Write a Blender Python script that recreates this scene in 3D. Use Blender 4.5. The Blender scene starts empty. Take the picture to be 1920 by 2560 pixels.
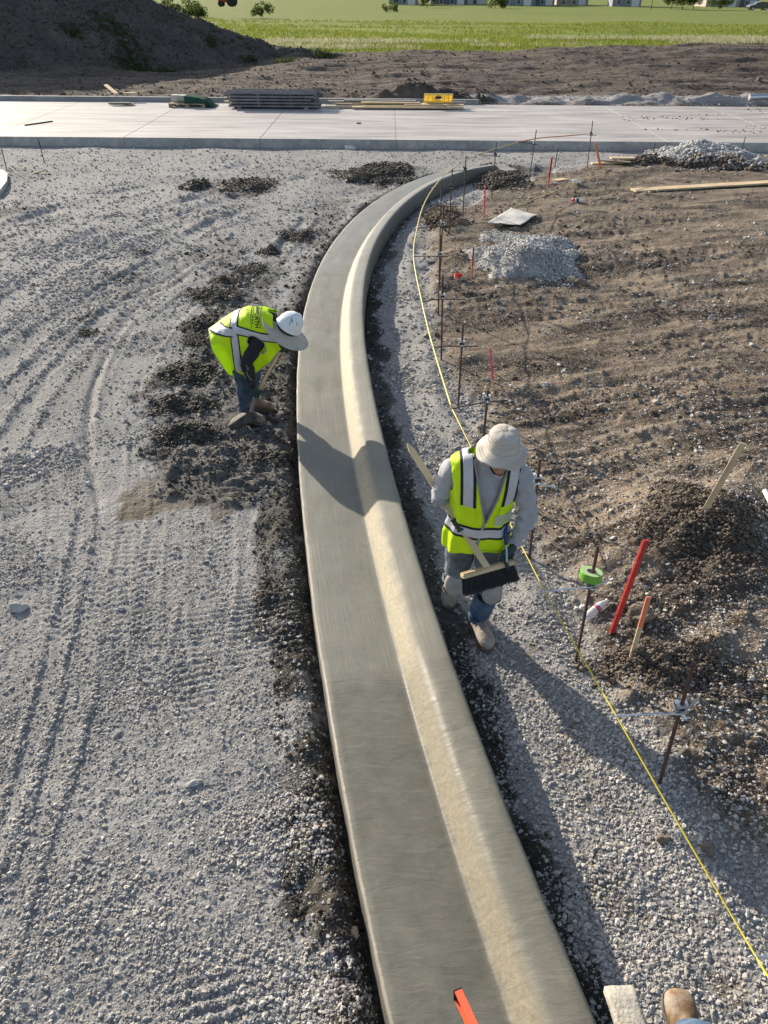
import bpy, bmesh, math, random
import numpy as np
from mathutils import Vector, Matrix, noise as mnoise

random.seed(7)
rng = np.random.default_rng(11)
S = bpy.context.scene
C = S.collection
R = math.radians
PI = math.pi

# ------------------------------------------------------------------ camera
CAM_H, PITCH, ROLL, FPX = 3.7, R(34.3), R(.48), 1923.0      # photograph pixels: 1920 x 2560
cam_d = bpy.data.cameras.new('camera'); cam = bpy.data.objects.new('camera', cam_d); C.objects.link(cam)
cam_d.sensor_fit = 'VERTICAL'; cam_d.sensor_height = 32; cam_d.lens = 32 * FPX / 2560
cam_d.clip_start = .05; cam_d.clip_end = 4000
cam.matrix_world = Matrix.Translation((0, 0, CAM_H)) @ Matrix.Rotation(PI / 2 - PITCH, 4, 'X') @ Matrix.Rotation(ROLL, 4, 'Z')
S.camera = cam

# ------------------------------------------------------------------ daylight
SUN_TO = Vector((-.64, .77, 0)).normalized()                # azimuth towards the sun
SUN_EL = R(20)
w = bpy.data.worlds.new('World'); S.world = w; w.use_nodes = True
nt = w.node_tree; nt.nodes.clear()
sky = nt.nodes.new('ShaderNodeTexSky'); sky.sky_type = 'NISHITA'; sky.sun_disc = False
sky.sun_elevation = SUN_EL; sky.sun_rotation = math.atan2(SUN_TO.x, SUN_TO.y)
sky.air_density = 1.0; sky.dust_density = 1.5; sky.ozone_density = 1.5
bg = nt.nodes.new('ShaderNodeBackground'); bg.inputs['Strength'].default_value = .10
wo = nt.nodes.new('ShaderNodeOutputWorld')
hs_ = nt.nodes.new('ShaderNodeHueSaturation'); hs_.inputs['Saturation'].default_value = .78; nt.links.new(sky.outputs[0], hs_.inputs['Color']); nt.links.new(hs_.outputs[0], bg.inputs['Color']); nt.links.new(bg.outputs[0], wo.inputs['Surface'])
sun_d = bpy.data.lights.new('sun', 'SUN'); sun = bpy.data.objects.new('sun', sun_d); C.objects.link(sun)
sun_d.energy = 4.4; sun_d.angle = R(.55); sun_d.color = (1, .885, .73)
sdir = Vector((SUN_TO.x * math.cos(SUN_EL), SUN_TO.y * math.cos(SUN_EL), math.sin(SUN_EL)))
sun.rotation_euler = sdir.to_track_quat('Z', 'Y').to_euler()
vs = S.view_settings
vs.view_transform = 'Standard'; vs.look = 'None'; vs.gamma = 1; vs.exposure = .95; vs.use_curve_mapping = False
S.cycles.max_bounces = 6; S.cycles.diffuse_bounces = 3; S.cycles.use_denoising = True

# ------------------------------------------------------------------ helpers
def gp(px, py, z=0.0):
    """the point at height z that the photograph's pixel looks at"""
    u, v = (px - 960) / FPX, (1280 - py) / FPX
    c, s = math.cos(ROLL), math.sin(ROLL)
    u, v = u * c - v * s, u * s + v * c
    d = Vector((u, math.cos(PITCH) + v * math.sin(PITCH), -math.sin(PITCH) + v * math.cos(PITCH)))
    return d * ((z - CAM_H) / d.z) + Vector((0, 0, CAM_H))

def ray_at_y(px, py, y):
    u, v = (px - 960) / FPX, (1280 - py) / FPX
    c, s = math.cos(ROLL), math.sin(ROLL)
    u, v = u * c - v * s, u * s + v * c
    d = Vector((u, math.cos(PITCH) + v * math.sin(PITCH), -math.sin(PITCH) + v * math.cos(PITCH)))
    return d * (y / d.y) + Vector((0, 0, CAM_H))

def tag(o, label=None, cat=None, group=None, kind=None):
    if label: o['label'] = label
    if cat: o['category'] = cat
    if group: o['group'] = group
    if kind: o['kind'] = kind
    return o

def empty(name, loc=(0, 0, 0), rot=(0, 0, 0)):
    o = bpy.data.objects.new(name, None); C.objects.link(o); o.location = loc; o.rotation_euler = rot
    o.empty_display_size = .1
    return o

def link(name, me, parent=None, mat=None, smooth=False):
    o = bpy.data.objects.new(name, me); C.objects.link(o)
    if parent: o.parent = parent
    if mat: me.materials.append(mat)
    if smooth: me.polygons.foreach_set('use_smooth', [True] * len(me.polygons))
    return o

def copy_tree(o, parent=None):
    c = o.copy(); C.objects.link(c)
    if parent: c.parent = parent
    for ch in o.children: copy_tree(ch, c)
    return c

def bm_obj(name, bm, mat=None, parent=None, smooth=False, bevel=0):
    if bevel:
        bmesh.ops.bevel(bm, geom=[e for e in bm.edges if e.is_manifold and e.calc_face_angle(0) > .6], offset=bevel, segments=2, affect='EDGES', clamp_overlap=True)
    bmesh.ops.recalc_face_normals(bm, faces=bm.faces)
    me = bpy.data.meshes.new(name); bm.to_mesh(me); bm.free()
    return link(name, me, parent, mat, smooth)

def add_box(bm, c, size, rot=None):
    m = Matrix.Translation(c) @ ((rot.to_matrix().to_4x4() if hasattr(rot, 'to_matrix') else rot) if rot is not None else Matrix()) @ Matrix.Diagonal((size[0], size[1], size[2], 1))
    return bmesh.ops.create_cube(bm, size=1, matrix=m)['verts']

def add_tube(bm, pts, r, n=8, cap=True):
    """a tube along points; r a number or a list"""
    pts = [Vector(p) for p in pts]
    rs = r if hasattr(r, '__len__') else [r] * len(pts)
    rings = []; up = None
    for i, p in enumerate(pts):
        t = (pts[min(i + 1, len(pts) - 1)] - pts[max(i - 1, 0)]).normalized()
        if up is None: up = Vector((0, 0, 1)) if abs(t.z) < .9 else Vector((1, 0, 0))
        a = t.cross(up).normalized(); b = a.cross(t).normalized(); up = b
        rings.append([bm.verts.new(p + (a * math.cos(2 * PI * k / n) + b * math.sin(2 * PI * k / n)) * rs[i]) for k in range(n)])
    for q, s in zip(rings[:-1], rings[1:]):
        for k in range(n): bm.faces.new((q[k], q[(k + 1) % n], s[(k + 1) % n], s[k]))
    if cap:
        bm.faces.new(rings[0][::-1]); bm.faces.new(rings[-1])
    return rings

def add_lathe(bm, prof, n=20, m=Matrix()):
    rings = [[bm.verts.new(m @ Vector((r * math.cos(2 * PI * k / n), r * math.sin(2 * PI * k / n), z))) for k in range(n)] for r, z in prof]
    for q, s in zip(rings[:-1], rings[1:]):
        for k in range(n): bm.faces.new((q[k], q[(k + 1) % n], s[(k + 1) % n], s[k]))
    bm.faces.new(rings[0][::-1]); bm.faces.new(rings[-1])

def basis(x, y, z, loc=(0, 0, 0)):
    m = Matrix((x, y, z)).transposed().to_4x4(); m.translation = loc; return m

# numpy value noise
def _h(i, j, seed):
    n = (i.astype(np.int64) * 374761393 + j.astype(np.int64) * 668265263 + seed * 974634777) & 0xffffffff
    n = ((n ^ (n >> 13)) * 1274126177) & 0xffffffff
    return ((n ^ (n >> 16)) & 0xffff) / 65535.0
def vn(x, y, s=1.0, seed=0):
    x = x / s + 1000.5; y = y / s + 1000.5
    i, j = np.floor(x), np.floor(y); fx, fy = x - i, y - j
    fx = fx * fx * (3 - 2 * fx); fy = fy * fy * (3 - 2 * fy)
    a = _h(i, j, seed); b = _h(i + 1, j, seed); c = _h(i, j + 1, seed); d = _h(i + 1, j + 1, seed)
    return (a + (b - a) * fx) * (1 - fy) + (c + (d - c) * fx) * fy
def fbm(x, y, s, seed=0, o=3, g=.5):
    r = 0; amp = 1; tot = 0
    for k in range(o):
        r = r + amp * vn(x, y, s * .5 ** k, seed + 17 * k); tot += amp; amp *= g
    return r / tot
def sst(e0, e1, x):
    t = np.clip((x - e0) / (e1 - e0), 0, 1); return t * t * (3 - 2 * t)

# ------------------------------------------------------------------ materials
def mat(name, col, rough=.8, spec=.5, metal=0, var=.0, vscale=8, bump=0, bscale=40, coat=0, trans=0, alpha=1, dirt=None, dscale=6, dcut=.55, sheen=0):
    m = bpy.data.materials.new(name); m.use_nodes = True; t = m.node_tree; b = t.nodes['Principled BSDF']
    b.inputs['Roughness'].default_value = rough; b.inputs['Specular IOR Level'].default_value = spec
    b.inputs['Metallic'].default_value = metal
    b.inputs['Coat Weight'].default_value = coat; b.inputs['Transmission Weight'].default_value = trans
    b.inputs['Alpha'].default_value = alpha; b.inputs['Sheen Weight'].default_value = sheen
    col = tuple(col) + (1,)
    b.inputs['Base Color'].default_value = col
    src = None
    tc = t.nodes.new('ShaderNodeTexCoord')
    if var or dirt:
        n = t.nodes.new('ShaderNodeTexNoise'); n.inputs['Scale'].default_value = vscale; n.inputs['Detail'].default_value = 6
        t.links.new(tc.outputs['Object'], n.inputs['Vector'])
        mr = t.nodes.new('ShaderNodeMapRange'); mr.inputs[1].default_value = .3; mr.inputs[2].default_value = .7
        mr.inputs[3].default_value = 1 - var; mr.inputs[4].default_value = 1 + var
        t.links.new(n.outputs[0], mr.inputs[0])
        mx = t.nodes.new('ShaderNodeVectorMath'); mx.operation = 'SCALE'; mx.inputs[0].default_value = col[:3]
        t.links.new(mr.outputs[0], mx.inputs['Scale']); src = mx.outputs[0]
    if dirt:
        n2 = t.nodes.new('ShaderNodeTexNoise'); n2.inputs['Scale'].default_value = dscale; n2.inputs['Detail'].default_value = 8; n2.inputs['Roughness'].default_value = .65
        t.links.new(tc.outputs['Object'], n2.inputs['Vector'])
        r2 = t.nodes.new('ShaderNodeMapRange'); r2.inputs[1].default_value = dcut - .08; r2.inputs[2].default_value = dcut + .12; t.links.new(n2.outputs[0], r2.inputs[0])
        m2 = t.nodes.new('ShaderNodeMix'); m2.data_type = 'RGBA'; m2.inputs['B'].default_value = tuple(dirt) + (1,)
        t.links.new(r2.outputs[0], m2.inputs['Factor']); t.links.new(src, m2.inputs['A']); src = m2.outputs['Result']
    if src: t.links.new(src, b.inputs['Base Color'])
    if bump:
        n = t.nodes.new('ShaderNodeTexNoise'); n.inputs['Scale'].default_value = bscale; n.inputs['Detail'].default_value = 4
        t.links.new(tc.outputs['Object'], n.inputs['Vector'])
        bp = t.nodes.new('ShaderNodeBump'); bp.inputs['Strength'].default_value = bump; bp.inputs['Distance'].default_value = .01
        t.links.new(n.outputs[0], bp.inputs['Height']); t.links.new(bp.outputs[0], b.inputs['Normal'])
    return m

class NB:
    """small node-building helper"""
    def __init__(s, name):
        s.m = bpy.data.materials.new(name); s.m.use_nodes = True; s.t = s.m.node_tree; s.b = s.t.nodes['Principled BSDF']
    def n(s, typ, ins=None, **kw):
        nd = s.t.nodes.new(typ)
        for k, v in kw.items(): setattr(nd, k, v)
        for k, v in (ins or {}).items(): s.set(nd, k, v)
        return nd
    def set(s, nd, k, v):
        i = nd.inputs[k]
        if isinstance(v, bpy.types.NodeSocket): s.t.links.new(v, i)
        elif isinstance(v, bpy.types.Node): s.t.links.new(v.outputs[0], i)
        else: i.default_value = v
    def mix(s, f, a, b):
        nd = s.t.nodes.new('ShaderNodeMix'); nd.data_type = 'RGBA'
        for k, v in (('Factor', f), ('A', a), ('B', b)):
            if isinstance(v, (tuple, list)) and len(v) == 3: v = tuple(v) + (1,)
            s.set(nd, k, v)
        return nd.outputs['Result']
    def mul(s, a, b):
        return s.n('ShaderNodeVectorMath', {0: a, 'Scale': b}, operation='SCALE').outputs[0]
    def math(s, op, a, b=0.0, clamp=False):
        return s.n('ShaderNodeMath', {0: a, 1: b}, operation=op, use_clamp=clamp).outputs[0]
    def ramp(s, v, a, b, c=0., d=1.):
        return s.n('ShaderNodeMapRange', {0: v, 1: a, 2: b, 3: c, 4: d}).outputs[0]
    def noise(s, vec, scale, det=5, rough=.55, dist=0):
        return s.n('ShaderNodeTexNoise', {'Vector': vec, 'Scale': scale, 'Detail': det, 'Roughness': rough, 'Distortion': dist}).outputs[0]

# ------------------------------------------------------------------ the curb's path (its left edge, arc length s from the near end)
_CX = [4.491702436506007e-07, -2.433622760907853e-05, 0.0005126820087431065, -0.0046528144154921, 0.02927255256839136, -0.25413000745305425, 0.04982194071601471]
_CY = [-7.905335167552181e-07, 4.1263170199678123e-05, -0.0008144785783659278, 0.007289693847521293, -0.02713849281397296, 1.016086931561767, 1.4288139044339312]
S_END = 20.6
def path_xy(s):
    s = np.asarray(s, float); sc = np.maximum(s, 0)
    x = np.polyval(_CX, sc) + np.minimum(s, 0) * _CX[-2]; y = np.polyval(_CY, sc) + np.minimum(s, 0) * _CY[-2]
    return x, y
def path_frame(s):
    e = .05
    x, y = path_xy(s); x1, y1 = path_xy(s - e); x2, y2 = path_xy(s + e)
    tx, ty = x2 - x1, y2 - y1; n = np.hypot(tx, ty)
    return x, y, ty / n, -tx / n                              # normal to the right
_ss = np.linspace(-4.5, S_END + .2, 900); _px, _py, _nx, _ny = path_frame(_ss)
def path_off(x, y):
    """signed offset (right positive) from the curb's left edge, arc length, past-the-end distance"""
    x = np.asarray(x, float); y = np.asarray(y, float); sh = x.shape
    x = x.ravel(); y = y.ravel(); off = np.empty(len(x)); sl = np.empty(len(x))
    for a in range(0, len(x), 60000):
        X = x[a:a + 60000, None].astype(np.float32); Y = y[a:a + 60000, None].astype(np.float32)
        # two stage search
        d = (X - _px[None, ::15].astype(np.float32)) ** 2 + (Y - _py[None, ::15].astype(np.float32)) ** 2
        i = np.argmin(d, 1) * 15
        s0 = _ss[i]
        for _ in range(4):
            qx, qy, nx, ny = path_frame(s0)
            dx, dy = x[a:a + 60000] - qx, y[a:a + 60000] - qy
            s0 = np.clip(s0 + (-dx * ny + dy * nx) * .9, -4.5, S_END + .15)
        qx, qy, nx, ny = path_frame(s0)
        dx, dy = x[a:a + 60000] - qx, y[a:a + 60000] - qy
        o = dx * nx + dy * ny; r = np.hypot(dx, dy)
        r0 = np.hypot(x[a:a + 60000] - _px[i], y[a:a + 60000] - _py[i]); bad = (r > r0 + .02) | (r0 > 1.4)
        r = np.where(bad, r0, r); s0 = np.where(bad, _ss[i], s0); o = np.where(bad, (x[a:a + 60000] - _px[i]) * _nx[i] + (y[a:a + 60000] - _py[i]) * _ny[i], o)
        off[a:a + 60000] = np.where(o >= 0, 1, -1) * r; sl[a:a + 60000] = s0
    return off.reshape(sh), sl.reshape(sh)
CURB_W = .80

# polylines of tracks in the ground, given where the photograph shows them
def pline(pts, z=0): return np.array([gp(a, b, z)[:2] for a, b in pts])
def dist_pl(x, y, P):
    """distance, signed offset, arc length to polyline P"""
    best = np.full(x.shape, 1e9); so = np.zeros(x.shape); al = np.zeros(x.shape); acc = 0
    for a, b in zip(P[:-1], P[1:]):
        L = np.hypot(*(b - a)); tx, ty = (b - a) / L
        t = (x - a[0]) * tx + (y - a[1]) * ty; tc = np.clip(t, 0, L)
        dx, dy = x - a[0] - tc * tx, y - a[1] - tc * ty; d = np.hypot(dx, dy)
        m = d < best
        best = np.where(m, d, best); so = np.where(m, dx * ty - dy * tx, so); al = np.where(m, acc + tc, al); acc += L
    return best, so, al
def smooth_pl(P, n=40):
    d = np.r_[0, np.cumsum(np.hypot(*np.diff(P, axis=0).T))]; k = min(3, len(P) - 1)
    cx, cy = np.polyfit(d, P[:, 0], k), np.polyfit(d, P[:, 1], k); s = np.linspace(0, d[-1], n)
    return np.stack([np.polyval(cx, s), np.polyval(cy, s)], 1)

# right-hand boundary between gravel strip and brown soil
_BND = pline([(2100, 2500), (1900, 2200), (1720, 1960), (1560, 1760), (1480, 1600), (1440, 1480), (1330, 1330), (1250, 1200), (1180, 1050), (1140, 930), (1105, 800), (1072, 700), (1056, 640), (1075, 590), (1130, 530), (1230, 495), (1330, 455), (1440, 428), (1500, 415), (1640, 392), (1920, 392), (2500, 400)])
_by = np.r_[-8, -2, _BND[:, 1]]; _bx = np.r_[3, 3, _BND[:, 0]]

DARK = [  # photograph ellipses of dark damp soil on the left: cx, cy, rx, ry, strength
 (620, 470, 75, 24, .9), (493, 468, 30, 12, .9), (960, 445, 120, 28, .9), (560, 470, 60, 16, .5), (745, 590, 60, 18, .8), (670, 632, 40, 12, .8), (610, 700, 70, 26, .85), (545, 740, 80, 26, .8),
 (505, 830, 55, 45, .75), (480, 940, 110, 40, .8), (470, 1010, 100, 42, .85), (470, 1085, 130, 50, .9), (600, 1140, 160, 100, .95), (670, 1000, 90, 140, .9), (700, 1290, 50, 190, .8), (690, 880, 45, 90, .7), (530, 890, 70, 70, .55), (560, 1060, 90, 90, .65), (580, 760, 60, 60, .5), (660, 700, 60, 60, .4), (500, 1030, 170, 90, .5), (560, 640, 90, 40, .35),
 (735, 1550, 45, 130, .6), (800, 1900, 60, 90, .55), (770, 2200, 90, 170, .75), (880, 2460, 70, 120, .6), (350, 640, 25, 8, .5), (220, 800, 30, 14, .5), (20, 535, 60, 20, .5), (705, 2050, 60, 40, .4),
 (790, 700, 60, 110, .45), (720, 850, 40, 110, .5), (40, 440, 80, 30, .3), (820, 560, 60, 60, .4), (330, 700, 50, 14, .35), (230, 830, 40, 18, .4)]
BROWN = [(430, 1235, 95, 50, 1), (560, 1220, 75, 22, 1), (555, 1270, 30, 38, .9), (360, 1270, 50, 30, .9), (700, 960, 30, 120, .5), (1540, 1440, 60, 40, .3), (1520, 2250, 60, 130, .75), (1700, 2310, 120, 40, .6), (1450, 1900, 50, 130, .5), (1350, 1680, 40, 80, .45), (1600, 2000, 40, 120, .5), (1800, 2480, 90, 60, .6)]
COARSE = [(40, 1175, 100, 45, 1), (160, 1140, 90, 35, .9), (300, 1105, 70, 25, .9), (60, 1430, 90, 50, .4), (90, 2050, 60, 90, .5), (450, 1700, 500, 160, .15), (150, 2300, 260, 160, .3), (700, 2450, 330, 130, .45),
 (420, 540, 140, 14, .6), (250, 620, 200, 30, .7), (120, 700, 200, 40, .6), (60, 790, 150, 50, .5), (700, 2100, 200, 120, .45)]
PACKED = [(250, 1000, 180, 130, .8), (250, 1350, 280, 150, .9), (500, 1450, 130, 200, .6), (400, 760, 120, 90, .6), (200, 1600, 150, 200, .7), (500, 1550, 60, 100, .7), (480, 1180, 120, 60, .5)]
WHEEL = [(smooth_pl(pline(p)), w_) for p, w_ in (
    ([(-60, 980), (200, 760), (420, 620), (640, 520)], .16), ([(-60, 840), (250, 625), (480, 535), (720, 462)], .2), ([(-60, 730), (300, 565), (580, 480)], .2), ([(-60, 600), (250, 500), (560, 430)], .25),
    ([(20, 2100), (110, 1750), (170, 1500), (210, 1300)], .055), ([(-40, 2500), (90, 2080), (200, 1720)], .07), ([(430, 1080), (520, 930), (640, 720), (760, 560)], .12), ([(0, 1120), (110, 980), (260, 800)], .12))]
def ell_mask(x, y, L):
    r = np.zeros(x.shape)
    nzz = (fbm(x, y, .5, 91, 4) - .5)
    for cx, cy, rx, ry, st in L:
        c = gp(cx, cy); ex = abs(gp(cx + rx, cy).x - c.x); ey = abs(gp(cx, cy - ry).y - gp(cx, cy + ry).y) / 2
        q = np.hypot((x - c.x) / ex, (y - c.y) / ey) + nzz * 1.5
        r = np.maximum(r, st * (1 - sst(.6, 1.25, q)))
    return r

_rut = smooth_pl(pline([(480, 662), (405, 714), (324, 801), (255, 888), (226, 998), (222, 1041), (227, 1137), (236, 1234)]))
_lug = smooth_pl(pline([(560, 640), (400, 720), (290, 800), (231, 863), (193, 920), (159, 993), (130, 1070)]))
TREADS = [smooth_pl(pline(p)) for p in (
    [(60, 1150), (70, 1300), (50, 1450), (20, 1620)], [(160, 1160), (170, 1300), (160, 1450), (150, 1600)],
    [(260, 1130), (275, 1300), (260, 1500), (230, 1700), (150, 2050)], [(350, 1000), (370, 1150), (350, 1350), (320, 1600)],
    [(420, 1180), (430, 1300), (400, 1500), (440, 1750)], [(520, 1180), (530, 1400), (500, 1600)], [(0, 900), (140, 800), (300, 720), (520, 600), (700, 540)],
    [(0, 1000), (90, 930), (200, 850)], [(330, 950), (370, 860), (440, 780), (560, 660)])]
_HEAPS = [  # cx, cy, radius m, height m : soft swells of the brown soil on the right
 (1730, 1330, .75, .26), (1560, 1420, .5, .10), (1900, 1220, .6, .12), (1640, 1730, .45, .05), (1860, 1540, .6, .12), (1400, 1230, .35, .06), (1150, 900, .25, .03), (1700, 1000, 1.0, .06), (1500, 800, 1.5, .05), (1800, 620, 2, .08), (1270, 690, .9, .12),
 (1440, 540, 1.2, .08), (1480, 650, .5, .08), (1100, 720, .35, .08), (1130, 590, .5, .10), (1160, 650, .45, .08)]

def ground_fields(x, y):
    """height and material masks of the site ground"""
    off, sl = path_off(x, y)
    roff = off - CURB_W
    bx = np.interp(y, _by, _bx)
    nb = (fbm(x, y, .7, 5, 4) - .5)
    soil = sst(-.18, .18, (x - bx) + nb * .9)
    soil = np.where(y > gp(1500, 412).y + 1.2 + nb * 2.2, 0, soil) * (off > 0)
    near_end = sl > S_END
    left = (off < 0) | (sl >= S_END + .1)
    mud = ell_mask(x, y, DARK) * left
    edge_l = (1 - sst(.02, .34 + .25 * fbm(x, y, .8, 31), -off)) * (off < 0) * (.35 + .65 * sst(.35, .6, fbm(x, y, .6, 33)))
    mud = np.maximum(mud, edge_l)
    edge_r = (1 - sst(.10, .30, roff + (fbm(x, y, .35, 41) - .5) * .34)) * (off > 0)
    mud = np.maximum(mud, edge_r)
    brown = ell_mask(x, y, BROWN)
    coarse = ell_mask(x, y, COARSE)
    packed = ell_mask(x, y, PACKED) * (1 - coarse)
    wheel = np.zeros(x.shape); berm = np.zeros(x.shape)
    for k, (T, wd) in enumerate(WHEEL):
        d, so, al = dist_pl(x, y, T); so = so + (fbm(x, y, .8, 140 + k, 2) - .5) * wd * .8; on = (d < wd * 4) * sst(.25, .5, fbm(x, y, 1.1, 150 + k, 2))
        wheel = np.maximum(wheel, np.exp(-(so / wd) ** 4) * on); berm = np.maximum(berm, np.exp(-((np.abs(so) - wd * 1.45) / (wd * .38)) ** 2) * on)
    wheel = wheel * (off < 0); berm = berm * (off < 0)
    packed = np.maximum(packed, wheel * .8) * (1 - berm); coarse = np.maximum(coarse, berm * .8)
    # ------- height
    h = (fbm(x, y, 2.5, 1, 3) - .5) * .05 + (fbm(x, y, .45, 2, 3) - .5) * .022
    fine = (fbm(x, y, .09, 3, 3, .6) - .5)
    h = h + fine * (.012 * (1 - packed) + .004 + .02 * mud)
    L = (off < 0) * 1.0
    # windrows running up the left side
    wv = x * .62 + y * .42 + (fbm(x, y, 2, 8) - .5) * 1.2
    h = h + L * sst(8, 10, y) * .045 * (np.sin(wv * 3.1) * .5 + .5) ** 2 * (1 - packed)
    h = h + coarse * .022 * fbm(x, y, .25, 77, 2) - wheel * .010 * sst(2.5, 7, y) + berm * (.007 + .008 * sst(3, 8, y)) * fbm(x, y, .3, 78, 3)
    # the rut beside the crawler print
    d, so, al = dist_pl(x, y, _rut)
    w_ = .9 + .5 * (fbm(x, y, .3, 60) - .5)
    h = h - .030 * np.exp(-((so - .0) / (.045 * w_)) ** 2) * (d < .3) + .014 * np.exp(-((so + .085) / (.05 * w_)) ** 2) * (d < .4) * sst(.3, .6, fbm(x, y, .35, 58, 3))
    # crawler print: lugs square to its path
    d, so, al = dist_pl(x, y, _lug)
    inm = sst(.27, .23, np.abs(so)) * (d < .5) * (al > .05)
    lug = sst(.35, .62, np.abs(((al / .075) % 1) - .5) * 2)
    h = h * (1 - .6 * inm) + inm * (.017 * lug - .010) * sst(.25, .65, fbm(x, y, .45, 12, 3))
    # rubber tyre prints
    for k, T in enumerate(TREADS):
        d, so, al = dist_pl(x, y, T)
        wd = .17 if k < 6 else .2
        inm = sst(wd + .02, wd - .02, np.abs(so)) * (d < wd + .1) * sst(.36, .62, fbm(x, y, .5, 70 + k, 3))
        zig = np.abs(((al + .02 * vn(x, y, .15, 14)) / .07 + np.abs(so) / .11 + .5 * np.floor(so / .075)) % 1 - .5) * 2
        cell = np.abs(((so + .3) / .075) % 1 - .5) * 2
        tr = sst(.25, .5, zig) * sst(.97, .8, cell)
        h = h * (1 - .5 * inm) + inm * (.009 * tr * (.4 + .9 * vn(x, y, .06, 15)) - .008)
        h = h + .012 * np.exp(-((np.abs(so) - wd - .03) / .025) ** 2) * (d < wd + .12) * vn(x, y, .5, 90 + k)
    # corduroy print along the curb (paver tracks)
    inm = sst(.06, .16, -off) * sst(1.0, .8, -off) * sst(.42, .62, fbm(x, y, .9, 55, 2)) * (sl > -.5) * (sl < 9.5)
    lug = sst(.3, .7, np.abs(((sl + .05 * -off) / .06 + .25 * vn(x, y, .2, 13)) % 1 - .5) * 2)
    h = h + inm * (.013 * lug - .009)
    lugb = ell_mask(x, y, [(640, 1190, 70, 45, 1)])
    h = h + lugb * (.022 * sst(.3, .6, np.abs((y / .085) % 1 - .5) * 2) - .014)
    # mud lumps
    lump = np.maximum(fbm(x, y, .16, 21, 3, .6) - .45, 0)
    h = h + mud * lump * .17 * L + brown * (fbm(x, y, .06, 23, 2) - .5) * .012
    # trench beside the curb's left side
    h = h - .10 * (1 - sst(.02, .085 + .05 * fbm(x, y, .2, 49), -off)) * L
    h = h + .035 * np.exp(-((-off - .17) / .09) ** 2) * L * (.3 + fbm(x, y, .4, 34))
    # right side
    Rr = (off >= 0) * 1.0
    h = h + Rr * (-.04 + .05 * sst(.0, .25, roff)) + Rr * mud * (fbm(x, y, .09, 24, 3) - .5) * .07
    h = h + Rr * (1 - soil) * (fbm(x, y, .6, 43, 3) - .5) * .07 * sst(.2, .5, roff)
    # foot-worn shallow channel and ridge of stones beside the string line
    rid = np.exp(-(((x - bx) + .30 + (fbm(x, y, 1., 44) - .5) * .3) / .16) ** 2)
    h = h + Rr * rid * .05 * sst(.2, .5, roff)
    # brown soil: bulldozed ridges, lumps
    a = x * .30 - y * .95; b_ = x * .95 + y * .3
    rg = fbm(b_ * .25, a, .5, 61, 5, .6) - .5
    rsm = .25 + 1.1 * sst(.38, .62, fbm(b_ * .4, a, 1.1, 67, 3))
    h = h + soil * (.08 + rg * .10 + (fbm(b_ * .13, a, .15, 62, 4, .6) - .5) * .050 * rsm + (fbm(x, y, .10, 63, 4, .65) - .5) * .016 * rsm + np.maximum(fbm(x, y, .10, 64, 3) - .60, 0) * .10 * rsm)
    for cx, cy, r_, hh in _HEAPS:
        c = gp(cx, cy, .05)
        q = np.hypot(x - c.x, y - c.y) / r_
        h = h + np.maximum(soil, .3 * Rr) * hh * np.exp(-q * q * 1.6) * (.8 + .5 * fbm(x, y, .2, 66, 3))
    under = (off > -.01) & (off < CURB_W + .01) & (sl < S_END + .1) & (sl > -4.4)
    h = np.where(under, -.09, h)
    h = np.where(y > 22.6, h * sst(23.4, 22.6, y), h)
    h = np.clip(h, -.14, .6)
    return h, soil, np.clip(mud, 0, 1), np.clip(brown, 0, 1), coarse, packed, off, sl

def grid_mesh(name, X, Y, Z, attrs=None):
    nr, nc = X.shape
    co = np.stack([X, Y, Z], -1).reshape(-1, 3).astype(np.float32)
    i = np.arange(nr * nc).reshape(nr, nc)
    q = np.stack([i[:-1, :-1], i[:-1, 1:], i[1:, 1:], i[1:, :-1]], -1).reshape(-1, 4).astype(np.int32)
    me = bpy.data.meshes.new(name)
    me.vertices.add(len(co)); me.vertices.foreach_set('co', co.ravel())
    me.loops.add(q.size); me.loops.foreach_set('vertex_index', q.ravel())
    me.polygons.add(len(q)); me.polygons.foreach_set('loop_start', np.arange(0, q.size, 4, dtype=np.int32))
    me.polygons.foreach_set('use_smooth', np.ones(len(q), bool))
    me.update(calc_edges=True)
    for k, (a, b, c) in (attrs or {}).items():
        at = me.attributes.new(k, 'FLOAT_COLOR', 'POINT')
        at.data.foreach_set('color', np.stack([a.ravel(), b.ravel(), c.ravel(), np.ones(a.size)], 1).astype(np.float32).ravel())
    return me

# rows spaced by what a picture row covers, columns by width of view, with a coarse skirt
def site_grid(nrow=720, ncol=560):
    th = np.linspace(R(82), R(8.6), nrow)
    ys = (CAM_H) / np.tan(th)
    ys = np.r_[-9, -6, -4, -2.5, -1.2, -.4, ys[ys > .15], 24.6]
    u = np.linspace(-1.12, 1.12, ncol)
    k = np.array([1.25, 1.5, 2, 3, 5, 9, 18]) ; u = np.r_[-k[::-1], u, k]
    hw = .5 * (2.085 + .826 * np.maximum(ys, .2)) + .15
    X = u[None, :] * hw[:, None]; Y = np.repeat(ys[:, None], len(u), 1)
    return X, Y

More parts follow.
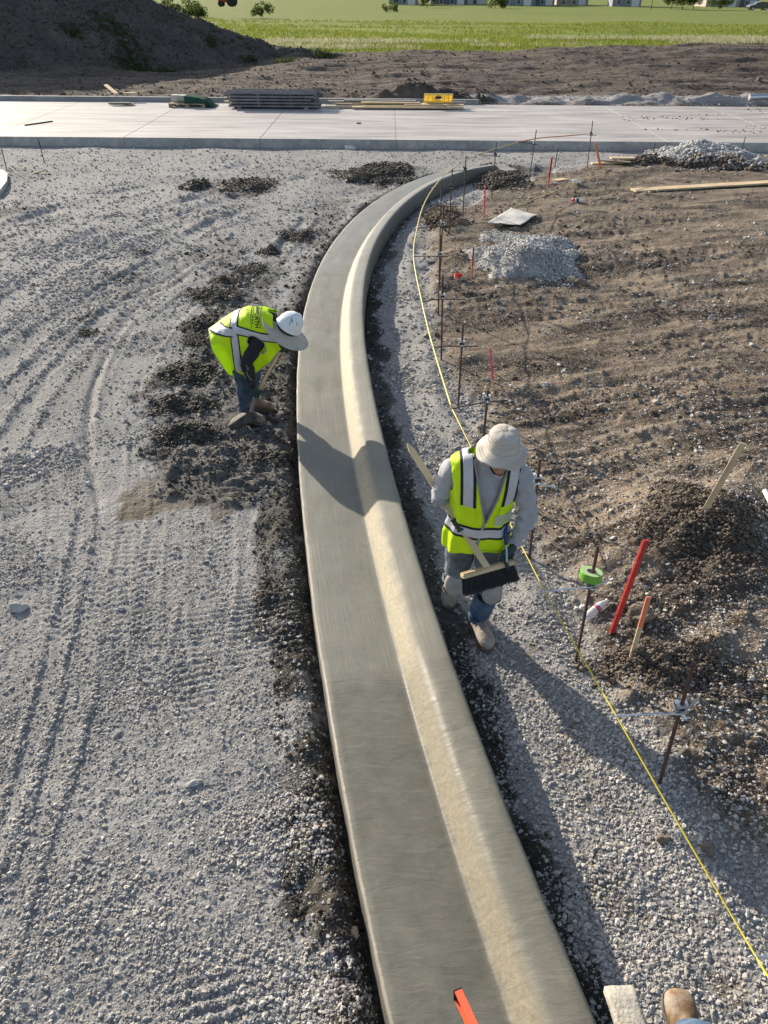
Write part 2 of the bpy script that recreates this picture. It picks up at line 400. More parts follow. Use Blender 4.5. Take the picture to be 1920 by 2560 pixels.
# ground material
def ground_material():
    n = NB('site_ground'); t = n.t
    geo = n.n('ShaderNodeNewGeometry').outputs['Position']
    m1 = n.n('ShaderNodeAttribute', attribute_name='m1'); s1 = n.n('ShaderNodeSeparateColor', {0: m1.outputs['Color']})
    m2 = n.n('ShaderNodeAttribute', attribute_name='m2'); s2 = n.n('ShaderNodeSeparateColor', {0: m2.outputs['Color']})
    soil, mud, brown = s1.outputs; coarse, packed, lime = s2.outputs
    vor = n.n('ShaderNodeTexVoronoi', {'Vector': geo, 'Scale': 85.0}, feature='F1')
    vsep = n.n('ShaderNodeSeparateColor', {0: vor.outputs['Color']})
    vor2 = n.n('ShaderNodeTexVoronoi', {'Vector': geo, 'Scale': 38.0}, feature='F1')
    v2s = n.n('ShaderNodeSeparateColor', {0: vor2.outputs['Color']})
    nz = n.noise(geo, 1.3, 6, .6); nf = n.noise(geo, 30, 5, .7); nm = n.noise(geo, 6, 6, .6)
    # crushed limestone: per-pebble value
    val = n.ramp(vsep.outputs[0], 0, 1, .55, 1.35)
    val = n.math('MULTIPLY', val, n.ramp(v2s.outputs[1], 0, 1, .8, 1.15))
    val = n.math('MULTIPLY', val, n.ramp(nz, .3, .7, .85, 1.15))
    gcol = n.mul(n.mix(nm, (.20, .20, .20), (.265, .258, .245)), val)
    pcol = n.mul(n.mix(nz, (.27, .268, .26), (.335, .328, .31)), n.math('MULTIPLY', n.ramp(nf, .25, .75, .78, 1.18), n.ramp(vsep.outputs[0], 0, 1, .82, 1.16)))
    col = n.mix(n.math('MULTIPLY', packed, .75), gcol, pcol)
    sxyz = n.n('ShaderNodeSeparateXYZ', {0: geo}); ua = n.math('SUBTRACT', n.math('MULTIPLY', sxyz.outputs[0], .30), n.math('MULTIPLY', sxyz.outputs[1], .95)); ub = n.math('ADD', n.math('MULTIPLY', sxyz.outputs[0], .95), n.math('MULTIPLY', sxyz.outputs[1], .30))
    strk = n.noise(n.n('ShaderNodeCombineXYZ', {0: n.math('MULTIPLY', ub, .3), 1: ua, 2: 0.}).outputs[0], 1.9, 7, .68, .4)
    scol = n.mul(n.mix(n.ramp(strk, .42, .57), (.054, .041, .030), (.205, .160, .116)), n.math('MULTIPLY', n.ramp(nf, .25, .75, .65, 1.35), n.ramp(nz, .3, .7, .8, 1.25)))
    # stones sprinkled in the soil
    spk = n.math('GREATER_THAN', n.math('ADD', vsep.outputs[1], n.ramp(nm, .3, .7, -.1, .1)), .88)
    scol = n.mix(n.math('MULTIPLY', spk, .8), scol, (.34, .32, .29))
    col = n.mix(soil, col, scol)
    bcol = n.mul(n.mix(nm, (.085, .068, .048), (.17, .14, .10)), n.ramp(nf, .25, .75, .7, 1.3))
    col = n.mix(n.math('MULTIPLY', n.ramp(n.math('ADD', brown, n.math('MULTIPLY', n.math('SUBTRACT', n.noise(geo, 7, 9, .78), .5), 2.4)), .35, .75), .85), col, bcol)
    mcol = n.mul(n.mix(nm, (.038, .036, .032), (.075, .068, .056)), n.ramp(nf, .25, .75, .6, 1.5))
    mf = n.ramp(n.math('ADD', mud, n.math('MULTIPLY', n.math('SUBTRACT', n.noise(geo, 9, 8, .75), .5), 1.3)), .20, .46)
    col = n.mix(mf, col, mcol)
    col = n.mix(n.math('MULTIPLY', lime, n.ramp(nf, .3, .7, .2, .8)), col, (.34, .34, .34))
    n.set(n.b, 'Base Color', col); n.b.inputs['Roughness'].default_value = .95
    n.set(n.b, 'Specular IOR Level', .15)
    ht = n.math('ADD', n.math('MULTIPLY', vor.outputs['Distance'], -.9), n.math('MULTIPLY', nf, 1.3))
    ht = n.math('ADD', ht, n.math('MULTIPLY', vor2.outputs['Distance'], -1.2))
    ht = n.math('MULTIPLY', ht, n.ramp(packed, 0, 1, 1, .7))
    bp = n.n('ShaderNodeBump', {'Height': ht, 'Strength': .7, 'Distance': .006})
    n.set(n.b, 'Normal', bp)
    return n.m

X, Y = site_grid()
H_, soil_, mud_, brown_, coarse_, packed_, off_, sl_ = ground_fields(X, Y)
fines_ = 1 - sst(.42, .64, fbm(X, Y, .55, 120, 4, .6))
lime_ = sst(.5, .75, fbm(X, Y, 1.6, 101, 3)) * .5 * (1 - soil_) + sst(11, 17, Y) * .45 * (1 - soil_)
gme = grid_mesh('ground', X, Y, H_, {'m1': (soil_, mud_, brown_), 'm2': (coarse_, np.clip(np.maximum(packed_, .65 * fines_ * (1 - coarse_)), 0, 1), np.clip(lime_, 0, 1))})
ground = link('ground', gme, mat=ground_material()); tag(ground, 'grey crushed gravel and brown soil of the building site', kind='structure')

def ground_z(x, y):
    a = np.array([[float(x)]]); b = np.array([[float(y)]])
    return float(ground_fields(a, b)[0][0, 0])

# ------------------------------------------------------------------ loose stones
def stones_nodes(name, materials, flat=.7, ico=2):
    ng = bpy.data.node_groups.new(name, 'GeometryNodeTree')
    ng.interface.new_socket('Geometry', in_out='INPUT', socket_type='NodeSocketGeometry')
    ng.interface.new_socket('Geometry', in_out='OUTPUT', socket_type='NodeSocketGeometry')
    N = ng.nodes; Lk = ng.links.new
    gi = N.new('NodeGroupInput'); go = N.new('NodeGroupOutput')
    join = N.new('GeometryNodeJoinGeometry')
    for k in range(6):
        ic = N.new('GeometryNodeMeshIcoSphere'); ic.inputs['Radius'].default_value = .5; ic.inputs['Subdivisions'].default_value = ico
        sp = N.new('GeometryNodeSetPosition'); pos = N.new('GeometryNodeInputPosition')
        ad = N.new('ShaderNodeVectorMath'); ad.operation = 'ADD'; ad.inputs[1].default_value = (k * 7.3, k * 3.1, -k * 5.7); Lk(pos.outputs[0], ad.inputs[0])
        nz = N.new('ShaderNodeTexNoise'); nz.inputs['Scale'].default_value = 1.7; nz.inputs['Detail'].default_value = 1.5; Lk(ad.outputs[0], nz.inputs['Vector'])
        sb = N.new('ShaderNodeVectorMath'); sb.operation = 'SUBTRACT'; sb.inputs[1].default_value = (.5, .5, .5); Lk(nz.outputs['Color'], sb.inputs[0])
        sc = N.new('ShaderNodeVectorMath'); sc.operation = 'SCALE'; sc.inputs['Scale'].default_value = 1.1; Lk(sb.outputs[0], sc.inputs[0])
        Lk(ic.outputs[0], sp.inputs[0]); Lk(sc.outputs[0], sp.inputs['Offset'])
        ss = N.new('GeometryNodeSetShadeSmooth'); ss.inputs['Shade Smooth'].default_value = False; Lk(sp.outputs[0], ss.inputs[0])
        sm = N.new('GeometryNodeSetMaterial'); sm.inputs['Material'].default_value = materials[k % len(materials)]; Lk(ss.outputs[0], sm.inputs[0])
        g2 = N.new('GeometryNodeGeometryToInstance'); Lk(sm.outputs[0], g2.inputs[0]); Lk(g2.outputs[0], join.inputs[0])
    iop = N.new('GeometryNodeInstanceOnPoints'); iop.inputs['Pick Instance'].default_value = True
    def attr(nm, ty):
        a = N.new('GeometryNodeInputNamedAttribute'); a.data_type = ty; a.inputs['Name'].default_value = nm; return a.outputs['Attribute']
    Lk(gi.outputs[0], iop.inputs['Points']); Lk(join.outputs[0], iop.inputs['Instance'])
    Lk(attr('idx', 'INT'), iop.inputs['Instance Index'])
    e2r = N.new('FunctionNodeEulerToRotation'); Lk(attr('rt', 'FLOAT_VECTOR'), e2r.inputs[0]); Lk(e2r.outputs[0], iop.inputs['Rotation'])
    Lk(attr('sz', 'FLOAT_VECTOR'), iop.inputs['Scale'])
    Lk(iop.outputs[0], go.inputs[0])
    return ng

def scatter(name, P, size, ng, parent=None, flat=.65):
    """a point mesh whose points are turned into stones"""
    n = len(P); me = bpy.data.meshes.new(name); me.vertices.add(n); me.vertices.foreach_set('co', P.astype(np.float32).ravel())
    a = me.attributes.new('idx', 'INT', 'POINT'); a.data.foreach_set('value', rng.integers(0, 6, n).astype(np.int32))
    a = me.attributes.new('rt', 'FLOAT_VECTOR', 'POINT')
    r = np.stack([rng.normal(0, .35, n), rng.normal(0, .35, n), rng.uniform(0, 6.28, n)], 1); a.data.foreach_set('vector', r.astype(np.float32).ravel())
    a = me.attributes.new('sz', 'FLOAT_VECTOR', 'POINT')
    s = size[:, None] * np.stack([rng.uniform(.9, 1.35, n), rng.uniform(.65, 1.0, n), rng.uniform(.45, .85, n) * flat / .65], 1); a.data.foreach_set('vector', s.astype(np.float32).ravel())
    o = link(name, me, parent); md = o.modifiers.new('stones', 'NODES'); md.node_group = ng
    return o

def stone_mat(name, a, b, rough=.9):
    n = NB(name); oi = n.n('ShaderNodeObjectInfo'); tc = n.n('ShaderNodeTexCoord')
    rnd = oi.outputs['Random']
    nz = n.noise(tc.outputs['Object'], 3, 4, .6)
    c = n.mul(n.mix(rnd, a, b), n.ramp(nz, .3, .7, .82, 1.15))
    n.set(n.b, 'Base Color', c); n.b.inputs['Roughness'].default_value = rough; n.b.inputs['Specular IOR Level'].default_value = .25
    return n.m
STONE = [stone_mat('limestone_light', (.33, .325, .32), (.54, .525, .495)), stone_mat('limestone_mid', (.25, .245, .24), (.43, .415, .39)), stone_mat('limestone_warm', (.30, .28, .25), (.50, .465, .41))]
CLOD = [stone_mat('damp_clod', (.035, .033, .029), (.085, .075, .06), .8), stone_mat('clay_clod', (.045, .038, .03), (.095, .08, .062), .9)]
SOILCLOD = [stone_mat('dry_clod', (.09, .072, .055), (.20, .165, .13)), stone_mat('brown_clod', (.07, .056, .042), (.15, .12, .09))]
NG_STONE = stones_nodes('gravel_stones', STONE); NG_CLOD = stones_nodes('mud_clods', CLOD); NG_SOIL = stones_nodes('soil_clods', SOILCLOD)

def gen_points(n, ymin=.5, ymax=23.2):
    """points spread evenly over the picture, so the far ground gets fewer, larger stones"""
    th = rng.uniform(R(8.9), R(80), n); y = CAM_H / np.tan(th)
    m = (y > ymin) & (y < ymax); y = y[m]
    hw = .5 * (2.085 + .826 * y) * 1.12 + .1
    x = rng.uniform(-1, 1, len(y)) * hw
    return x, y, np.hypot(y, CAM_H)

def make_gravel():
    x, y, rr = gen_points(560000)
    h, soil, mud, brown, coarse, packed, off, sl = ground_fields(x, y)
    out = (off < -.03) | (off > CURB_W + .03) | (sl > S_END + .1)
    clump = sst(.42, .64, fbm(x, y, .55, 120, 4, .6))
    pr_ = (.17 + .45 * clump + .5 * coarse) * (1 - .68 * packed) * (1 - .55 * mud) * (1 - .8 * brown) + .28 * sst(7, 13, y) * (1 - mud)
    pr_ = np.where(soil > .5, .03 + .14 * sst(9, 4, y) + .12 * sst(.5, .75, fbm(x, y, .8, 121)), pr_)
    pr_ = np.where((off > CURB_W) & (soil < .5), np.clip(.30 + .7 * clump, 0, 1) * (1 - .85 * mud), pr_)
    lo = sst(8, 3, y)
    keep = out & (rng.uniform(0, 1, len(x)) < pr_)
    x, y, h, rr, coarse = x[keep], y[keep], h[keep], rr[keep], coarse[keep]; soil = soil[keep]; off = off[keep]
    size = rng.gamma(1.9, .0041, len(x)) * (1 + .65 * coarse + .35 * (off > 0)) * np.clip(rr / 6.5, .9, 2.3)
    size = np.clip(size, .0045, .065) * np.where(rr < 5.5, np.minimum(1, .025 / np.maximum(size, .001)), 1)
    P = np.stack([x, y, h + size * .12], 1)
    o = scatter('gravel', P, size, NG_STONE); tag(o, 'loose grey crushed limestone gravel over the site', 'gravel', kind='stuff')
    print('gravel', len(x))

def make_clods():
    x, y, rr = gen_points(200000)
    h, soil, mud, brown, coarse, packed, off, sl = ground_fields(x, y)
    out = (off < -.02) | (off > CURB_W + .02) | (sl > S_END + .1)
    k1 = out & (rng.uniform(0, 1, len(x)) < mud ** 1.2 * 1.0 * sst(.22, .5, fbm(x, y, .22, 130, 2)) * np.where(off > 0, .4, 1))
    k2 = out & (soil > .5) & (rng.uniform(0, 1, len(x)) < .05 + .5 * sst(.48, .66, fbm((x * .95 + y * .3) * .3, x * .3 - y * .95, .6, 131, 4)))
    s1 = np.clip(rng.gamma(3, .0042, k1.sum()) * np.clip(rr[k1] / 7, .8, 2), .006, .09)
    s2 = np.clip(rng.gamma(2.0, .0045, k2.sum()) * np.clip(rr[k2] / 7, .9, 2), .006, .08)
    o = scatter('mud_crumbs', np.stack([x[k1], y[k1], h[k1] + s1 * .2], 1), s1, NG_CLOD, flat=.8); tag(o, 'crumbs of dark damp mud strewn beside the new curb', 'mud', kind='stuff')
    o = scatter('soil_crumbs', np.stack([x[k2], y[k2], h[k2] + s2 * .2], 1), s2, NG_SOIL, flat=.8); tag(o, 'dry brown soil crumbs on the verge right of the curb', 'soil', kind='stuff')
    print('clods', k1.sum(), k2.sum())
make_gravel(); make_clods()

# ------------------------------------------------------------------ curb and gutter
def curb_material():
    n = NB('fresh_concrete')
    uv = n.n('ShaderNodeUVMap', uv_map='uv').outputs[0]; sp = n.n('ShaderNodeSeparateXYZ', {0: uv}); o, s = sp.outputs[0], sp.outputs[1]
    geo = n.n('ShaderNodeNewGeometry').outputs['Position']
    # streaks left by the broom, long in s, narrow across
    st = n.n('ShaderNodeCombineXYZ', {0: n.math('MULTIPLY', o, 150.), 1: n.math('MULTIPLY', s, 2.2), 2: 0.})
    streak = n.noise(st.outputs[0], 1.0, 4, .6)
    st2 = n.n('ShaderNodeCombineXYZ', {0: n.math('MULTIPLY', o, 60.), 1: n.math('MULTIPLY', s, .8), 2: 3.})
    streak2 = n.noise(st2.outputs[0], 1.0, 3, .5)
    big = n.noise(geo, 1.5, 6, .6); mid = n.noise(geo, 9, 6, .65); fine = n.noise(geo, 120, 4, .7)
    wob = n.math('ADD', s, n.ramp(big, .3, .7, -.10, .10))
    broomed = n.ramp(wob, 1.90, 2.10)                          # finished past here; towards the paver still wet
    wet = n.mul(n.mix(big, (.126, .123, .100), (.170, .165, .136)), n.ramp(mid, .3, .7, .9, 1.1))
    dry = n.mul(n.mix(big, (.160, .159, .132), (.226, .222, .190)), n.ramp(streak, .3, .7, .93, 1.10))
    lightst = n.ramp(streak2, .60, .72)
    dry = n.mix(n.math('MULTIPLY', lightst, .35), dry, (.36, .355, .32))
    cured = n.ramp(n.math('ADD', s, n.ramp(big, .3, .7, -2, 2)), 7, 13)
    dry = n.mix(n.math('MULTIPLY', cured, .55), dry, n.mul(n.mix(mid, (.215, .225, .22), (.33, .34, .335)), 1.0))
    pan = n.mix(broomed, wet, dry)
    pan = n.mul(pan, n.math('MULTIPLY', n.ramp(n.noise(geo, 3.3, 7, .7, .8), .3, .7, .86, 1.12), n.ramp(fine, .2, .8, .93, 1.06)))
    pit = n.ramp(n.n('ShaderNodeTexVoronoi', {'Vector': geo, 'Scale': 22.0}).outputs['Distance'], .045, .075)
    pan = n.mix(n.math('MULTIPLY', n.math('SUBTRACT', 1., pit), n.math('GREATER_THAN', n.noise(geo, 5, 2), .55)), pan, (.06, .058, .05))
    # cream paste plus painted sunlit brightness on the face of the curb
    face = n.math('MULTIPLY', n.ramp(n.math('ADD', o, n.ramp(mid, .3, .7, -.012, .012)), .494, .520), n.ramp(n.math('ADD', o, n.ramp(mid, .3, .7, -.012, .012)), .625, .57))
    cream = n.mul(n.mix(n.ramp(n.noise(geo, 40, 6, .75), .35, .65), (.29, .255, .18), (.43, .38, .275)), n.math('MULTIPLY', n.ramp(fine, .25, .75, .85, 1.12), n.ramp(broomed, 0, 1, .74, 1.04)))
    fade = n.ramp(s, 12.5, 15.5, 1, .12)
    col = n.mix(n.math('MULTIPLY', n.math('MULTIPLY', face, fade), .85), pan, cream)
    # paler rim along the left edge
    rim = n.ramp(n.math('ADD', o, n.ramp(mid, .3, .7, -.006, .006)), .016, .004)
    col = n.mix(n.math('MULTIPLY', rim, .6), col, (.40, .37, .30))
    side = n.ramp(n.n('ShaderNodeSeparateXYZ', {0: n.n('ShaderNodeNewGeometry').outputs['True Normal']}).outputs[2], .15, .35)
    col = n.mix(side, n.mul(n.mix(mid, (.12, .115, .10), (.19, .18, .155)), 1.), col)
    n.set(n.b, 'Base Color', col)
    n.set(n.b, 'Roughness', n.math('ADD', n.ramp(broomed, 0, 1, .50, .72), n.ramp(mid, .3, .7, -.06, .06)))
    n.b.inputs['Specular IOR Level'].default_value = .4
    hb = n.math('MULTIPLY', n.math('MULTIPLY', streak, broomed), 1.3)
    flow = n.noise(n.n('ShaderNodeVectorMath', {0: geo, 1: (1, 2.6, 1)}, operation='MULTIPLY').outputs[0], 6, 5, .55, .6)
    hs = n.math('MULTIPLY', n.math('MULTIPLY', flow, n.ramp(broomed, 0, 1, 1, .3)), 2.2)
    ht = n.math('ADD', n.math('ADD', hb, hs), n.math('MULTIPLY', fine, .45))
    n.set(n.b, 'Normal', n.n('ShaderNodeBump', {'Height': ht, 'Strength': .6, 'Distance': .0032}))
    return n.m

def make_curb():
    prof = [(-.002, -.13), (-.002, .05), (-.001, .100), (.004, .117), (.016, .122)] + [(o, .121 - .028 * (o / .5) ** 1.5) for o in np.linspace(.05, .47, 16)] + [(.492, .093), (.502, .096), (.510, .104), (.522, .122), (.545, .155), (.568, .186), (.590, .213), (.603, .226), (.617, .236), (.635, .243), (.66, .248), (.70, .254), (.74, .259), (.772, .261), (.786, .257), (.795, .246), (.799, .225), (.804, .10), (.81, -.13)]
    ss = np.r_[np.linspace(-4.2, 0, 30)[:-1], np.linspace(0, 6, 300)[:-1], np.linspace(6, S_END, 330)]
    x, y, nx, ny = path_frame(ss)
    bm = bmesh.new(); uvl = bm.loops.layers.uv.new('uv'); rows = []
    for i, s in enumerate(ss):
        row = []
        drop = sst(S_END - .85, S_END - .55, s)                       # the far end slumps down
        for k, (o, z) in enumerate(prof):
            if z > .0:
                wz = (fbm(np.array([s]), np.array([o * 3.]), .35, 7, 2)[0] - .5) * .006
                if z > .15: z = z - float(drop) * (z - .12) * 1.0
                z = z + wz * (s > -1)
            wo = (fbm(np.array([s]), np.array([k * .01]), .18, 9, 3)[0] - .5) * .010 if (k < 6 or k > len(prof) - 6) else 0
            row.append(bm.verts.new((x[i] + nx[i] * (o + wo), y[i] + ny[i] * (o + wo), z)))
        rows.append(row)
    for i in range(len(ss) - 1):
        for k in range(len(prof) - 1):
            f = bm.faces.new((rows[i][k], rows[i][k + 1], rows[i + 1][k + 1], rows[i + 1][k])); f.smooth = True
            for l, (a, b) in zip(f.loops, ((i, k), (i, k + 1), (i + 1, k + 1), (i + 1, k))):
                l[uvl].uv = (prof[b][0], ss[a])
    for row, s in ((rows[0], 0), (rows[-1], 1)):
        f = bm.faces.new(row if s else row[::-1])
    return bm_obj('curb_and_gutter', bm, curb_material())
curb = make_curb(); tag(curb, 'long curved fresh concrete curb and gutter with cream coloured face', 'curb')

def gpg(px, py, it=2):
    """point on the site ground under a photograph pixel"""
    z = 0.0
    for _ in range(it):
        p = gp(px, py, z); z = ground_z(p.x, p.y)
    p = gp(px, py, z); p.z = z; return p

# ------------------------------------------------------------------ common materials
M = {}
M['rust'] = mat('rusty_steel', (.085, .045, .032), .75, var=.35, vscale=30, bump=.3, bscale=120)
M['darksteel'] = mat('dark_steel', (.035, .032, .03), .5, metal=.5, var=.2)
M['zinc'] = mat('galvanised_steel', (.52, .56, .60), .38, metal=.85, var=.15, vscale=30)
M['alu'] = mat('dull_white_clamp', (.55, .58, .60), .45, metal=.3, var=.12, vscale=40)
M['yellow_line'] = mat('yellow_line', (.62, .50, .03), .5)
M['yellow_rod'] = mat('yellow_fibreglass', (.55, .45, .12), .4)
M['orange_rod'] = mat('orange_fibreglass', (.55, .20, .06), .4)
M['green_tape'] = mat('green_tape', (.17, .42, .05), .45)
M['tape_side'] = mat('green_tape_edge', (.33, .50, .22), .6)
M['card'] = mat('cardboard_core', (.5, .47, .42), .8)
M['red_paint'] = mat('red_painted_wood', (.46, .035, .03), .6, var=.18, vscale=10, dirt=(.36, .22, .15), dscale=26, dcut=.63)
M['pink_paint'] = mat('pink_sprayed_wood', (.75, .08, .16), .6, var=.12, vscale=20)
M['salmon_paint'] = mat('faded_orange_painted_wood', (.72, .22, .12), .7, var=.15, vscale=14, dirt=(.55, .36, .22), dscale=10, dcut=.58)
M['spray'] = mat('orange_marking_paint', (.75, .16, .10), .8)

def wood_mat(name, a, b, scale=1., axis=0, rough=.75):
    n = NB(name); tc = n.n('ShaderNodeTexCoord').outputs['Object']
    sc = [14 * scale] * 3; sc[axis] = 1.2 * scale
    v = n.n('ShaderNodeVectorMath', {0: tc, 1: tuple(sc)}, operation='MULTIPLY').outputs[0]
    g = n.noise(v, 2.2, 6, .6, .5); big = n.noise(tc, 3, 4)
    c = n.mul(n.mix(n.ramp(g, .3, .7), a, b), n.ramp(big, .3, .7, .85, 1.12))
    n.set(n.b, 'Base Color', c); n.b.inputs['Roughness'].default_value = rough
    n.set(n.b, 'Normal', n.n('ShaderNodeBump', {'Height': g, 'Strength': .3, 'Distance': .002}))
    return n.m
M['pine'] = wood_mat('pine', (.50, .37, .21), (.66, .52, .33), 1, 0)
M['pine_z'] = wood_mat('pine_upright', (.52, .39, .23), (.70, .56, .36), 1, 2)
M['oldwood'] = wood_mat('weathered_wood', (.22, .18, .13), (.38, .32, .24), 1, 0)
M['greywood'] = wood_mat('grey_wood', (.16, .145, .125), (.30, .28, .25), 1, 0)
M['formsteel'] = mat('form_steel', (.19, .18, .20), .5, metal=.4, var=.35, vscale=5)
M['fabric'] = mat('pale_felt_sheet', (.50, .49, .46), .95, var=.12, vscale=5, bump=.4, bscale=20)
M['whiteplastic'] = mat('white_plastic', (.75, .77, .78), .35)
M['redlabel'] = mat('red_label', (.60, .05, .05), .5)
M['bluelabel'] = mat('blue_label', (.08, .22, .50), .5)
M['black'] = mat('black_plastic', (.015, .015, .016), .5)

# ------------------------------------------------------------------ the paved road across the back
def road_material():
    n = NB('road_concrete'); g = n.n('ShaderNodeNewGeometry').outputs['Position']
    v = n.n('ShaderNodeVectorMath', {0: g, 1: (.25, 1.6, 1)}, operation='MULTIPLY').outputs[0]
    a = n.noise(v, 1.6, 7, .65, .3); b = n.noise(g, .5, 4); f = n.noise(g, 25, 4, .7)
    v2 = n.n('ShaderNodeVectorMath', {0: g, 1: (.5, 9, 1)}, operation='MULTIPLY').outputs[0]; st = n.noise(v2, 1.2, 5, .6)
    c = n.mix(n.ramp(a, .35, .65), (.26, .242, .228), (.50, .472, .448))
    c = n.mul(c, n.math('MULTIPLY', n.ramp(st, .3, .7, .88, 1.08), n.ramp(f, .25, .75, .93, 1.05)))
    sep = n.n('ShaderNodeSeparateXYZ', {0: g})
    c = n.mix(n.math('MULTIPLY', n.ramp(n.math('ADD', sep.outputs[0], n.math('MULTIPLY', b, 6)), 10, 15), n.ramp(n.noise(v, 3, 6, .7), .5, .62)), c, (.22, .19, .16))
    face = n.ramp(n.n('ShaderNodeSeparateXYZ', {0: n.n('ShaderNodeNewGeometry').outputs['True Normal']}).outputs[2], .6, .4)
    fc = n.mul(n.mix(n.ramp(n.noise(g, 1.1, 6, .7), .35, .65), (.30, .30, .30), (.52, .50, .47)), n.ramp(n.noise(g, 9, 5), .3, .7, .8, 1.15))  # front face colour lifted to offset the shade it stands in
    n.set(n.b, 'Base Color', n.mix(face, c, fc)); n.b.inputs['Roughness'].default_value = .62
    n.set(n.b, 'Normal', n.n('ShaderNodeBump', {'Height': n.math('ADD', f, n.math('MULTIPLY', a, 2.)), 'Strength': .35, 'Distance': .004}))
    return n.m
M['road'] = road_material()
M['kerb'] = mat('kerb_concrete', (.30, .305, .31), .8, var=.22, vscale=2, bump=.3)
road = empty('road', (0, 27, 0)); tag(road, 'pale new concrete road slabs crossing behind the gravel', kind='structure')
SY0, SY1, SW = 23.3, 31.2, 3.76
bm = bmesh.new(); add_box(bm, (0, 0, -.02), (SW - .008, SY1 - SY0, .5))
slab0 = bm_obj('slab', bm, M['road'], road, bevel=.006)
for k in range(-9, 10):
    o = slab0 if k == -9 else slab0.copy()
    if k > -9: C.objects.link(o)
    o.parent = road; o.location = (.25 + SW * (k + .5), (SY0 + SY1) / 2 - 27, 0)
# joints read as dark saw cuts: a filler strip a little below the surface
bm = bmesh.new()
for k in range(-9, 11): add_box(bm, (.25 + SW * k, (SY0 + SY1) / 2 - 27, -.03), (.016, SY1 - SY0 - .02, .5))
o = bm_obj('joint_filler', bm, mat('joint_filler', (.05, .045, .04), .9), road)
bm = bmesh.new(); add_box(bm, (-18.2, SY1 + .12 - 27, .12), (43, .2, .52)); kb = bm_obj('kerb', bm, M['kerb'], road, bevel=.02)
# orange paint marks on the slab edge
pm = None
for i, px in enumerate([300, 590, 640, 720, 800, 883, 945, 1038, 1118, 1198, 1279, 1361, 1444, 1529, 1612, 1709, 1785, 1869]):
    p = ray_at_y(px, 366 + (px - 960) * .008, SY0)
    bm = bmesh.new()
    n_ = 9; c0 = [bm.verts.new((.028 * random.uniform(.5, 1.2) * math.cos(2 * PI * k / n_), 0, .028 * random.uniform(.5, 1.2) * math.sin(2 * PI * k / n_))) for k in range(n_)]
    bm.faces.new(c0)
    o = bm_obj('paint_mark', bm, M['spray'], road); o.location = (p.x, SY0 - .004 - 27, max(.06, min(.18, p.z)))

# ------------------------------------------------------------------ the bare earth beyond the road, spoil heap and berm
def far_material():
    n = NB('far_earth'); g = n.n('ShaderNodeNewGeometry').outputs['Position']
    at = n.n('ShaderNodeAttribute', attribute_name='m1'); s = n.n('ShaderNodeSeparateColor', {0: at.outputs['Color']})
    v = n.n('ShaderNodeVectorMath', {0: g, 1: (.3, 1.2, 1)}, operation='MULTIPLY').outputs[0]
    a = n.noise(v, .9, 7, .65); f = n.noise(g, 5, 6, .75)
    c = n.mul(n.mix(n.ramp(a, .35, .65), (.070, .056, .046), (.17, .138, .112)), n.ramp(f, .25, .75, .5, 1.5))
    gr = n.mul((.30, .29, .285), n.ramp(f, .25, .75, .75, 1.25))
    c = n.mix(n.ramp(n.math('ADD', s.outputs[1], n.math('MULTIPLY', n.noise(v, 2.5, 5), .6)), .7, 1.0), c, gr)
    dk = n.mul(n.mix(n.ramp(n.noise(g, .8, 6), .3, .7), (.062, .055, .050), (.12, .105, .09)), n.ramp(f, .25, .75, .6, 1.4))
    c = n.mix(s.outputs[0], c, dk)
    n.set(n.b, 'Base Color', c); n.b.inputs['Roughness'].default_value = .95; n.b.inputs['Specular IOR Level'].default_value = .15
    n.set(n.b, 'Normal', n.n('ShaderNodeBump', {'Height': f, 'Strength': .9, 'Distance': .06}))
    return n.m
def far_fields(x, y):
    crest_px = np.array([760, 960, 1300, 1500, 1700, 1920]); crest_py = np.array([152, 143, 139, 129, 121, 117])
    cx = [ray_at_y(a, b, 49) for a, b in zip(crest_px, crest_py)]
    cz = np.interp(x, [-60, -8] + [p.x for p in cx] + [70], [0, 0] + [p.z for p in cx] + [1.9])
    h = .16 + cz * sst(36, 49, y) * (1 - .8 * sst(49.5, 56, y))
    h = h + (fbm(x, y, 4, 201, 3) - .5) * .2 * sst(31.4, 33, y) + (fbm(x * .4, y, .8, 202, 3) - .5) * .30 + (fbm(x, y, .3, 203, 2) - .5) * .05
    ridge = np.exp(-((y - 32.3 - (x > 2) * .2) / .8) ** 2) * sst(-.5, 2.5, x)
    h = h + ridge * (.02 + .42 * fbm(x, y, .7, 204, 3)) + np.exp(-((y - 32.4) / .5) ** 2) * .1 * fbm(x, y, .6, 205, 2)
    h = h + np.exp(-((y - 32.2) / .45) ** 2 - ((x - .8) / 1.6) ** 2) * .35 * (.6 + fbm(x, y, .25, 207, 2))
    hr = np.interp(x, [-60, -24, -19, -13.5, -9, -6.2, -4.5, -2], [7.5, 6.8, 5.1, 3.25, 1.6, .7, .35, 0])
    q = np.abs(y - 49.5) / (1.75 * hr + .4)
    nz = (fbm(x, y, 1.6, 206, 4) - .5) * .9
    m = hr * np.clip(1 - q ** 1.15, 0, 1) ** .95
    mound = sst(.02, .25, m + nz * .25)
    h = h + m + mound * nz * .5 * np.clip(m, 0, 1) + mound * (fbm(x, y, .45, 208, 3) - .5) * .25
    h = np.where(y < 31.4, .05, h)
    dark = np.maximum(mound, sst(.1, .3, ridge * (fbm(x, y, .5, 209) - .1) * (x < 4)))
    gravel = np.exp(-((y - 33.5) / 1.9) ** 2) * sst(1, 5, x) + .5 * np.exp(-((y - 33) / 1.2) ** 2)
    return h, dark, gravel, m
yv = np.r_[31.3, np.linspace(31.42, 38, 130), np.linspace(38.1, 58, 210), 60, 64]; xv = np.r_[-75, -60, -45, np.linspace(-34, 36, 620), 45, 60, 80]
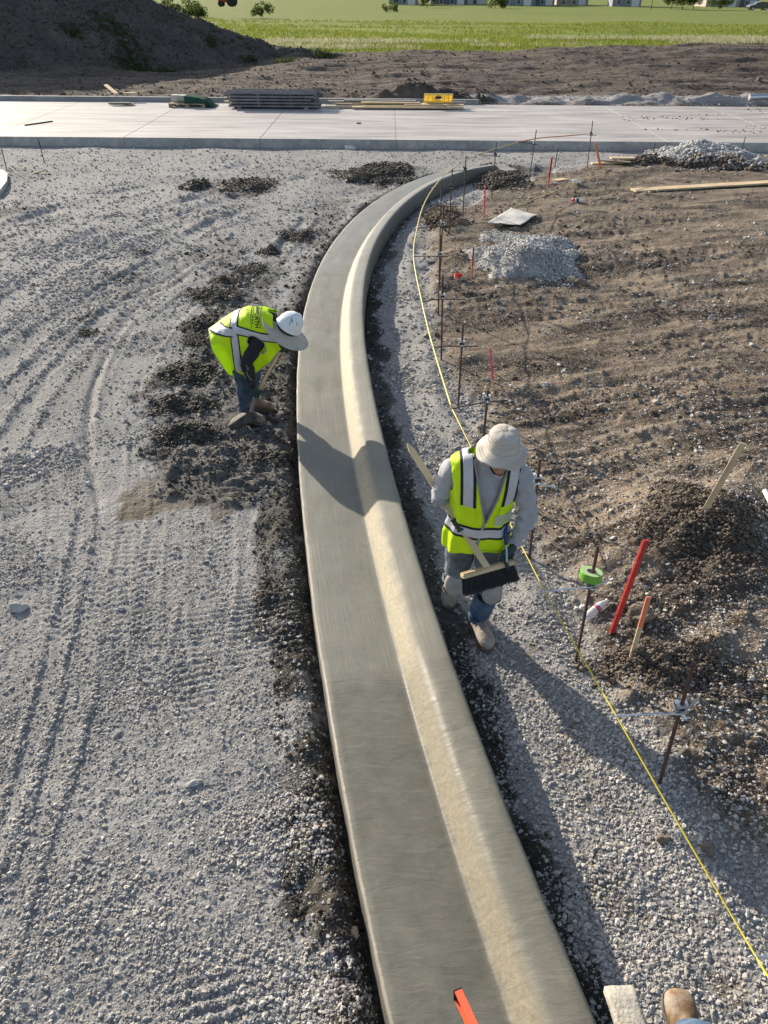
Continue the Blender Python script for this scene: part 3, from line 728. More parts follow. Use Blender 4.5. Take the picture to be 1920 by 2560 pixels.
X, Y = np.meshgrid(xv, yv); h_, dk_, gv_, mm_ = far_fields(X, Y)
h_ = np.where(Y > 57, -.9, h_)
me = grid_mesh('dirt_verge', X, Y, h_, {'m1': (dk_, gv_, dk_ * 0)})
o = link('terrain', me, mat=far_material()); tag(o, 'bare earth, berm and dark spoil heap beyond the road', kind='structure')

# clods on the far earth
x = rng.uniform(-30, 32, 150000); y = 31.5 + 19 * rng.uniform(0, 1, 150000) ** 1.2
h, dk, gv, mm = far_fields(x, y)
k = rng.uniform(0, 1, len(x)) < (.12 + .7 * dk + .45 * gv * sst(.45, .6, fbm(x, y, .8, 210))) * .7
x, y, h, dk, gv = x[k], y[k], h[k], dk[k], gv[k]; sz = np.clip(rng.gamma(2.2, .022, len(x)), .025, .28)
a = dk > .5
NG_SPOIL = stones_nodes('spoil_clod_nodes', [stone_mat('spoil_clod', (.06, .053, .047), (.13, .112, .095)), CLOD[1]]); o = scatter('spoil_clods', np.stack([x, y, h + sz * .15], 1)[a], sz[a], NG_SPOIL, flat=.8); tag(o, 'dark clods over the spoil heap beyond the road', 'soil', kind='stuff')
b = ~a & (gv < .5)
o = scatter('verge_clods', np.stack([x, y, h + sz * .15], 1)[b], sz[b] * .8, NG_SOIL, flat=.8); tag(o, 'brown clods on the bare earth beyond the road', 'soil', kind='stuff')
b = ~a & (gv >= .5)
o = scatter('verge_gravel', np.stack([x, y, h + sz * .1], 1)[b], sz[b] * .55, NG_STONE); tag(o, 'grey stones along the far side of the road', 'gravel', kind='stuff')

# ------------------------------------------------------------------ the meadow, as far as the horizon
def field_material():
    n = NB('meadow'); g = n.n('ShaderNodeNewGeometry').outputs['Position']
    v = n.n('ShaderNodeVectorMath', {0: g, 1: (.22, 1, 1)}, operation='MULTIPLY').outputs[0]
    a = n.noise(v, .09, 7, .7, .4); b = n.noise(v, .35, 6, .7); f = n.noise(g, 3, 5, .7)
    sep = n.n('ShaderNodeSeparateXYZ', {0: g})
    c = n.mix(n.ramp(a, .4, .6), (.125, .175, .022), (.20, .24, .035))
    c = n.mix(n.ramp(b, .48, .68), c, (.25, .25, .075))
    c = n.mix(n.ramp(n.noise(v, .16, 6, .8), .56, .66), c, (.09, .125, .03))
    c = n.mix(n.math('MULTIPLY', n.ramp(sep.outputs[1], 105, 150), n.ramp(b, .3, .6, .4, 1)), c, (.17, .20, .055))
    c = n.mul(c, n.ramp(f, .25, .75, .75, 1.25))
    n.set(n.b, 'Base Color', c); n.b.inputs['Roughness'].default_value = .9; n.b.inputs['Specular IOR Level'].default_value = .1
    n.set(n.b, 'Normal', n.n('ShaderNodeBump', {'Height': n.math('ADD', f, n.math('MULTIPLY', b, 3)), 'Strength': .6, 'Distance': .15}))
    return n.m
def field_z(x, y):
    z = -.10 - .0052 * np.clip(y - 60, 0, 140)
    z = z - .55 * (1 - sst(52, 60, y))
    cz = ray_at_y(960, 24, 215).z
    z = z + (cz + .83) * sst(185, 212, y) * 1.0 + (-.45) * sst(222, 250, y) + .2 * sst(250, 300, y)
    return z + (fbm(x, y, 14, 301, 3) - .5) * .5 * sst(60, 90, y) * (1 - sst(200, 215, y) * .7)
yv = np.r_[47, 50, 53, np.linspace(55, 320, 260), 380, 600, 1200, 3000]; xv = np.r_[-2500, -900, -400, np.linspace(-180, 200, 150), 400, 900, 2500]
X, Y = np.meshgrid(xv, yv); Z = field_z(X, Y)
o = link('field', grid_mesh('field', X, Y, Z), mat=field_material()); tag(o, 'wide sunlit green meadow beyond the berm', kind='structure')

def blades(name, x, y, z, hgt, wid, m, per=3, lean=.35):
    """one mesh of upright two-triangle grass blades"""
    n = len(x) * per
    x = np.repeat(x, per) + rng.normal(0, .5, n) * np.repeat(wid, per) * 4; y = np.repeat(y, per) + rng.normal(0, .5, n) * np.repeat(wid, per) * 4; z = np.repeat(z, per)
    hg = np.repeat(hgt, per) * rng.uniform(.6, 1.2, n); wd = np.repeat(wid, per)
    a = rng.uniform(0, 6.28, n); dx, dy = np.cos(a) * wd, np.sin(a) * wd; lx, ly = rng.normal(0, lean, n) * hg, rng.normal(0, lean, n) * hg
    v = np.stack([np.stack([x - dx, y - dy, z - .02], 1), np.stack([x + dx, y + dy, z - .02], 1), np.stack([x + lx * .4 + dx * .7, y + ly * .4 + dy * .7, z + hg * .6], 1), np.stack([x + lx, y + ly, z + hg], 1)], 1).reshape(-1, 3)
    i = np.arange(n)[:, None] * 4
    f = np.concatenate([i + [0, 1, 2], i + [0, 2, 3]], 1).reshape(-1, 3)
    me = bpy.data.meshes.new(name); me.from_pydata(v.tolist(), [], f.tolist())
    return link(name, me, mat=m)
def leaf_mat(name, a, b, sc=.4):
    n = NB(name); g = n.n('ShaderNodeNewGeometry').outputs['Position']
    c = n.mul(n.mix(n.ramp(n.noise(g, sc, 5, .7), .35, .65), a, b), n.ramp(n.noise(g, 6, 3), .3, .7, .75, 1.25))
    n.set(n.b, 'Base Color', c); n.b.inputs['Roughness'].default_value = .7; n.b.inputs['Specular IOR Level'].default_value = .2
    tr = n.n('ShaderNodeBsdfTranslucent', {'Color': c}); ad = n.n('ShaderNodeMixShader', {0: .45}); n.t.links.new(n.b.outputs[0], ad.inputs[1]); n.t.links.new(tr.outputs[0], ad.inputs[2])
    n.t.links.new(ad.outputs[0], n.t.nodes['Material Output'].inputs['Surface'])
    return n.m
M['grass'] = leaf_mat('grass_blades', (.14, .19, .024), (.225, .25, .05), .25)
M['straw'] = leaf_mat('seed_heads', (.30, .29, .17), (.42, .41, .30), 1)
M['leaf'] = leaf_mat('leaves', (.05, .075, .02), (.10, .13, .03), 1)
M['weed'] = leaf_mat('weeds', (.04, .065, .02), (.075, .10, .03), 1)
n_ = 50000; t_ = rng.uniform(0, 1, n_); y = 51 / (1 - t_ * .62); x = rng.uniform(-1, 1, n_) * y * .56
z = field_z(x, y); k = fbm(x * .3, y, 5, 310, 3) > .36; x, y, z = x[k], y[k], z[k]
o = blades('meadow_grass', x, y, z, rng.uniform(.22, .42, len(x)) * (.8 + .3 * (y < 60)), .012 * y / 40, M['grass'], 3); tag(o, 'tall green meadow grass beyond the berm', 'grass', kind='stuff')
x = rng.uniform(-10, 45, 30000); y = rng.uniform(52, 85, 30000); k = (fbm(x * .25, y, 3, 320, 3) > .60) & (np.abs(x) < y * .56); x, y = x[k], y[k]
o = blades('seed_heads', x, y, field_z(x, y) + .22, rng.uniform(.15, .3, len(x)), .014 + x * 0, M['straw'], 2); tag(o, 'drifts of pale seed heads in the meadow', 'grass', kind='stuff')
# weeds on the spoil heap
P = []
for cx, cy, r_ in [(a_, b_, c_ * .8) for a_, b_, c_ in ((-13.2, 45.2, 1.5), (-12.0, 44.3, 1.0), (-14.4, 46.0, 1.1), (-11.0, 44.0, .6), (-13.0, 44.2, .9), (-15.6, 44.7, .6), (-5.3, 47.2, .7), (-3.6, 49, .8), (-7.4, 47.5, .5), (-9.4, 48.0, .4))]:
    n_ = int(90 * r_); P.append(np.stack([cx + rng.normal(0, r_ * .5, n_), cy + rng.normal(0, r_ * .5, n_)], 1))
P = np.concatenate(P); z = far_fields(P[:, 0], P[:, 1])[0]
o = blades('weeds', P[:, 0], P[:, 1], z, rng.uniform(.08, .26, len(P)), .02 + z * 0, M['weed'], 4, .5); tag(o, 'green weeds sprouting on the dark spoil heap', 'weeds', kind='stuff')
x = rng.uniform(-34, 34, 500); y = rng.uniform(48, 50.5, 500); z = far_fields(x, y)[0]
k = (x < -6) | (fbm(x, y, 1.5, 330) > .6)
o = blades('ridge_weeds', x[k], y[k], z[k], rng.uniform(.06, .2, k.sum()), .03 + z[k] * 0, M['weed'], 3, .5); tag(o, 'sparse weeds along the crest of the earth berm', 'weeds', kind='stuff')

# ------------------------------------------------------------------ far trees, shrubs, houses, car, machine
def leafy(name, pts, r, n, leaf, m, parent):
    """leaf-sized faces through the crown's volume; pts = blob centres with radii"""
    v = []; f = []
    for i in range(n):
        c, br = random.choice(pts)
        d = Vector((random.gauss(0, 1), random.gauss(0, 1), random.gauss(0, 1))).normalized() * br * random.uniform(.55, 1.05)
        p = Vector(c) + d; a = Vector((random.gauss(0, 1), random.gauss(0, 1), random.gauss(0, 1))).normalized(); b = a.orthogonal().normalized()
        s = leaf * random.uniform(.6, 1.3); k = len(v)
        v += [p - a * s, p + b * s * .5, p + a * s, p - b * s * .5]; f.append((k, k + 1, k + 2, k + 3))
    me = bpy.data.meshes.new(name); me.from_pydata([tuple(q) for q in v], [], f)
    return link(name, me, parent, m)
M['bark'] = mat('bark', (.08, .065, .05), .9, var=.2)
def tree(name, loc, h, w_, label, cat, group, n=900):
    t = empty(name, loc); tag(t, label, cat, group)
    bm = bmesh.new(); th = h * .35
    add_tube(bm, [(0, 0, -.3), (.03 * h, 0, th), (.02 * h, .02 * h, h * .75)], [h * .03, h * .02, h * .006], 7)
    for k in range(5):
        a = k * 1.3; add_tube(bm, [(.02 * h, 0, th * (.8 + .1 * k)), (math.cos(a) * w_ * .4, math.sin(a) * w_ * .4, h * (.5 + .07 * k))], [h * .012, h * .004], 5)
    bm_obj('trunk', bm, M['bark'], t, smooth=True)
    pts = [((random.uniform(-.5, .5) * w_, random.uniform(-.5, .5) * w_, random.uniform(.3, .85) * h), random.uniform(.14, .26) * w_) for _ in range(12)]
    leafy('crown', pts, 0, n, w_ * .06, M['leaf'], t)
    return t
def fz(x, y): return float(field_z(np.array([float(x)]), np.array([float(y)]))[0])
sh = [(440, 18, 150, 2.2, 'tall bright shrub right behind the slope of the spoil heap'), (468, 20, 150, 2.6, 'rounded shrub, third from left on the line behind the spoil heap'), (495, 20, 152, 1.7, 'low shrub just left of the far red machine'), (650, 22, 150, 2.2, 'small round shrub right of the far red machine'),
      (400, 10, 170, 3, 'large hedge shrub nearest the top of the spoil heap'), (975, 14, 200, 1.8, 'dark low shrub beside the far dark post')]
for i, (px, py, d, h, lb) in enumerate(sh):
    p = ray_at_y(px, py, d); tree('shrub', (p.x, d, fz(p.x, d) - .2), h, h * 1.5, lb, 'shrub', 'shrubs at the far edge of the meadow', 700)
far_h = [(1010, 'grey'), (1120, 'dark'), (1180, 'white'), (1290, 'grey'), (1345, 'dark'), (1420, 'tan'), (1560, 'grey'), (1790, 'tan'), (1850, 'dark')]
HM = {'grey': mat('grey_siding', (.20, .22, .25), .7), 'dark': mat('slate_siding', (.10, .12, .15), .7), 'white': mat('white_siding', (.60, .62, .62), .7), 'tan': mat('tan_siding', (.33, .29, .25), .7)}
M['shingle'] = mat('roof_shingle', (.07, .065, .065), .85, var=.2); M['glass'] = mat('window_glass', (.04, .06, .08), .08, spec=.8); M['trim'] = mat('white_trim', (.65, .65, .65), .6)
lbls = ['grey house leftmost of the far row above the meadow', 'dark slate house second from left in the far row', 'white sided house in the middle of the far row', 'grey house right of the white house in the far row', 'dark slate house left of the tan house in the far row', 'tan house right of two dark houses in the far row', 'grey house near the far light pole', 'tan house behind the far trees at right', 'dark house rightmost above the dark parked car']
for i, (px, kind) in enumerate(far_h):
    d = 300 + (i % 3) * 9; p = ray_at_y(px, 10, d); z0 = ray_at_y(px, 14 + (px - 960) * .003, d).z
    t = empty('house', (p.x, d, z0), (0, 0, random.uniform(-.1, .1))); tag(t, lbls[i], 'house', 'houses in a row beyond the meadow')
    W, D, Hh = 9 + (i % 2) * 2, 10, 5.6
    bm = bmesh.new(); add_box(bm, (0, 0, Hh / 2 - .5), (W, D, Hh + 1)); bm_obj('wall', bm, HM[kind], t)
    bm = bmesh.new(); a = [bm.verts.new(q) for q in ((-W / 2 - .4, -D / 2 - .4, Hh), (W / 2 + .4, -D / 2 - .4, Hh), (W / 2 + .4, D / 2 + .4, Hh), (-W / 2 - .4, D / 2 + .4, Hh), (-W / 2 - .4, 0, Hh + 2.6), (W / 2 + .4, 0, Hh + 2.6))]
    for q in ((0, 1, 5, 4), (2, 3, 4, 5), (0, 4, 3), (1, 2, 5), (3, 2, 1, 0)): bm.faces.new([a[j] for j in q])
    bm_obj('roof', bm, M['shingle'], t)
    for (wx, wz) in ((-W * .28, 1.2), (W * .05, 1.2), (-W * .28, 4.0), (W * .28, 4.0), (0, 4.0)):
        bm = bmesh.new(); add_box(bm, (wx, -D / 2 - .04, wz), (1.3, .1, 1.4)); wn = bm_obj('window', bm, M['trim'], t)
        bm = bmesh.new(); add_box(bm, (wx, -D / 2 - .10, wz), (1.05, .04, 1.15)); bm_obj('pane', bm, M['glass'], wn)
    bm = bmesh.new(); add_box(bm, (W * .3, -D / 2 - .04, .95), (2.4, .1, 1.9)); bm_obj('garage_door', bm, M['trim'], t)
for i, (px, d, h, w_, lb) in enumerate([(1508 + 200, 262, 5, 5, 'round green tree left of the far road car'), (1735, 262, 3.4, 4, 'smaller bushy tree right beside the round green tree'), (1680, 270, 4, 5, 'dark leafy tree left of the round green tree'), (1800, 262, 2.6, 5, 'low wide tree just left of the dark parked car'), (1238, 262, 3, 5, 'low tree in front of the middle houses'), (1068, 262, 3, 4, 'low tree near the left far houses')]):
    p = ray_at_y(px, 10, d); tree('far_tree', (p.x, d, ray_at_y(px, 16 + (px - 960) * .003, d).z - .2), h, w_, lb, 'tree', 'trees before the far houses', 900)

M['carpaint'] = mat('dark_car_paint', (.022, .03, .035), .25, coat=1); M['tyre'] = mat('tyre', (.02, .02, .02), .9); M['lamp'] = mat('tail_lamp', (.35, .02, .02), .3)
def prism(bm, prof, y0, y1):
    """prism of an x-z outline between two y"""
    a = [bm.verts.new((x, y0, z)) for x, z in prof]; b = [bm.verts.new((x, y1, z)) for x, z in prof]; n = len(prof)
    for k in range(n): bm.faces.new((a[k], a[(k + 1) % n], b[(k + 1) % n], b[k]))
    bm.faces.new(a[::-1]); bm.faces.new(b)
p = ray_at_y(1893, 26, 215)
car = empty('parked_car', (p.x, 215, p.z)); tag(car, 'dark family car on the far road at the top right', 'car')
bm = bmesh.new(); prism(bm, [(-2.35, .35), (-2.35, .8), (-2.2, 1.0), (-1.5, 1.1), (-.8, 1.15), (1.9, 1.15), (2.25, 1.05), (2.35, .7), (2.35, .35)], -.9, .9); bm_obj('body', bm, M['carpaint'], car, bevel=.06)
bm = bmesh.new(); prism(bm, [(-1.2, 1.1), (-.5, 1.62), (.2, 1.7), (1.7, 1.68), (2.15, 1.12)], -.8, .8); bm_obj('cabin', bm, M['carpaint'], car, bevel=.05)
for (a, b) in ((-.95, -.1), (0, .75), (.85, 1.7)):
    bm = bmesh.new(); prism(bm, [(a, 1.17), (a + (.4 if a < -.5 else .05), 1.55), (b, 1.58), (b + (.1 if b > 1.5 else 0), 1.17)], -.83, -.81); bm_obj('window', bm, M['glass'], car)
for xx in (-1.5, 1.45):
    for yy in (-.86, .86):
        bm = bmesh.new(); add_lathe(bm, [(.2, -.11), (.34, -.09), (.34, .09), (.2, .11)], 18, Matrix.Translation((xx, yy, .34)) @ Matrix.Rotation(PI / 2, 4, 'X')); w_o = bm_obj('wheel', bm, M['tyre'], car)
        bm = bmesh.new(); add_lathe(bm, [(.0, -.115), (.19, -.115), (.19, .115), (0, .115)], 12, Matrix.Translation((xx, yy, .34)) @ Matrix.Rotation(PI / 2, 4, 'X')); bm_obj('rim', bm, M['zinc'], w_o)
for yy in (-.7, .7):
    bm = bmesh.new(); add_box(bm, (2.34, yy, .85), (.06, .25, .18)); bm_obj('tail_lamp', bm, M['lamp'], car)
    bm = bmesh.new(); add_box(bm, (-2.34, yy, .75), (.06, .3, .15)); bm_obj('headlight', bm, M['whiteplastic'], car)
# red machine behind the meadow
M['redmachine'] = mat('red_machine_paint', (.42, .03, .02), .5)
p = ray_at_y(568, 16, 150)
t = empty('tractor', (p.x, 150, ray_at_y(568, 17, 150).z)); tag(t, 'red tractor parked at the far edge of the meadow', 'tractor')
bm = bmesh.new(); add_box(bm, (-.5, 0, 1.0), (1.5, .9, .8)); add_box(bm, (-1.28, 0, .85), (.1, .8, .6)); bm_obj('bonnet', bm, M['redmachine'], t, bevel=.05)
bm = bmesh.new(); add_box(bm, (.75, 0, 1.1), (1.1, 1.2, 1.0)); bm_obj('body', bm, M['redmachine'], t, bevel=.05)
bm = bmesh.new(); add_box(bm, (.75, 0, 2.0), (.95, 1.05, .8)); bm_obj('cab_window', bm, M['glass'], t)
bm = bmesh.new(); add_box(bm, (.75, 0, 2.45), (1.15, 1.3, .12)); bm_obj('cab_roof', bm, M['redmachine'], t, bevel=.03)
for (xx, r_, ) in ((-.9, .42), (.85, .75)):
    for yy in (-.75, .75):
        bm = bmesh.new(); add_lathe(bm, [(r_ * .5, -.14), (r_, -.12), (r_, .12), (r_ * .5, .14)], 20, Matrix.Translation((xx, yy, r_)) @ Matrix.Rotation(PI / 2, 4, 'X')); bm_obj('wheel', bm, M['tyre'], t)
p = ray_at_y(993, 18, 190); bm = bmesh.new(); add_tube(bm, [(0, 0, -.4), (0, 0, 1.5)], .06, 8); add_box(bm, (0, 0, 1.2), (.35, .06, .5)); o = bm_obj('post', bm, M['darksteel']); o.location = (p.x, 190, p.z); tag(o, 'short dark post with a plate at the far edge of the meadow', 'post')
p = ray_at_y(1628, 20, 240); bm = bmesh.new(); add_tube(bm, [(0, 0, -.4), (0, 0, 7), (-.6, 0, 7.6), (-1.6, 0, 7.8)], .09, 8); o = bm_obj('light_pole', bm, M['darksteel']); o.location = (p.x, 240, p.z); tag(o, 'thin dark light pole by the far houses', 'light pole')

# ------------------------------------------------------------------ form stakes with clamps, arms, and the string line
def grade_stake(base, top_h, clamp_z, arm_l, arm_r, label, clampmat='alu', rust='rust', lean=(0, 0), big=False):
    """rod driven in the ground; arm_l / arm_r are world points where the arm ends"""
    t = empty('grade_stake', base); tag(t, label, 'grade stake', 'steel grade stakes carrying the string line')
    B = Vector(base)
    bm = bmesh.new(); top = Vector((lean[0], lean[1], top_h)); add_tube(bm, [(0, 0, -.15), top], .0105, 8); bm_obj('rod', bm, M[rust], t, smooth=False)
    c = top * (clamp_z / top_h)
    L, Rr = Vector(arm_l) - B, Vector(arm_r) - B
    bm = bmesh.new()
    off = Vector((0, -.022, 0)); mid = c + off
    add_tube(bm, [L, L.lerp(mid, .45) + Vector((0, 0, .008)), mid, Rr], .0065, 7); bm_obj('arm', bm, M['zinc' if big else 'rust'], t)
    dx = (Rr - L).normalized(); cl = empty
    q = dx.to_track_quat('X', 'Z')
    bm = bmesh.new()
    add_box(bm, c + Vector((0, 0, 0)), (.055, .05, .012), q); add_box(bm, c + Vector((0, 0, .045)), (.055, .05, .008), q)
    add_box(bm, c + q @ Vector((-.026, 0, .022)), (.006, .048, .05), q); add_box(bm, c + q @ Vector((.026, 0, .022)), (.006, .048, .05), q)
    add_box(bm, c + Vector((0, .026, .015)), (.05, .006, .06), q)
    add_box(bm, c + Vector((-.03, -.006, .06)), (.02, .03, .03), q)
    cm = bm_obj('clamp', bm, M[clampmat], t, bevel=.002)
    bm = bmesh.new(); add_tube(bm, [c + Vector((0, -.03, .022)), c + Vector((0, -.07, .022))], .006, 6); add_tube(bm, [c + Vector((-.022, -.068, .022)), c + Vector((.022, -.068, .022))], .0045, 6); bm_obj('thumbscrew', bm, M['zinc'], cm)
    # the hook at the arm's end that holds the line
    bm = bmesh.new(); add_tube(bm, [L, L + dx * -.02 + Vector((0, 0, .012)), L + dx * -.03 + Vector((0, 0, -.004))], .004, 6); bm_obj('line_hook', bm, M['zinc'], t)
    return t
# name: (base px, top px, clamp px, arm-left px, arm-right px, label)
ST = [
 ((1650, 1960), (1735, 1655), (1708, 1776), (1541, 1790), (1745, 1748), 'nearest steel grade stake, rusty rod with shiny bent clamp and bright arm', 1),
 ((1440, 1655), (1495, 1365), (1478, 1462), (1363, 1480), (1533, 1447), 'steel grade stake with the roll of green tape on it', 1),
 ((1325, 1395), (1350, 1147), (1346, 1205), (1262, 1225), (1388, 1219), 'steel grade stake right behind the man carrying the broom', 1),
 (None, (1220, 975), (1222, 1003), (1130, 1022), (1268, 1000), 'steel grade stake rising just above the bucket hat', 0),
 ((1145, 1020), (1158, 810), (1156, 864), (1083, 868), (1196, 865), 'steel grade stake left of the tall pink and bare lath', 0),
 ((1104, 900), (1107, 687), (1107, 746), (1055, 755), (1150, 749), 'steel grade stake in front of two others, brown soil behind', 0),
 ((1096, 790), (1101, 586), (1099, 640), (1034, 642), (1125, 640), 'steel grade stake with the farthest left reaching arm', 0),
 ((1099, 697), (1109, 512), (1104, 564), (1043, 571), (1128, 568), 'thin steel grade stake doubled close beside another one', 0),
 ((1099, 632), (1104, 454), (1102, 513), (1058, 516), (1133, 517), 'steel grade stake with pale clamp, by the curb end bend', 0),
 ((1122, 583), (1131, 422), (1127, 472), (1084, 470), (1155, 474), 'dark steel grade stake before the shaded back of the curb', 0),
 ((1157, 542), (1165, 390), (1162, 426), (1122, 430), (1195, 428), 'dark steel grade stake in front of the curb tip', 0),
 ((1229, 495), (1241, 357), (1238, 390), (1195, 387), (1250, 392), 'dark steel grade stake just right of the curb tip', 0),
 ((1320, 463), (1341, 325), (1335, 360), (1296, 355), (1346, 363), 'steel grade stake with pale clamp at the end of the yellow line', 0),
 ((1468, 422), (1482, 302), (1476, 338), (1450, 337), (1492, 338), 'farthest steel grade stake, by the small lumber heap', 0)]
line_pts = []
for i, (bp, tp, cp, al, ar, lb, big) in enumerate(ST):
    if bp is None:
        top = gp(*tp, .95); b = Vector((top.x - .0, top.y, ground_z(top.x, top.y))); hgt = .95 - b.z; tw = top
    else:
        b = gpg(*bp); tw = ray_at_y(*tp, b.y); hgt = tw.z - b.z
    lean = (tw.x - b.x, 0)
    c = ray_at_y(*cp, b.y); cz = c.z - b.z
    L = ray_at_y(*al, b.y - .01); Rr = ray_at_y(*ar, b.y - .03)
    grade_stake(b, hgt, cz, L, Rr, lb, 'alu' if big else ('darksteel' if i in (9, 10, 11, 13) else 'alu'), 'rust', lean, bool(big))
    line_pts.append(Vector(L))
    if i == 1: TAPE = (b + Vector((lean[0] * cz / hgt, 0, cz)))
bm = bmesh.new()
p0 = ray_at_y(1890, 2392, 1.6); q0 = ray_at_y(1960, 2500, 1.35)
lp = [Vector(q0) + (Vector(q0) - Vector(p0)) * 3, Vector(q0), Vector(p0), line_pts[0], line_pts[1]] + [line_pts[3] + Vector((.0, 0, 0))]
def with_sag(pts, sag=.006):
    out = []
    for a, b in zip(pts[:-1], pts[1:]):
        for k in range(6): t = k / 6; out.append(a.lerp(b, t) - Vector((0, 0, sag * 4 * t * (1 - t))))
    return out + [pts[-1]]
add_tube(bm, with_sag(lp), .0042, 6); o = bm_obj('string_line', bm, M['yellow_line'], smooth=True); tag(o, 'taut yellow string line running from lower right to the stakes', 'string line')
def catmull(P, n=10):
    P = [P[0] * 2 - P[1]] + list(P) + [P[-1] * 2 - P[-2]]; out = []
    for i in range(1, len(P) - 2):
        for k in range(n):
            t = k / n; a, b, c, d = P[i - 1], P[i], P[i + 1], P[i + 2]
            out.append(.5 * ((2 * b) + (c - a) * t + (2 * a - 5 * b + 4 * c - d) * t * t + (3 * b - a - 3 * c + d) * t ** 3))
    return out + [P[-2]]
bm = bmesh.new(); cp_ = catmull(line_pts[3:13]); add_tube(bm, cp_, .009, 7); o = bm_obj('guide_rod', bm, M['yellow_rod'], smooth=True); tag(o, 'yellow flexible rod bending along the line of stakes', 'guide rod')
bm = bmesh.new(); yy = line_pts[12].y
add_tube(bm, catmull([line_pts[12], Vector(ray_at_y(1350, 345, yy + .4)), Vector(ray_at_y(1400, 341, yy + .9)), Vector(ray_at_y(1450, 337, yy + 1.3))]), .011, 7); o = bm_obj('guide_rod', bm, M['orange_rod'], smooth=True); tag(o, 'orange flexible rod at the far end of the yellow one', 'guide rod')
# the last stake is out of frame: only its arm and clamp end show
b = Vector((p0.x + .18, p0.y, ground_z(p0.x + .18, p0.y)))
grade_stake(b, .95, p0.z - b.z, p0, p0 + Vector((.28, 0, .02)), 'steel grade stake at the lower right frame edge, only its arm end seen', 'alu', 'rust', (0, 0), True)
# yellow line lying across the soil, with its end
bm = bmesh.new(); P_ = [gpg(1285, 520), gpg(1345, 497), gpg(1440, 458), gpg(1518, 420)]; add_tube(bm, [p + Vector((0, 0, .02)) for p in catmull(P_)], .007, 6); o = bm_obj('loose_line', bm, M['yellow_rod'], smooth=True); tag(o, 'yellow rod lying on the brown soil behind the pale sheet', 'guide rod')

# green tape roll on the second stake
t = empty('tape_roll', TAPE + Vector((-.012, -.0, .045))); t.rotation_euler = (R(-8), R(6), 0); tag(t, 'roll of bright green tape hung over a steel stake', 'tape roll')
bm = bmesh.new(); add_lathe(bm, [(.036, 0), (.066, 0), (.068, .004), (.068, .050), (.066, .054), (.036, .054)], 40); bmesh.ops.delete(bm, geom=[f for f in bm.faces if len(f.verts) > 4], context='FACES'); bm_obj('tape', bm, M['green_tape'], t, smooth=False)
bm = bmesh.new(); add_lathe(bm, [(.037, .0545), (.066, .0545), (.066, .0555), (.037, .0555)], 40); bmesh.ops.delete(bm, geom=[f for f in bm.faces if len(f.verts) > 4], context='FACES'); bm_obj('wound_edge', bm, M['tape_side'], t)
bm = bmesh.new(); add_lathe(bm, [(.031, -.001), (.036, -.001), (.036, .056), (.031, .056)], 40); bmesh.ops.delete(bm, geom=[f for f in bm.faces if len(f.verts) > 4], context='FACES')
a = [[v for v in bm.verts]]; bm_obj('core', bm, M['card'], t)

# plain rebar pins
for i, (bp, tp, lb) in enumerate([((1386, 420), (1395, 370), 'short rebar pin between the pink lath and the farthest stakes'), ((112, 408), (95, 345), 'rebar pin leaning left on the gravel at upper left'), ((17, 425), (3, 368), 'rebar pin at the left frame edge above the curb stub'), ((1631, 389), (1639, 356), 'short rebar pin in front of the road left of the gravel heap'), ((1848, 395), (1864, 342), 'rebar pin in front of the road right of the gravel heap')]):
    b = gpg(*bp) if bp[0] < 1900 else gp(*bp); tp_ = ray_at_y(*tp, b.y)
    bm = bmesh.new(); add_tube(bm, [(0, 0, -.1), (tp_.x - b.x, 0, tp_.z - b.z)], .011, 8)
    for k in range(14): z = (tp_.z - b.z) * k / 14; add_tube(bm, [(tp_.x * 0 + (tp_.x - b.x) * k / 14, 0, z), ((tp_.x - b.x) * k / 14, 0, z + .006)], .0125, 8)
    o = bm_obj('rebar_pin', bm, M['darksteel']); o.location = b; tag(o, lb, 'rebar', 'plain rebar pins in the gravel')

# ------------------------------------------------------------------ wooden stakes and laths
def lath(bp, tp, wd, th, mats, label, cat='stake', split=None, yaw=0, point=0, group=None, name='wooden_stake', ly=0.0):
    b = gpg(*bp); tp_ = ray_at_y(*tp, b.y + ly); v = tp_ - b; L = v.length
    z = v.normalized(); y = Vector((math.sin(yaw), math.cos(yaw), 0)); x = y.cross(z).normalized(); y = z.cross(x).normalized()
    t = empty(name, b); t.matrix_world = basis(x, y, z, b); tag(t, label, cat, group)
    def piece(nm, z0, z1, m, pt=0):
        bm = bmesh.new()
        if pt:
            pr_ = [(-wd / 2, z0), (wd / 2, z0), (wd / 2, z1 - pt), (.002, z1), (-.002, z1), (-wd / 2, z1 - pt)]
            prism(bm, pr_, -th / 2, th / 2)
        else: add_box(bm, (0, 0, (z0 + z1) / 2), (wd, th, z1 - z0))
        return bm_obj(nm, bm, M[m], t, bevel=.0015)
    if split is None: piece('shaft', -.12, L, mats[0], point)
    else:
        piece('shaft', -.12, L * split, mats[0]); piece('painted_top', L * split + .0005, L, mats[1], point)
    return t
lath((1530, 1580), (1615, 1350), .040, .020, ['red_paint'], 'tall red painted wooden stake in the soil', yaw=-.35)
lath((1580, 1638), (1622, 1492), .034, .012, ['pine_z', 'salmon_paint'], 'short stake with salmon painted top, right of the red stake', split=.5, yaw=-.2)
lath((1750, 1298), (1858, 1108), .045, .020, ['pine_z'], 'bare leaning wooden stake in the dark soil mound', yaw=.5)
lath((1235, 1003), (1226, 872), .018, .010, ['pine_z', 'pink_paint'], 'tall lath pink above and bare below, behind the bucket hat', split=.42, group='sprayed survey laths')
lath((1180, 695), (1184, 618), .024, .012, ['salmon_paint', 'red_paint'], 'short red lath beside the gravel heap on the soil', split=.4, group='sprayed survey laths')
lath((1210, 545), (1213, 466), .026, .012, ['salmon_paint', 'pink_paint'], 'bright pink lath left of the pale sheet', split=.35, group='sprayed survey laths')
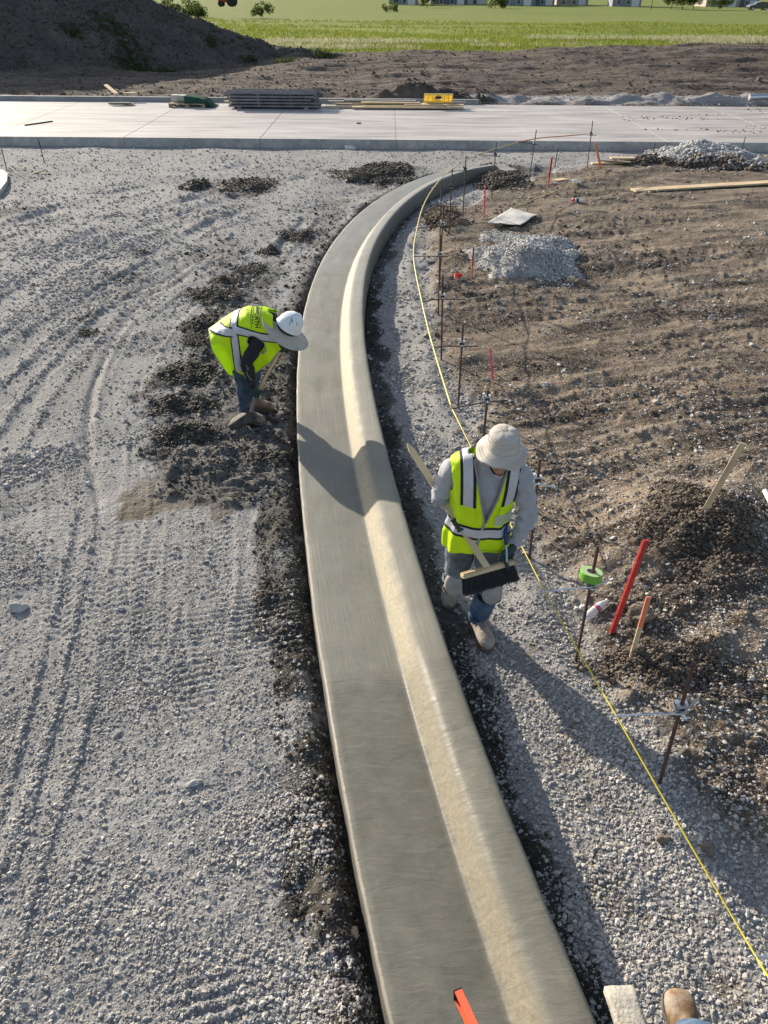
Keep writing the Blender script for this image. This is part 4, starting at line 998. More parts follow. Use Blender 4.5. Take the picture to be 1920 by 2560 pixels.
lath((1370, 465), (1380, 394), .040, .014, ['salmon_paint', 'red_paint'], 'red lath standing left of the small square board', split=.3, group='sprayed survey laths')
lath((1502, 420), (1488, 357), .055, .016, ['salmon_paint'], 'faded salmon lath leaning by the small lumber heap', group='sprayed survey laths')

def lie_board(name, a_px, b_px, wd, th, m, label, cat, lift=.02, group=None, parent=None, dz=(0, 0), yup=None):
    a = gpg(*a_px) + Vector((0, 0, lift + dz[0])); b = gpg(*b_px) + Vector((0, 0, lift + dz[1]))
    x = (b - a).normalized(); y = Vector((0, 0, 1)).cross(x).normalized(); z = x.cross(y)
    bm = bmesh.new(); add_box(bm, (0, 0, 0), ((b - a).length, wd, th)); o = bm_obj(name, bm, M[m], bevel=.003)
    o.matrix_world = basis(x, y, z, (a + b) / 2); tag(o, label, cat, group); return o
lie_board('plank', (1582, 482), (2080, 452), .27, .035, 'pine', 'long pale plank lying on the brown soil at right', 'plank', .05)
lie_board('plank', (1478, 412), (1560, 409), .16, .03, 'pine', 'lowest plank of the small lumber heap by the road', 'plank', .03, 'planks heaped near the road')
lie_board('plank', (1495, 408), (1575, 413), .10, .03, 'oldwood', 'darker plank crossing the small lumber heap', 'plank', .07, 'planks heaped near the road')
lie_board('plank', (1524, 408), (1584, 408), .20, .035, 'pine', 'short wide plank on top of the small lumber heap', 'plank', .12, 'planks heaped near the road')
lie_board('board', (1386, 454), (1412, 450), .20, .015, 'pine', 'small square board lying beside the red lath', 'board', .03)
# white pipe at the right edge
a = gpg(1900, 1262) ; b_ = gpg(1935, 1340)
bm = bmesh.new(); add_tube(bm, [a + Vector((0, 0, .14)), b_ + Vector((.06, -.1, .05))], .022, 16, cap=False)
add_tube(bm, [a + Vector((0, 0, .14)), b_ + Vector((.06, -.1, .05))], .018, 16, cap=False); o = bm_obj('pipe', bm, M['whiteplastic'], smooth=True); tag(o, 'white plastic pipe sticking out of the soil at right edge', 'pipe')

# pale sheet, bottles, can, flag
def sheet():
    c = [gpg(1218, 566), gpg(1276, 530), gpg(1344, 545), gpg(1300, 572)]
    n = 24; bm = bmesh.new(); rows = []
    for i in range(n + 1):
        r_ = []
        for j in range(n + 1):
            u, v = i / n, j / n; p = (c[0] * (1 - u) + c[3] * u) * (1 - v) + (c[1] * (1 - u) + c[2] * u) * v
            z = .07 + .035 * mnoise.noise(Vector((u * 2.2, v * 2.2, 1)))
            r_.append(bm.verts.new((p.x + .02 * mnoise.noise(Vector((u * 6, v * 6, 5))), p.y, p.z + z)))
        rows.append(r_)
    for i in range(n):
        for j in range(n): bm.faces.new((rows[i][j], rows[i + 1][j], rows[i + 1][j + 1], rows[i][j + 1]))
    bmesh.ops.recalc_face_normals(bm, faces=bm.faces)
    if sum(f.normal.z for f in bm.faces) < 0: bmesh.ops.reverse_faces(bm, faces=bm.faces)
    bmesh.ops.solidify(bm, geom=bm.faces[:], thickness=.006)
    o = bm_obj('cloth_sheet', bm, M['fabric'], smooth=True); tag(o, 'pale crumpled felt sheet lying on the soil', 'sheet')
sheet()
M['bottle'] = mat('clear_plastic', (.86, .9, .93), .12, trans=.55, spec=.6)
def bottle(a, b, r, label, cap='whiteplastic', lab=True):
    """a -> b from base to cap"""
    a, b = Vector(a), Vector(b); L = (b - a).length; z = (b - a).normalized(); x = z.orthogonal().normalized(); y = z.cross(x)
    t = empty('water_bottle', a); t.matrix_world = basis(x, y, z, a); tag(t, label, 'bottle')
    pr_ = [(.3 * r, .0), (.85 * r, .0), (r, .03 * L)] + [(r * (1 - .05 * (k % 2)), L * (.08 + .04 * k)) for k in range(7)] + [(r, .36 * L), (r * 1.0, .6 * L), (r * .97, .68 * L), (r * .75, .80 * L), (r * .42, .90 * L), (r * .38, .93 * L)]
    bm = bmesh.new(); add_lathe(bm, pr_, 24); bm_obj('body', bm, M['bottle'], t, smooth=True)
    bm = bmesh.new(); add_lathe(bm, [(r * .44, .93 * L), (r * .44, L), (r * .3, L)], 16); bm_obj('cap', bm, M[cap], t)
    if lab:
        bm = bmesh.new(); add_lathe(bm, [(r * 1.012, .42 * L), (r * 1.012, .62 * L)], 24); bmesh.ops.delete(bm, geom=[f for f in bm.faces if len(f.verts) > 4], context='FACES'); lo = bm_obj('label', bm, M['whiteplastic'], t, smooth=True)
        for q0_, q1_, mm in ((.45, .54, 'redlabel'), (.545, .60, 'bluelabel')):
            bm = bmesh.new(); k0 = 24
            vv = [[bm.verts.new((r * 1.03 * math.cos(an), r * 1.03 * math.sin(an), zz * L)) for zz in (q0_, q1_)] for an in np.linspace(0, 2 * PI, 25)]
            for p_, q_ in zip(vv[:-1], vv[1:]): bm.faces.new((p_[0], q_[0], q_[1], p_[1]))
            bm_obj('printed_band', bm, M[mm], lo, smooth=True)
    return t
g1 = gpg(1462, 1555); g2 = gpg(1516, 1512)
bottle(g1 + Vector((0, 0, .04)), g2 + Vector((0, 0, .045)), .031, 'clear water bottle with red and blue label lying by the string line')
g1 = gpg(863, 374); bottle(g1 + Vector((0, 0, .05)), g1 + Vector((.30, -.02, .05)), .05, 'clear bottle lying at the foot of the road edge', lab=False)
g1 = gpg(1450, 462); g2 = gpg(1430, 452); bottle(g1 + Vector((0, 0, .05)), g1 + Vector((-.18, .14, .07)), .04, 'white crushed bottle lying on the yellow rod', lab=False)
g1 = gpg(1455, 508)
t = empty('spray_can', g1 + Vector((0, 0, .045))); tag(t, 'red capped spray can lying on the soil', 'spray can'); t.matrix_world = Matrix.Translation(g1 + Vector((0, 0, .045))) @ Matrix.Rotation(R(-84), 4, 'Y') @ Matrix.Rotation(R(5), 4, 'X')
bm = bmesh.new(); add_lathe(bm, [(.02, 0), (.033, .003), (.033, .15), (.028, .165)], 20); bm_obj('can', bm, M['whiteplastic'], t, smooth=False)
bm = bmesh.new(); add_lathe(bm, [(.0335, .085), (.0335, .13)], 20); bm_obj('dark_band', bm, M['black'], t)
bm = bmesh.new(); add_lathe(bm, [(.029, .165), (.029, .215), (.02, .22)], 20); bm_obj('cap', bm, mat('red_cap', (.75, .04, .06), .4), t)
# crumpled orange flag ribbon
g1 = gpg(1143, 697); bm = bmesh.new()
for k in range(4):
    P_ = [g1 + Vector((random.uniform(-.07, .07), random.uniform(-.06, .06), random.uniform(.01, .07))) for _ in range(5)]
    a_ = [bm.verts.new(p) for p in P_]; b2 = [bm.verts.new(p + Vector((.012, .01, .02))) for p in P_]
    for i in range(4): bm.faces.new((a_[i], a_[i + 1], b2[i + 1], b2[i]))
bmesh.ops.solidify(bm, geom=bm.faces[:], thickness=.002); o = bm_obj('flag_ribbon', bm, mat('orange_ribbon', (.75, .12, .06), .6)); tag(o, 'crumpled orange ribbon on the soil by the short red lath', 'ribbon')

# curb stub at the left edge
def stub():
    P_ = [gp(-60, 480, .12), gp(-4, 480, .12), gp(17, 452, .12), gp(19, 434, .12), gp(8, 424, .12), gp(-60, 420, .12)]
    bm = bmesh.new(); a = [bm.verts.new(p) for p in P_]; b = [bm.verts.new((p.x, p.y, -.1)) for p in P_]; n = len(a)
    for k in range(n): bm.faces.new((a[k], a[(k + 1) % n], b[(k + 1) % n], b[k]))
    bm.faces.new(a[::-1]); bm.faces.new(b)
    o = bm_obj('curb_stub', bm, M['road'], bevel=.02); tag(o, 'rounded end of another pale curb at the left frame edge', 'curb')
stub()
bm = bmesh.new(); a = gp(92, 434, .03); add_tube(bm, [a + Vector((-.08, -.12, 0)), a + Vector((.1, .2, .04))], .02, 6); o = bm_obj('wood_scrap', bm, M['pine']); tag(o, 'pale wood scrap near the left curb stub', 'wood scrap')

# individual rocks
def rock(px, py, r, m, label, sq=(1, .7, .6), rot=0):
    p = gpg(px, py); bm = bmesh.new(); bmesh.ops.create_icosphere(bm, subdivisions=3, radius=1)
    sd = random.uniform(0, 50)
    for v in bm.verts:
        d = v.co.normalized(); k = 1 + .38 * mnoise.noise(d * 1.1 + Vector((sd, 0, 0))) + .14 * mnoise.noise(d * 3.2 + Vector((0, sd, 0))) + .05 * mnoise.noise(d * 9)
        v.co = Vector((d.x * sq[0], d.y * sq[1], d.z * sq[2])) * k * r
    o = bm_obj('rock', bm, m, smooth=False); o.location = p + Vector((0, 0, r * sq[2] * .45)); o.rotation_euler.z = rot; tag(o, label, 'rock', 'larger rocks on the site'); return o
RK = mat('limestone_rock', (.40, .39, .37), .9, var=.25, vscale=14, bump=.6, bscale=60); RB = mat('muddy_rock', (.16, .13, .10), .9, var=.35, vscale=9, bump=.8, bscale=50); RY = mat('buff_rock', (.40, .32, .22), .9, var=.25, vscale=9, bump=.6)
rock(48, 1522, .062, RK, 'pale limestone rock on the gravel near the left edge', (1, .7, .6), .3)
rock(1600, 1545, .085, RB, 'muddy rounded rock behind the salmon topped stake', (1, .9, .8))
rock(1768, 2125, .042, RB, 'muddy lump just right of the string line, lower right', (.9, .9, .8))
rock(885, 2335, .028, RY, 'buff pointed rock against the left edge of the curb', (.8, 1.1, .9))
rock(1655, 2100, .035, RB, 'grey muddy lump left of the string line', (1, .8, .7))
rock(1790, 2045, .024, RK, 'pair rock, pale, at the edge of shaded soil, lower right', (.8, .8, .8))
rock(485, 1960, .036, RK, 'flat pale rock half sunk in the gravel at left', (1.2, .6, .4), .4)
rock(1140, 1082, .035, RY, 'buff broken rock left of the bucket hat', (1.2, .8, .6)); rock(1075, 655, .05, RK, 'flat pale rock at the soil edge beside the stakes', (1.5, .8, .5))
rock(1245, 568, .07, RB, 'dark rock holding the left corner of the pale sheet', (1, .8, .8)); rock(1288, 576, .07, RB, 'dark rock before the near edge of the pale sheet', (1.3, .8, .6))
rock(1845, 412, .12, RB, 'brown rock right of the gravel heap', (1.2, .8, .6)); rock(1895, 408, .14, RK, 'pale rock at the right end of the gravel heap', (1.2, .9, .7)); rock(1425, 706, .07, RY, 'buff rock at the foot of the gravel heap on the soil', (1, .9, .9)); rock(1452, 712, .09, RB, 'brown rock beside the buff one by the gravel heap', (1.2, .8, .7))
rock(1290, 445, .07, RB, 'dark clod on the gravel at the curb tip', (1.3, .9, .6))

# ------------------------------------------------------------------ piles: mud heaps left of the curb, gravel heaps on the right
def ico_tmpl(sub):
    bm = bmesh.new(); bmesh.ops.create_icosphere(bm, subdivisions=sub, radius=.5); bm.verts.ensure_lookup_table()
    v = np.array([x.co[:] for x in bm.verts]); f = np.array([[q.index for q in x.verts] for x in bm.faces]); bm.free(); return v, f
ICV, ICF = ico_tmpl(1)
def lump_mesh(name, P, size, mats, flat=.75, dome=None):
    """one mesh: lumps at P, with an optional uneven dome below them"""
    n = len(P); a = rng.uniform(0, 6.28, n); ca, sa = np.cos(a), np.sin(a)
    J = 1 + rng.normal(0, .17, (n, len(ICV), 1)); V = ICV[None] * J
    sx = np.stack([rng.uniform(.8, 1.35, n), rng.uniform(.7, 1., n), rng.uniform(.55, .95, n) * flat / .75], 1) * size[:, None]
    V = V * sx[:, None, :]
    t1 = rng.normal(0, .4, n); V = np.stack([V[..., 0], V[..., 1] * np.cos(t1)[:, None] - V[..., 2] * np.sin(t1)[:, None], V[..., 1] * np.sin(t1)[:, None] + V[..., 2] * np.cos(t1)[:, None]], -1)
    V = np.stack([V[..., 0] * ca[:, None] - V[..., 1] * sa[:, None], V[..., 0] * sa[:, None] + V[..., 1] * ca[:, None], V[..., 2]], -1) + P[:, None, :]
    Fc = ICF[None] + (np.arange(n) * len(ICV))[:, None, None]
    v = V.reshape(-1, 3); f = Fc.reshape(-1, 3); mi = np.repeat(rng.integers(0, len(mats) if dome is None else max(1, len(mats) - 1), n), len(ICF))
    if dome is not None:
        dv, df = dome; f = np.concatenate([f, df + len(v)]); v = np.concatenate([v, dv]); mi = np.r_[mi, np.full(len(df), len(mats) - 1)]
    me = bpy.data.meshes.new(name); me.vertices.add(len(v)); me.vertices.foreach_set('co', v.astype(np.float32).ravel())
    me.loops.add(len(f) * 3); me.loops.foreach_set('vertex_index', f.astype(np.int32).ravel()); me.polygons.add(len(f)); me.polygons.foreach_set('loop_start', np.arange(0, len(f) * 3, 3, dtype=np.int32)); me.update(calc_edges=True)
    for m in mats: me.materials.append(m)
    me.polygons.foreach_set('material_index', mi.astype(np.int32))
    o = bpy.data.objects.new(name, me); C.objects.link(o); return o
def pile(name, cx, cy, rx, ry, hgt, n, smean, mats, label, cat, group=None, rough=.8, flat=.75):
    """rx, ry in photograph pixels"""
    c = gp(cx, cy); ex = abs(gp(cx + rx, cy).x - c.x); ey = abs(gp(cx, cy - ry).y - gp(cx, cy + ry).y) / 2
    def prof(x, y):
        q = np.hypot((x - c.x) / ex, (y - c.y) / ey) + (fbm(x, y, max(ex, ey) * .5, 401 + int(cx), 4, .65) - .5) * 1.3 * rough / .5
        return np.clip(1 - q, 0, 1) ** .8
    k = 44; gx, gy = np.meshgrid(np.linspace(c.x - ex * 1.4, c.x + ex * 1.4, k), np.linspace(c.y - ey * 1.4, c.y + ey * 1.4, k))
    base = ground_fields(gx, gy)[0]; pf = prof(gx, gy)
    off_ = path_off(gx, gy)[0]; bad = (off_ > -.03) & (off_ < CURB_W + .03)
    zz = np.where(bad, -.14, base - .02 + hgt * pf * (.7 + .6 * fbm(gx, gy, max(.05, ex * .2), 402, 3)))
    zz = np.where(pf > 0, zz, -.14 * bad + (base - .05) * ~bad)
    dv = np.stack([gx, gy, zz], -1).reshape(-1, 3); i = np.arange(k * k).reshape(k, k)
    q = np.stack([i[:-1, :-1], i[:-1, 1:], i[1:, 1:], i[1:, :-1]], -1).reshape(-1, 4)
    pq = pf.ravel()[q].max(1) > 0; q = q[pq]; df = np.concatenate([q[:, [0, 1, 2]], q[:, [0, 2, 3]]])
    X_ = rng.normal(0, .6, n) * ex + c.x; Y_ = rng.normal(0, .6, n) * ey + c.y
    p = prof(X_, Y_); b, *_r, of, s_ = ground_fields(X_, Y_); ok = ((of < -.04) | (of > CURB_W + .04) | (s_ > S_END + .1)) & ((p > 0) | (rng.uniform(0, 1, n) < .25))
    sz = np.clip(rng.gamma(3, smean / 3, n), smean * .3, smean * 3) * (.6 + .5 * (p > 0))
    P = np.stack([X_, Y_, b + hgt * p + sz * .1], 1)
    o = lump_mesh(name, P[ok], sz[ok], mats, flat, (dv, df)); tag(o, label, cat, group)
    return o
MUD1 = mat('wet_mud', (.055, .049, .041), .75, var=.4, vscale=20, bump=.8, bscale=60); MUD2 = mat('drying_mud', (.095, .083, .066), .9, var=.35, vscale=20, bump=.8, bscale=60)
ST1 = mat('heap_stone_light', (.50, .495, .48), .9, var=.25, vscale=15); ST2 = mat('heap_stone_grey', (.33, .33, .325), .9, var=.3, vscale=15); ST3 = mat('heap_fines', (.34, .335, .32), .95, var=.3, vscale=10, bump=.8, bscale=50)
SO1 = mat('soil_lump', (.15, .12, .09), .95, var=.35, vscale=15, bump=.7); SO2 = mat('dark_soil_lump', (.085, .068, .052), .95, var=.35, vscale=15, bump=.7)
random.seed(5)
G = 'dark mud heaps scraped out along the curb'
for a in [(493, 468, 30, 13, .16, 260, .05, 'small round dark mud heap, farthest left of the row'), (620, 468, 70, 22, .14, 700, .05, 'wide dark mud heap right of the small round one'),
          (945, 440, 95, 26, .26, 1500, .055, 'largest dark mud heap lying against the far bend of the curb'), (745, 590, 50, 17, .08, 500, .04, 'dark mud heap left of the curb, level with the gravel heap'),
          (672, 632, 26, 10, .07, 200, .04, 'small dark mud heap between two larger ones near the curb'), (625, 675, 42, 18, .10, 420, .04, 'dark mud heap lying behind and left of the bending man, farther one'),
          (575, 705, 45, 10, .05, 260, .03, 'thin streak of dark mud just behind the bending man'), (535, 742, 70, 22, .09, 600, .036, 'dark mud heap touching the back of the bending man'),
          (500, 815, 42, 18, .08, 400, .035, 'small dark mud heap left of the lime vest'), (492, 858, 40, 15, .07, 300, .03, 'dark mud heap just below and left of the lime vest'), (480, 935, 85, 24, .09, 900, .034, 'dark mud heap left of the bending man, level with his legs'),
          (460, 1010, 80, 26, .10, 900, .034, 'dark mud heap left of the shovel blade'), (470, 1085, 85, 24, .09, 900, .032, 'dark mud heap below and left of the shovel blade'),
          (680, 1150, 60, 22, .07, 500, .03, 'dark mud heap at the curb edge below the shovel'), (360, 640, 26, 6, .05, 120, .03, 'tiny dark mud streak alone on the gravel'), (215, 835, 26, 9, .05, 120, .028, 'few dark mud clods beside the tyre tracks at left')]:
    pile('mud_heap', *a[:4], a[4] * .55, int(a[5] * 2.4), a[6] * .46, [MUD1, MUD2, MUD1], a[7], 'mud heap', G)
pile('gravel_heap', 1325, 665, 128, 70, .30, 16000, .016, [ST1, ST2, ST1, ST3], 'grey gravel heap on the brown soil right of the stakes', 'gravel heap', 'gravel heaps right of the curb', .5)
pile('gravel_heap', 1745, 402, 130, 20, .38, 7000, .034, [ST1, ST1, ST2, ST3], 'pale gravel heap in front of the road at right', 'gravel heap', 'gravel heaps right of the curb', .35)
pile('soil_heap', 1620, 412, 70, 10, .16, 1500, .04, [SO1, SO2, SO2], 'brown soil clods left of the pale gravel heap', 'soil heap', 'soil heaps right of the curb')
pile('soil_heap', 1800, 425, 110, 14, .20, 2200, .05, [SO1, SO2, ST2, SO2], 'brown clods and stones before the pale gravel heap', 'soil heap', 'soil heaps right of the curb')
pile('soil_heap', 1735, 1390, 170, 120, .10, 5000, .014, [SO1, SO2, SO2], 'dark crumbly soil mound under the leaning bare stake', 'soil heap', 'soil heaps right of the curb', .4)
pile('soil_heap', 1640, 1690, 160, 70, .05, 3000, .013, [SO1, SO2, SO2], 'dark soil clods below the short salmon topped stake', 'soil heap', 'soil heaps right of the curb', .5)
pile('soil_heap', 1245, 452, 90, 32, .17, 4200, .03, [MUD1, SO2, SO2], 'dark clods under the far tip of the curb', 'soil heap', 'soil heaps right of the curb', .5)
pile('soil_heap', 1110, 560, 60, 40, .10, 1600, .025, [SO2, SO1, SO2], 'brown soil bank at the foot of the far stakes', 'soil heap', 'soil heaps right of the curb', .5)

# ------------------------------------------------------------------ materials stacked along the far side of the road
ZR = .23
def rp(px, z=ZR, y=None): return ray_at_y(px, 260, y)
def roadpt(px, y, z=ZR):
    p = gp(px, 250, z)                        # x measured at that depth
    dep = math.cos(PITCH) * y + math.sin(PITCH) * (CAM_H - z); return Vector(((px - 960 + (250 - 1280) * -math.sin(ROLL) * 0) / FPX * dep, y, z))
def rx(px, py, y): return ray_at_y(px, py, y).x
# steel form stack
def form_stack():
    y0 = 30.1; xa, xb = rx(570, 240, y0), rx(800, 240, y0); L = xb - xa
    t = empty('form_stack', ((xa + xb) / 2, y0, ZR)); tag(t, 'dark stack of long steel forms at the back of the road', 'form stack')
    for sx in (-.36, .36):
        bm = bmesh.new(); add_box(bm, (sx * L, -.0, .03), (.12, 1.2, .06)); bm_obj('bearer', bm, M['oldwood'], t)
    z = .06
    for r_ in range(5):
        for c_ in range(4):
            dx = random.uniform(-.14, .14); bm = bmesh.new()
            yy = -.5 + c_ * .30
            l = L * random.uniform(.90, .98)
            add_box(bm, (dx, yy, z + .0035), (l, .26, .007)); add_box(bm, (dx, yy - .12, z + .030), (l, .012, .046)); add_box(bm, (dx, yy + .12, z + .030), (l, .012, .046))
            for k in range(9): add_box(bm, (dx - l / 2 + l * (k + .5) / 9, yy, z + .022), (.012, .22, .030))
            bm_obj('steel_form', bm, M['formsteel'], t)
        z += .056
        if r_ < 4:
            bm = bmesh.new()
            for sx in (-.45, -.15, .2, .46): add_box(bm, (sx * L, 0, z + .018), (.09, 1.15, .034))
            bm_obj('spacer', bm, M['greywood'], t); z += .040
form_stack()
# lumber
t0 = 0
random.seed(21)
labs = ['lowest long board of the lumber row beside the form stack', 'second long board of the lumber row on the road', 'dark board in the lumber row on the road', 'upper left board of the lumber row', 'pale upper board of the lumber row under the yellow form', 'top short board of the lumber row', 'long front board of the lumber row', 'right overhanging board of the lumber row', 'grey board at the right end of the lumber row']
rows_ = [(812, 1130, .02, 29.9), (840, 1150, .06, 30.2), (905, 1135, .06, 29.8), (815, 880, .10, 30.0), (868, 1070, .10, 30.2), (903, 1050, .14, 30.1), (880, 1160, .04, 29.7), (1010, 1160, .10, 29.95), (1100, 1165, .14, 30.3), (860, 1040, .17, 30.35), (820, 1000, .13, 30.4)]
labs += ['narrow board at the very top of the lumber row', 'pale board resting behind the top of the lumber row']
for (a, b, z, y), lb in zip(rows_, labs):
    xa, xb = rx(a, 250, y), rx(b, 250, y); bm = bmesh.new(); add_box(bm, (0, 0, 0), (xb - xa, random.uniform(.14, .24), .038)); o = bm_obj('board', bm, M[random.choice(['oldwood', 'pine', 'greywood', 'pine'])], bevel=.003)
    o.location = ((xa + xb) / 2, y, ZR + z + .02); o.rotation_euler.z = random.uniform(-.03, .03); tag(o, lb, 'board', 'boards laid along the road')
# yellow plastic formwork piece
M['yellow_form'] = mat('yellow_form_plastic', (.72, .56, .14), .5, var=.12)
def yform():
    y = 30.25; xa, xb = rx(1060, 238, y), rx(1132, 238, y); w_ = xb - xa
    t = empty('yellow_form', ((xa + xb) / 2, y, ZR + .19)); t.rotation_euler = (R(20), 0, 0); tag(t, 'yellow ribbed form panel with a round hole on the lumber', 'form panel')
    bm = bmesh.new(); h = .27
    n_ = 24; out = []; inn = []
    for k in range(n_):
        a = 2 * PI * k / n_; ca, sa = math.cos(a), math.sin(a); s = min(w_ / 2 / max(abs(ca), 1e-6), h / 2 / max(abs(sa), 1e-6))
        out.append(bm.verts.new((ca * s, 0, h / 2 + sa * s))); inn.append(bm.verts.new((ca * .12, 0, h / 2 + sa * .062)))
    for k in range(n_): bm.faces.new((out[k], out[(k + 1) % n_], inn[(k + 1) % n_], inn[k]))
    bmesh.ops.solidify(bm, geom=bm.faces[:], thickness=.02); bm_obj('panel', bm, M['yellow_form'], t)
    for k in range(8):
        xx = -w_ / 2 + .01 + (w_ - .02) * k / 7
        if abs(xx) < .13: continue
        bm = bmesh.new(); add_box(bm, (xx, -.05, h / 2), (.018, .07, h)); bm_obj('rib', bm, M['yellow_form'], t)
    for zz in (0, h):
        bm = bmesh.new(); add_box(bm, (0, -.05, zz), (w_, .09, .02)); bm_obj('flange', bm, M['yellow_form'], t)
    bm = bmesh.new(); add_tube(bm, [(.13 * math.cos(2 * PI * k / 20), -.045, h / 2 + .085 * math.sin(2 * PI * k / 20)) for k in range(21)], .016, 6); bm_obj('hole_rim', bm, M['yellow_form'], t)
yform()
# pallet with cardboard and green mesh
def pallet(px0, px1, y):
    xa, xb = rx(px0, 255, y), rx(px1, 255, y); w_ = xb - xa
    t = empty('pallet', ((xa + xb) / 2, y, ZR)); tag(t, 'small wooden pallet holding the folded green tarp', 'pallet')
    for sy in (-.5, 0, .5):
        bm = bmesh.new(); add_box(bm, (0, sy, .011), (w_, .1, .022)); bm_obj('bottom_board', bm, M['oldwood'], t)
        for sx in (-.45, 0, .45):
            bm = bmesh.new(); add_box(bm, (sx * w_, sy, .062), (.12, .1, .08)); bm_obj('block', bm, M['oldwood'], t)
    for k in range(7):
        bm = bmesh.new(); add_box(bm, (0, -.5 + k / 6, .114), (w_, .1, .022)); bm_obj('deck_board', bm, M['pine' if k % 2 else 'oldwood'], t)
    return xa, xb
xa, xb = pallet(430, 520, 30.2)
for i, px in enumerate((440, 458)):
    bm = bmesh.new(); add_box(bm, (0, 0, .11), (.26, .34, .20 - .02 * i)); o = bm_obj('bundle', bm, M['card'], bevel=.015); o.location = (rx(px, 250, 30.2), 30.2, ZR + .13); tag(o, ['cardboard bundle at the left end of the pallet', 'cardboard bundle between its twin and the green tarp'][i], 'bundle')
bm = bmesh.new(); n_ = 26; xa_, xb_ = rx(466, 250, 30.1), rx(540, 250, 30.1); rr_ = []
for i in range(n_ + 1):
    r_ = []
    for j in range(13):
        u, v = i / n_, j / 12; x_ = xa_ + (xb_ - xa_) * u; top = .34 - .12 * u; hz = top if .1 < v < .9 else 0
        z_ = max(.02 if u > .75 else .14, hz * (1 - .9 * sst(.62, 1, u)) + .03 * mnoise.noise(Vector((u * 6, v * 5, 2))))
        r_.append(bm.verts.new((x_, 29.65 + v * .9, ZR + z_)))
    rr_.append(r_)
for i in range(n_):
    for j in range(12): bm.faces.new((rr_[i][j], rr_[i + 1][j], rr_[i + 1][j + 1], rr_[i][j + 1]))
bmesh.ops.solidify(bm, geom=bm.faces[:], thickness=.01); o = bm_obj('tarp', bm, mat('green_tarp', (.02, .12, .07), .7, var=.25, vscale=5), smooth=True); tag(o, 'folded dark green tarp spilling off the pallet', 'tarp')
# boards at the left, one leaning
for (a, b, y, z, m, lb) in [(270, 335, 30.3, .02, 'oldwood', 'weathered board flat on the road at left'), (275, 325, 30.1, .06, 'greywood', 'grey board lying crossed on the weathered one'), (288, 320, 30.2, .24, 'pine', 'pale board on the far kerb at left'), (560, 580, 30.4, .1, 'pine', 'short pale board end left of the form stack')]:
    xa, xb = rx(a, 250, y), rx(b, 250, y); bm = bmesh.new(); add_box(bm, (0, 0, 0), (xb - xa, .16, .04)); o = bm_obj('board', bm, M[m], bevel=.003); o.location = ((xa + xb) / 2, y if z < .2 else 31.3, ZR + z + .02); o.rotation_euler.z = .12 if m == 'greywood' else -.08; tag(o, lb, 'board', 'boards left on the road at left')
a = ray_at_y(291, 234, 30.9); b = ray_at_y(264, 212, 31.9); v = b - a; bm = bmesh.new(); add_box(bm, (0, 0, v.length / 2), (.14, .03, v.length)); o = bm_obj('board', bm, M['pine_z'], bevel=.003); z_ = v.normalized(); x_ = Vector((1, 0, 0)); y_ = z_.cross(x_).normalized(); o.matrix_world = basis(y_.cross(z_), y_, z_, a); tag(o, 'pale board leaning up and left off the far kerb', 'board', 'boards left on the road at left')
for (a, b, y0_, r_, lb, nm) in [((62, 313), (131, 303), 26, .014, 'steel bar lying on the road at left', 'steel_bar')]:
    A = gp(*a, ZR + .015); B = gp(*b, ZR + .015); bm = bmesh.new(); add_tube(bm, [A, B], .018, 8); o = bm_obj(nm, bm, M['rust']); tag(o, lb, 'steel bar')
p = gp(897, 309, ZR); bm = bmesh.new(); add_box(bm, (0, 0, .015), (.14, .07, .03)); o = bm_obj('wood_scrap', bm, M['rust'], bevel=.006); o.location = p; tag(o, 'tiny dark scrap on the middle of the road', 'scrap')
# debris crumbs on the road at right
x = rng.uniform(7.5, 13.5, 500); y = rng.uniform(25, 30.6, 500); k = fbm(x * .5, y, 1.2, 501) > .52
o = scatter('road_crumbs', np.stack([x, y, np.full(len(x), ZR + .005)], 1)[k], rng.uniform(.012, .06, k.sum()), NG_SOIL); tag(o, 'crumbs of soil dropped on the right part of the road', 'soil', kind='stuff')
p = ray_at_y(1905, 252, 32); bm = bmesh.new(); add_tube(bm, [(-.5, 0, .25), (.9, 0, .3)], .11, 14); o = bm_obj('pipe', bm, M['zinc'], smooth=False); o.location = (p.x, 32, .2); tag(o, 'pale pipe lying on the far verge at the right edge', 'pipe')
p = gp(955, 2560, .4)

# ------------------------------------------------------------------ people
def denim_mat(name, a, b):
    n = NB(name); tc = n.n('ShaderNodeTexCoord').outputs['Object']
    c = n.mul(n.mix(n.ramp(n.noise(tc, 9, 6, .65), .35, .68), a, b), n.ramp(n.noise(tc, 160, 3), .3, .7, .85, 1.15))
    n.set(n.b, 'Base Color', c); n.b.inputs['Roughness'].default_value = .9; n.b.inputs['Specular IOR Level'].default_value = .15
    n.set(n.b, 'Normal', n.n('ShaderNodeBump', {'Height': n.math('ADD', n.noise(tc, 260, 2), n.math('MULTIPLY', n.noise(tc, 30, 4), 2)), 'Strength': .4, 'Distance': .0025})); return n.m
M['denim_grey'] = denim_mat('dusty_jeans', (.085, .11, .135), (.22, .25, .27)); M['denim_blue'] = denim_mat('blue_denim', (.035, .07, .14), (.12, .17, .24))
M['denim_dark'] = denim_mat('worn_dark_denim', (.02, .04, .075), (.085, .12, .16))
M['skin'] = mat('skin', (.36, .19, .125), .55, var=.12, vscale=25); M['lip'] = mat('lips', (.27, .09, .075), .5); M['hair'] = mat('dark_hair', (.012, .010, .009), .7, bump=.5, bscale=120)
M['shirt_grey'] = mat('grey_jersey', (.36, .37, .40), .9, var=.07, vscale=12, bump=.3, bscale=220, sheen=.2); M['shirt_black'] = mat('black_jersey', (.012, .014, .022), .85, var=.2, bump=.3, bscale=150)
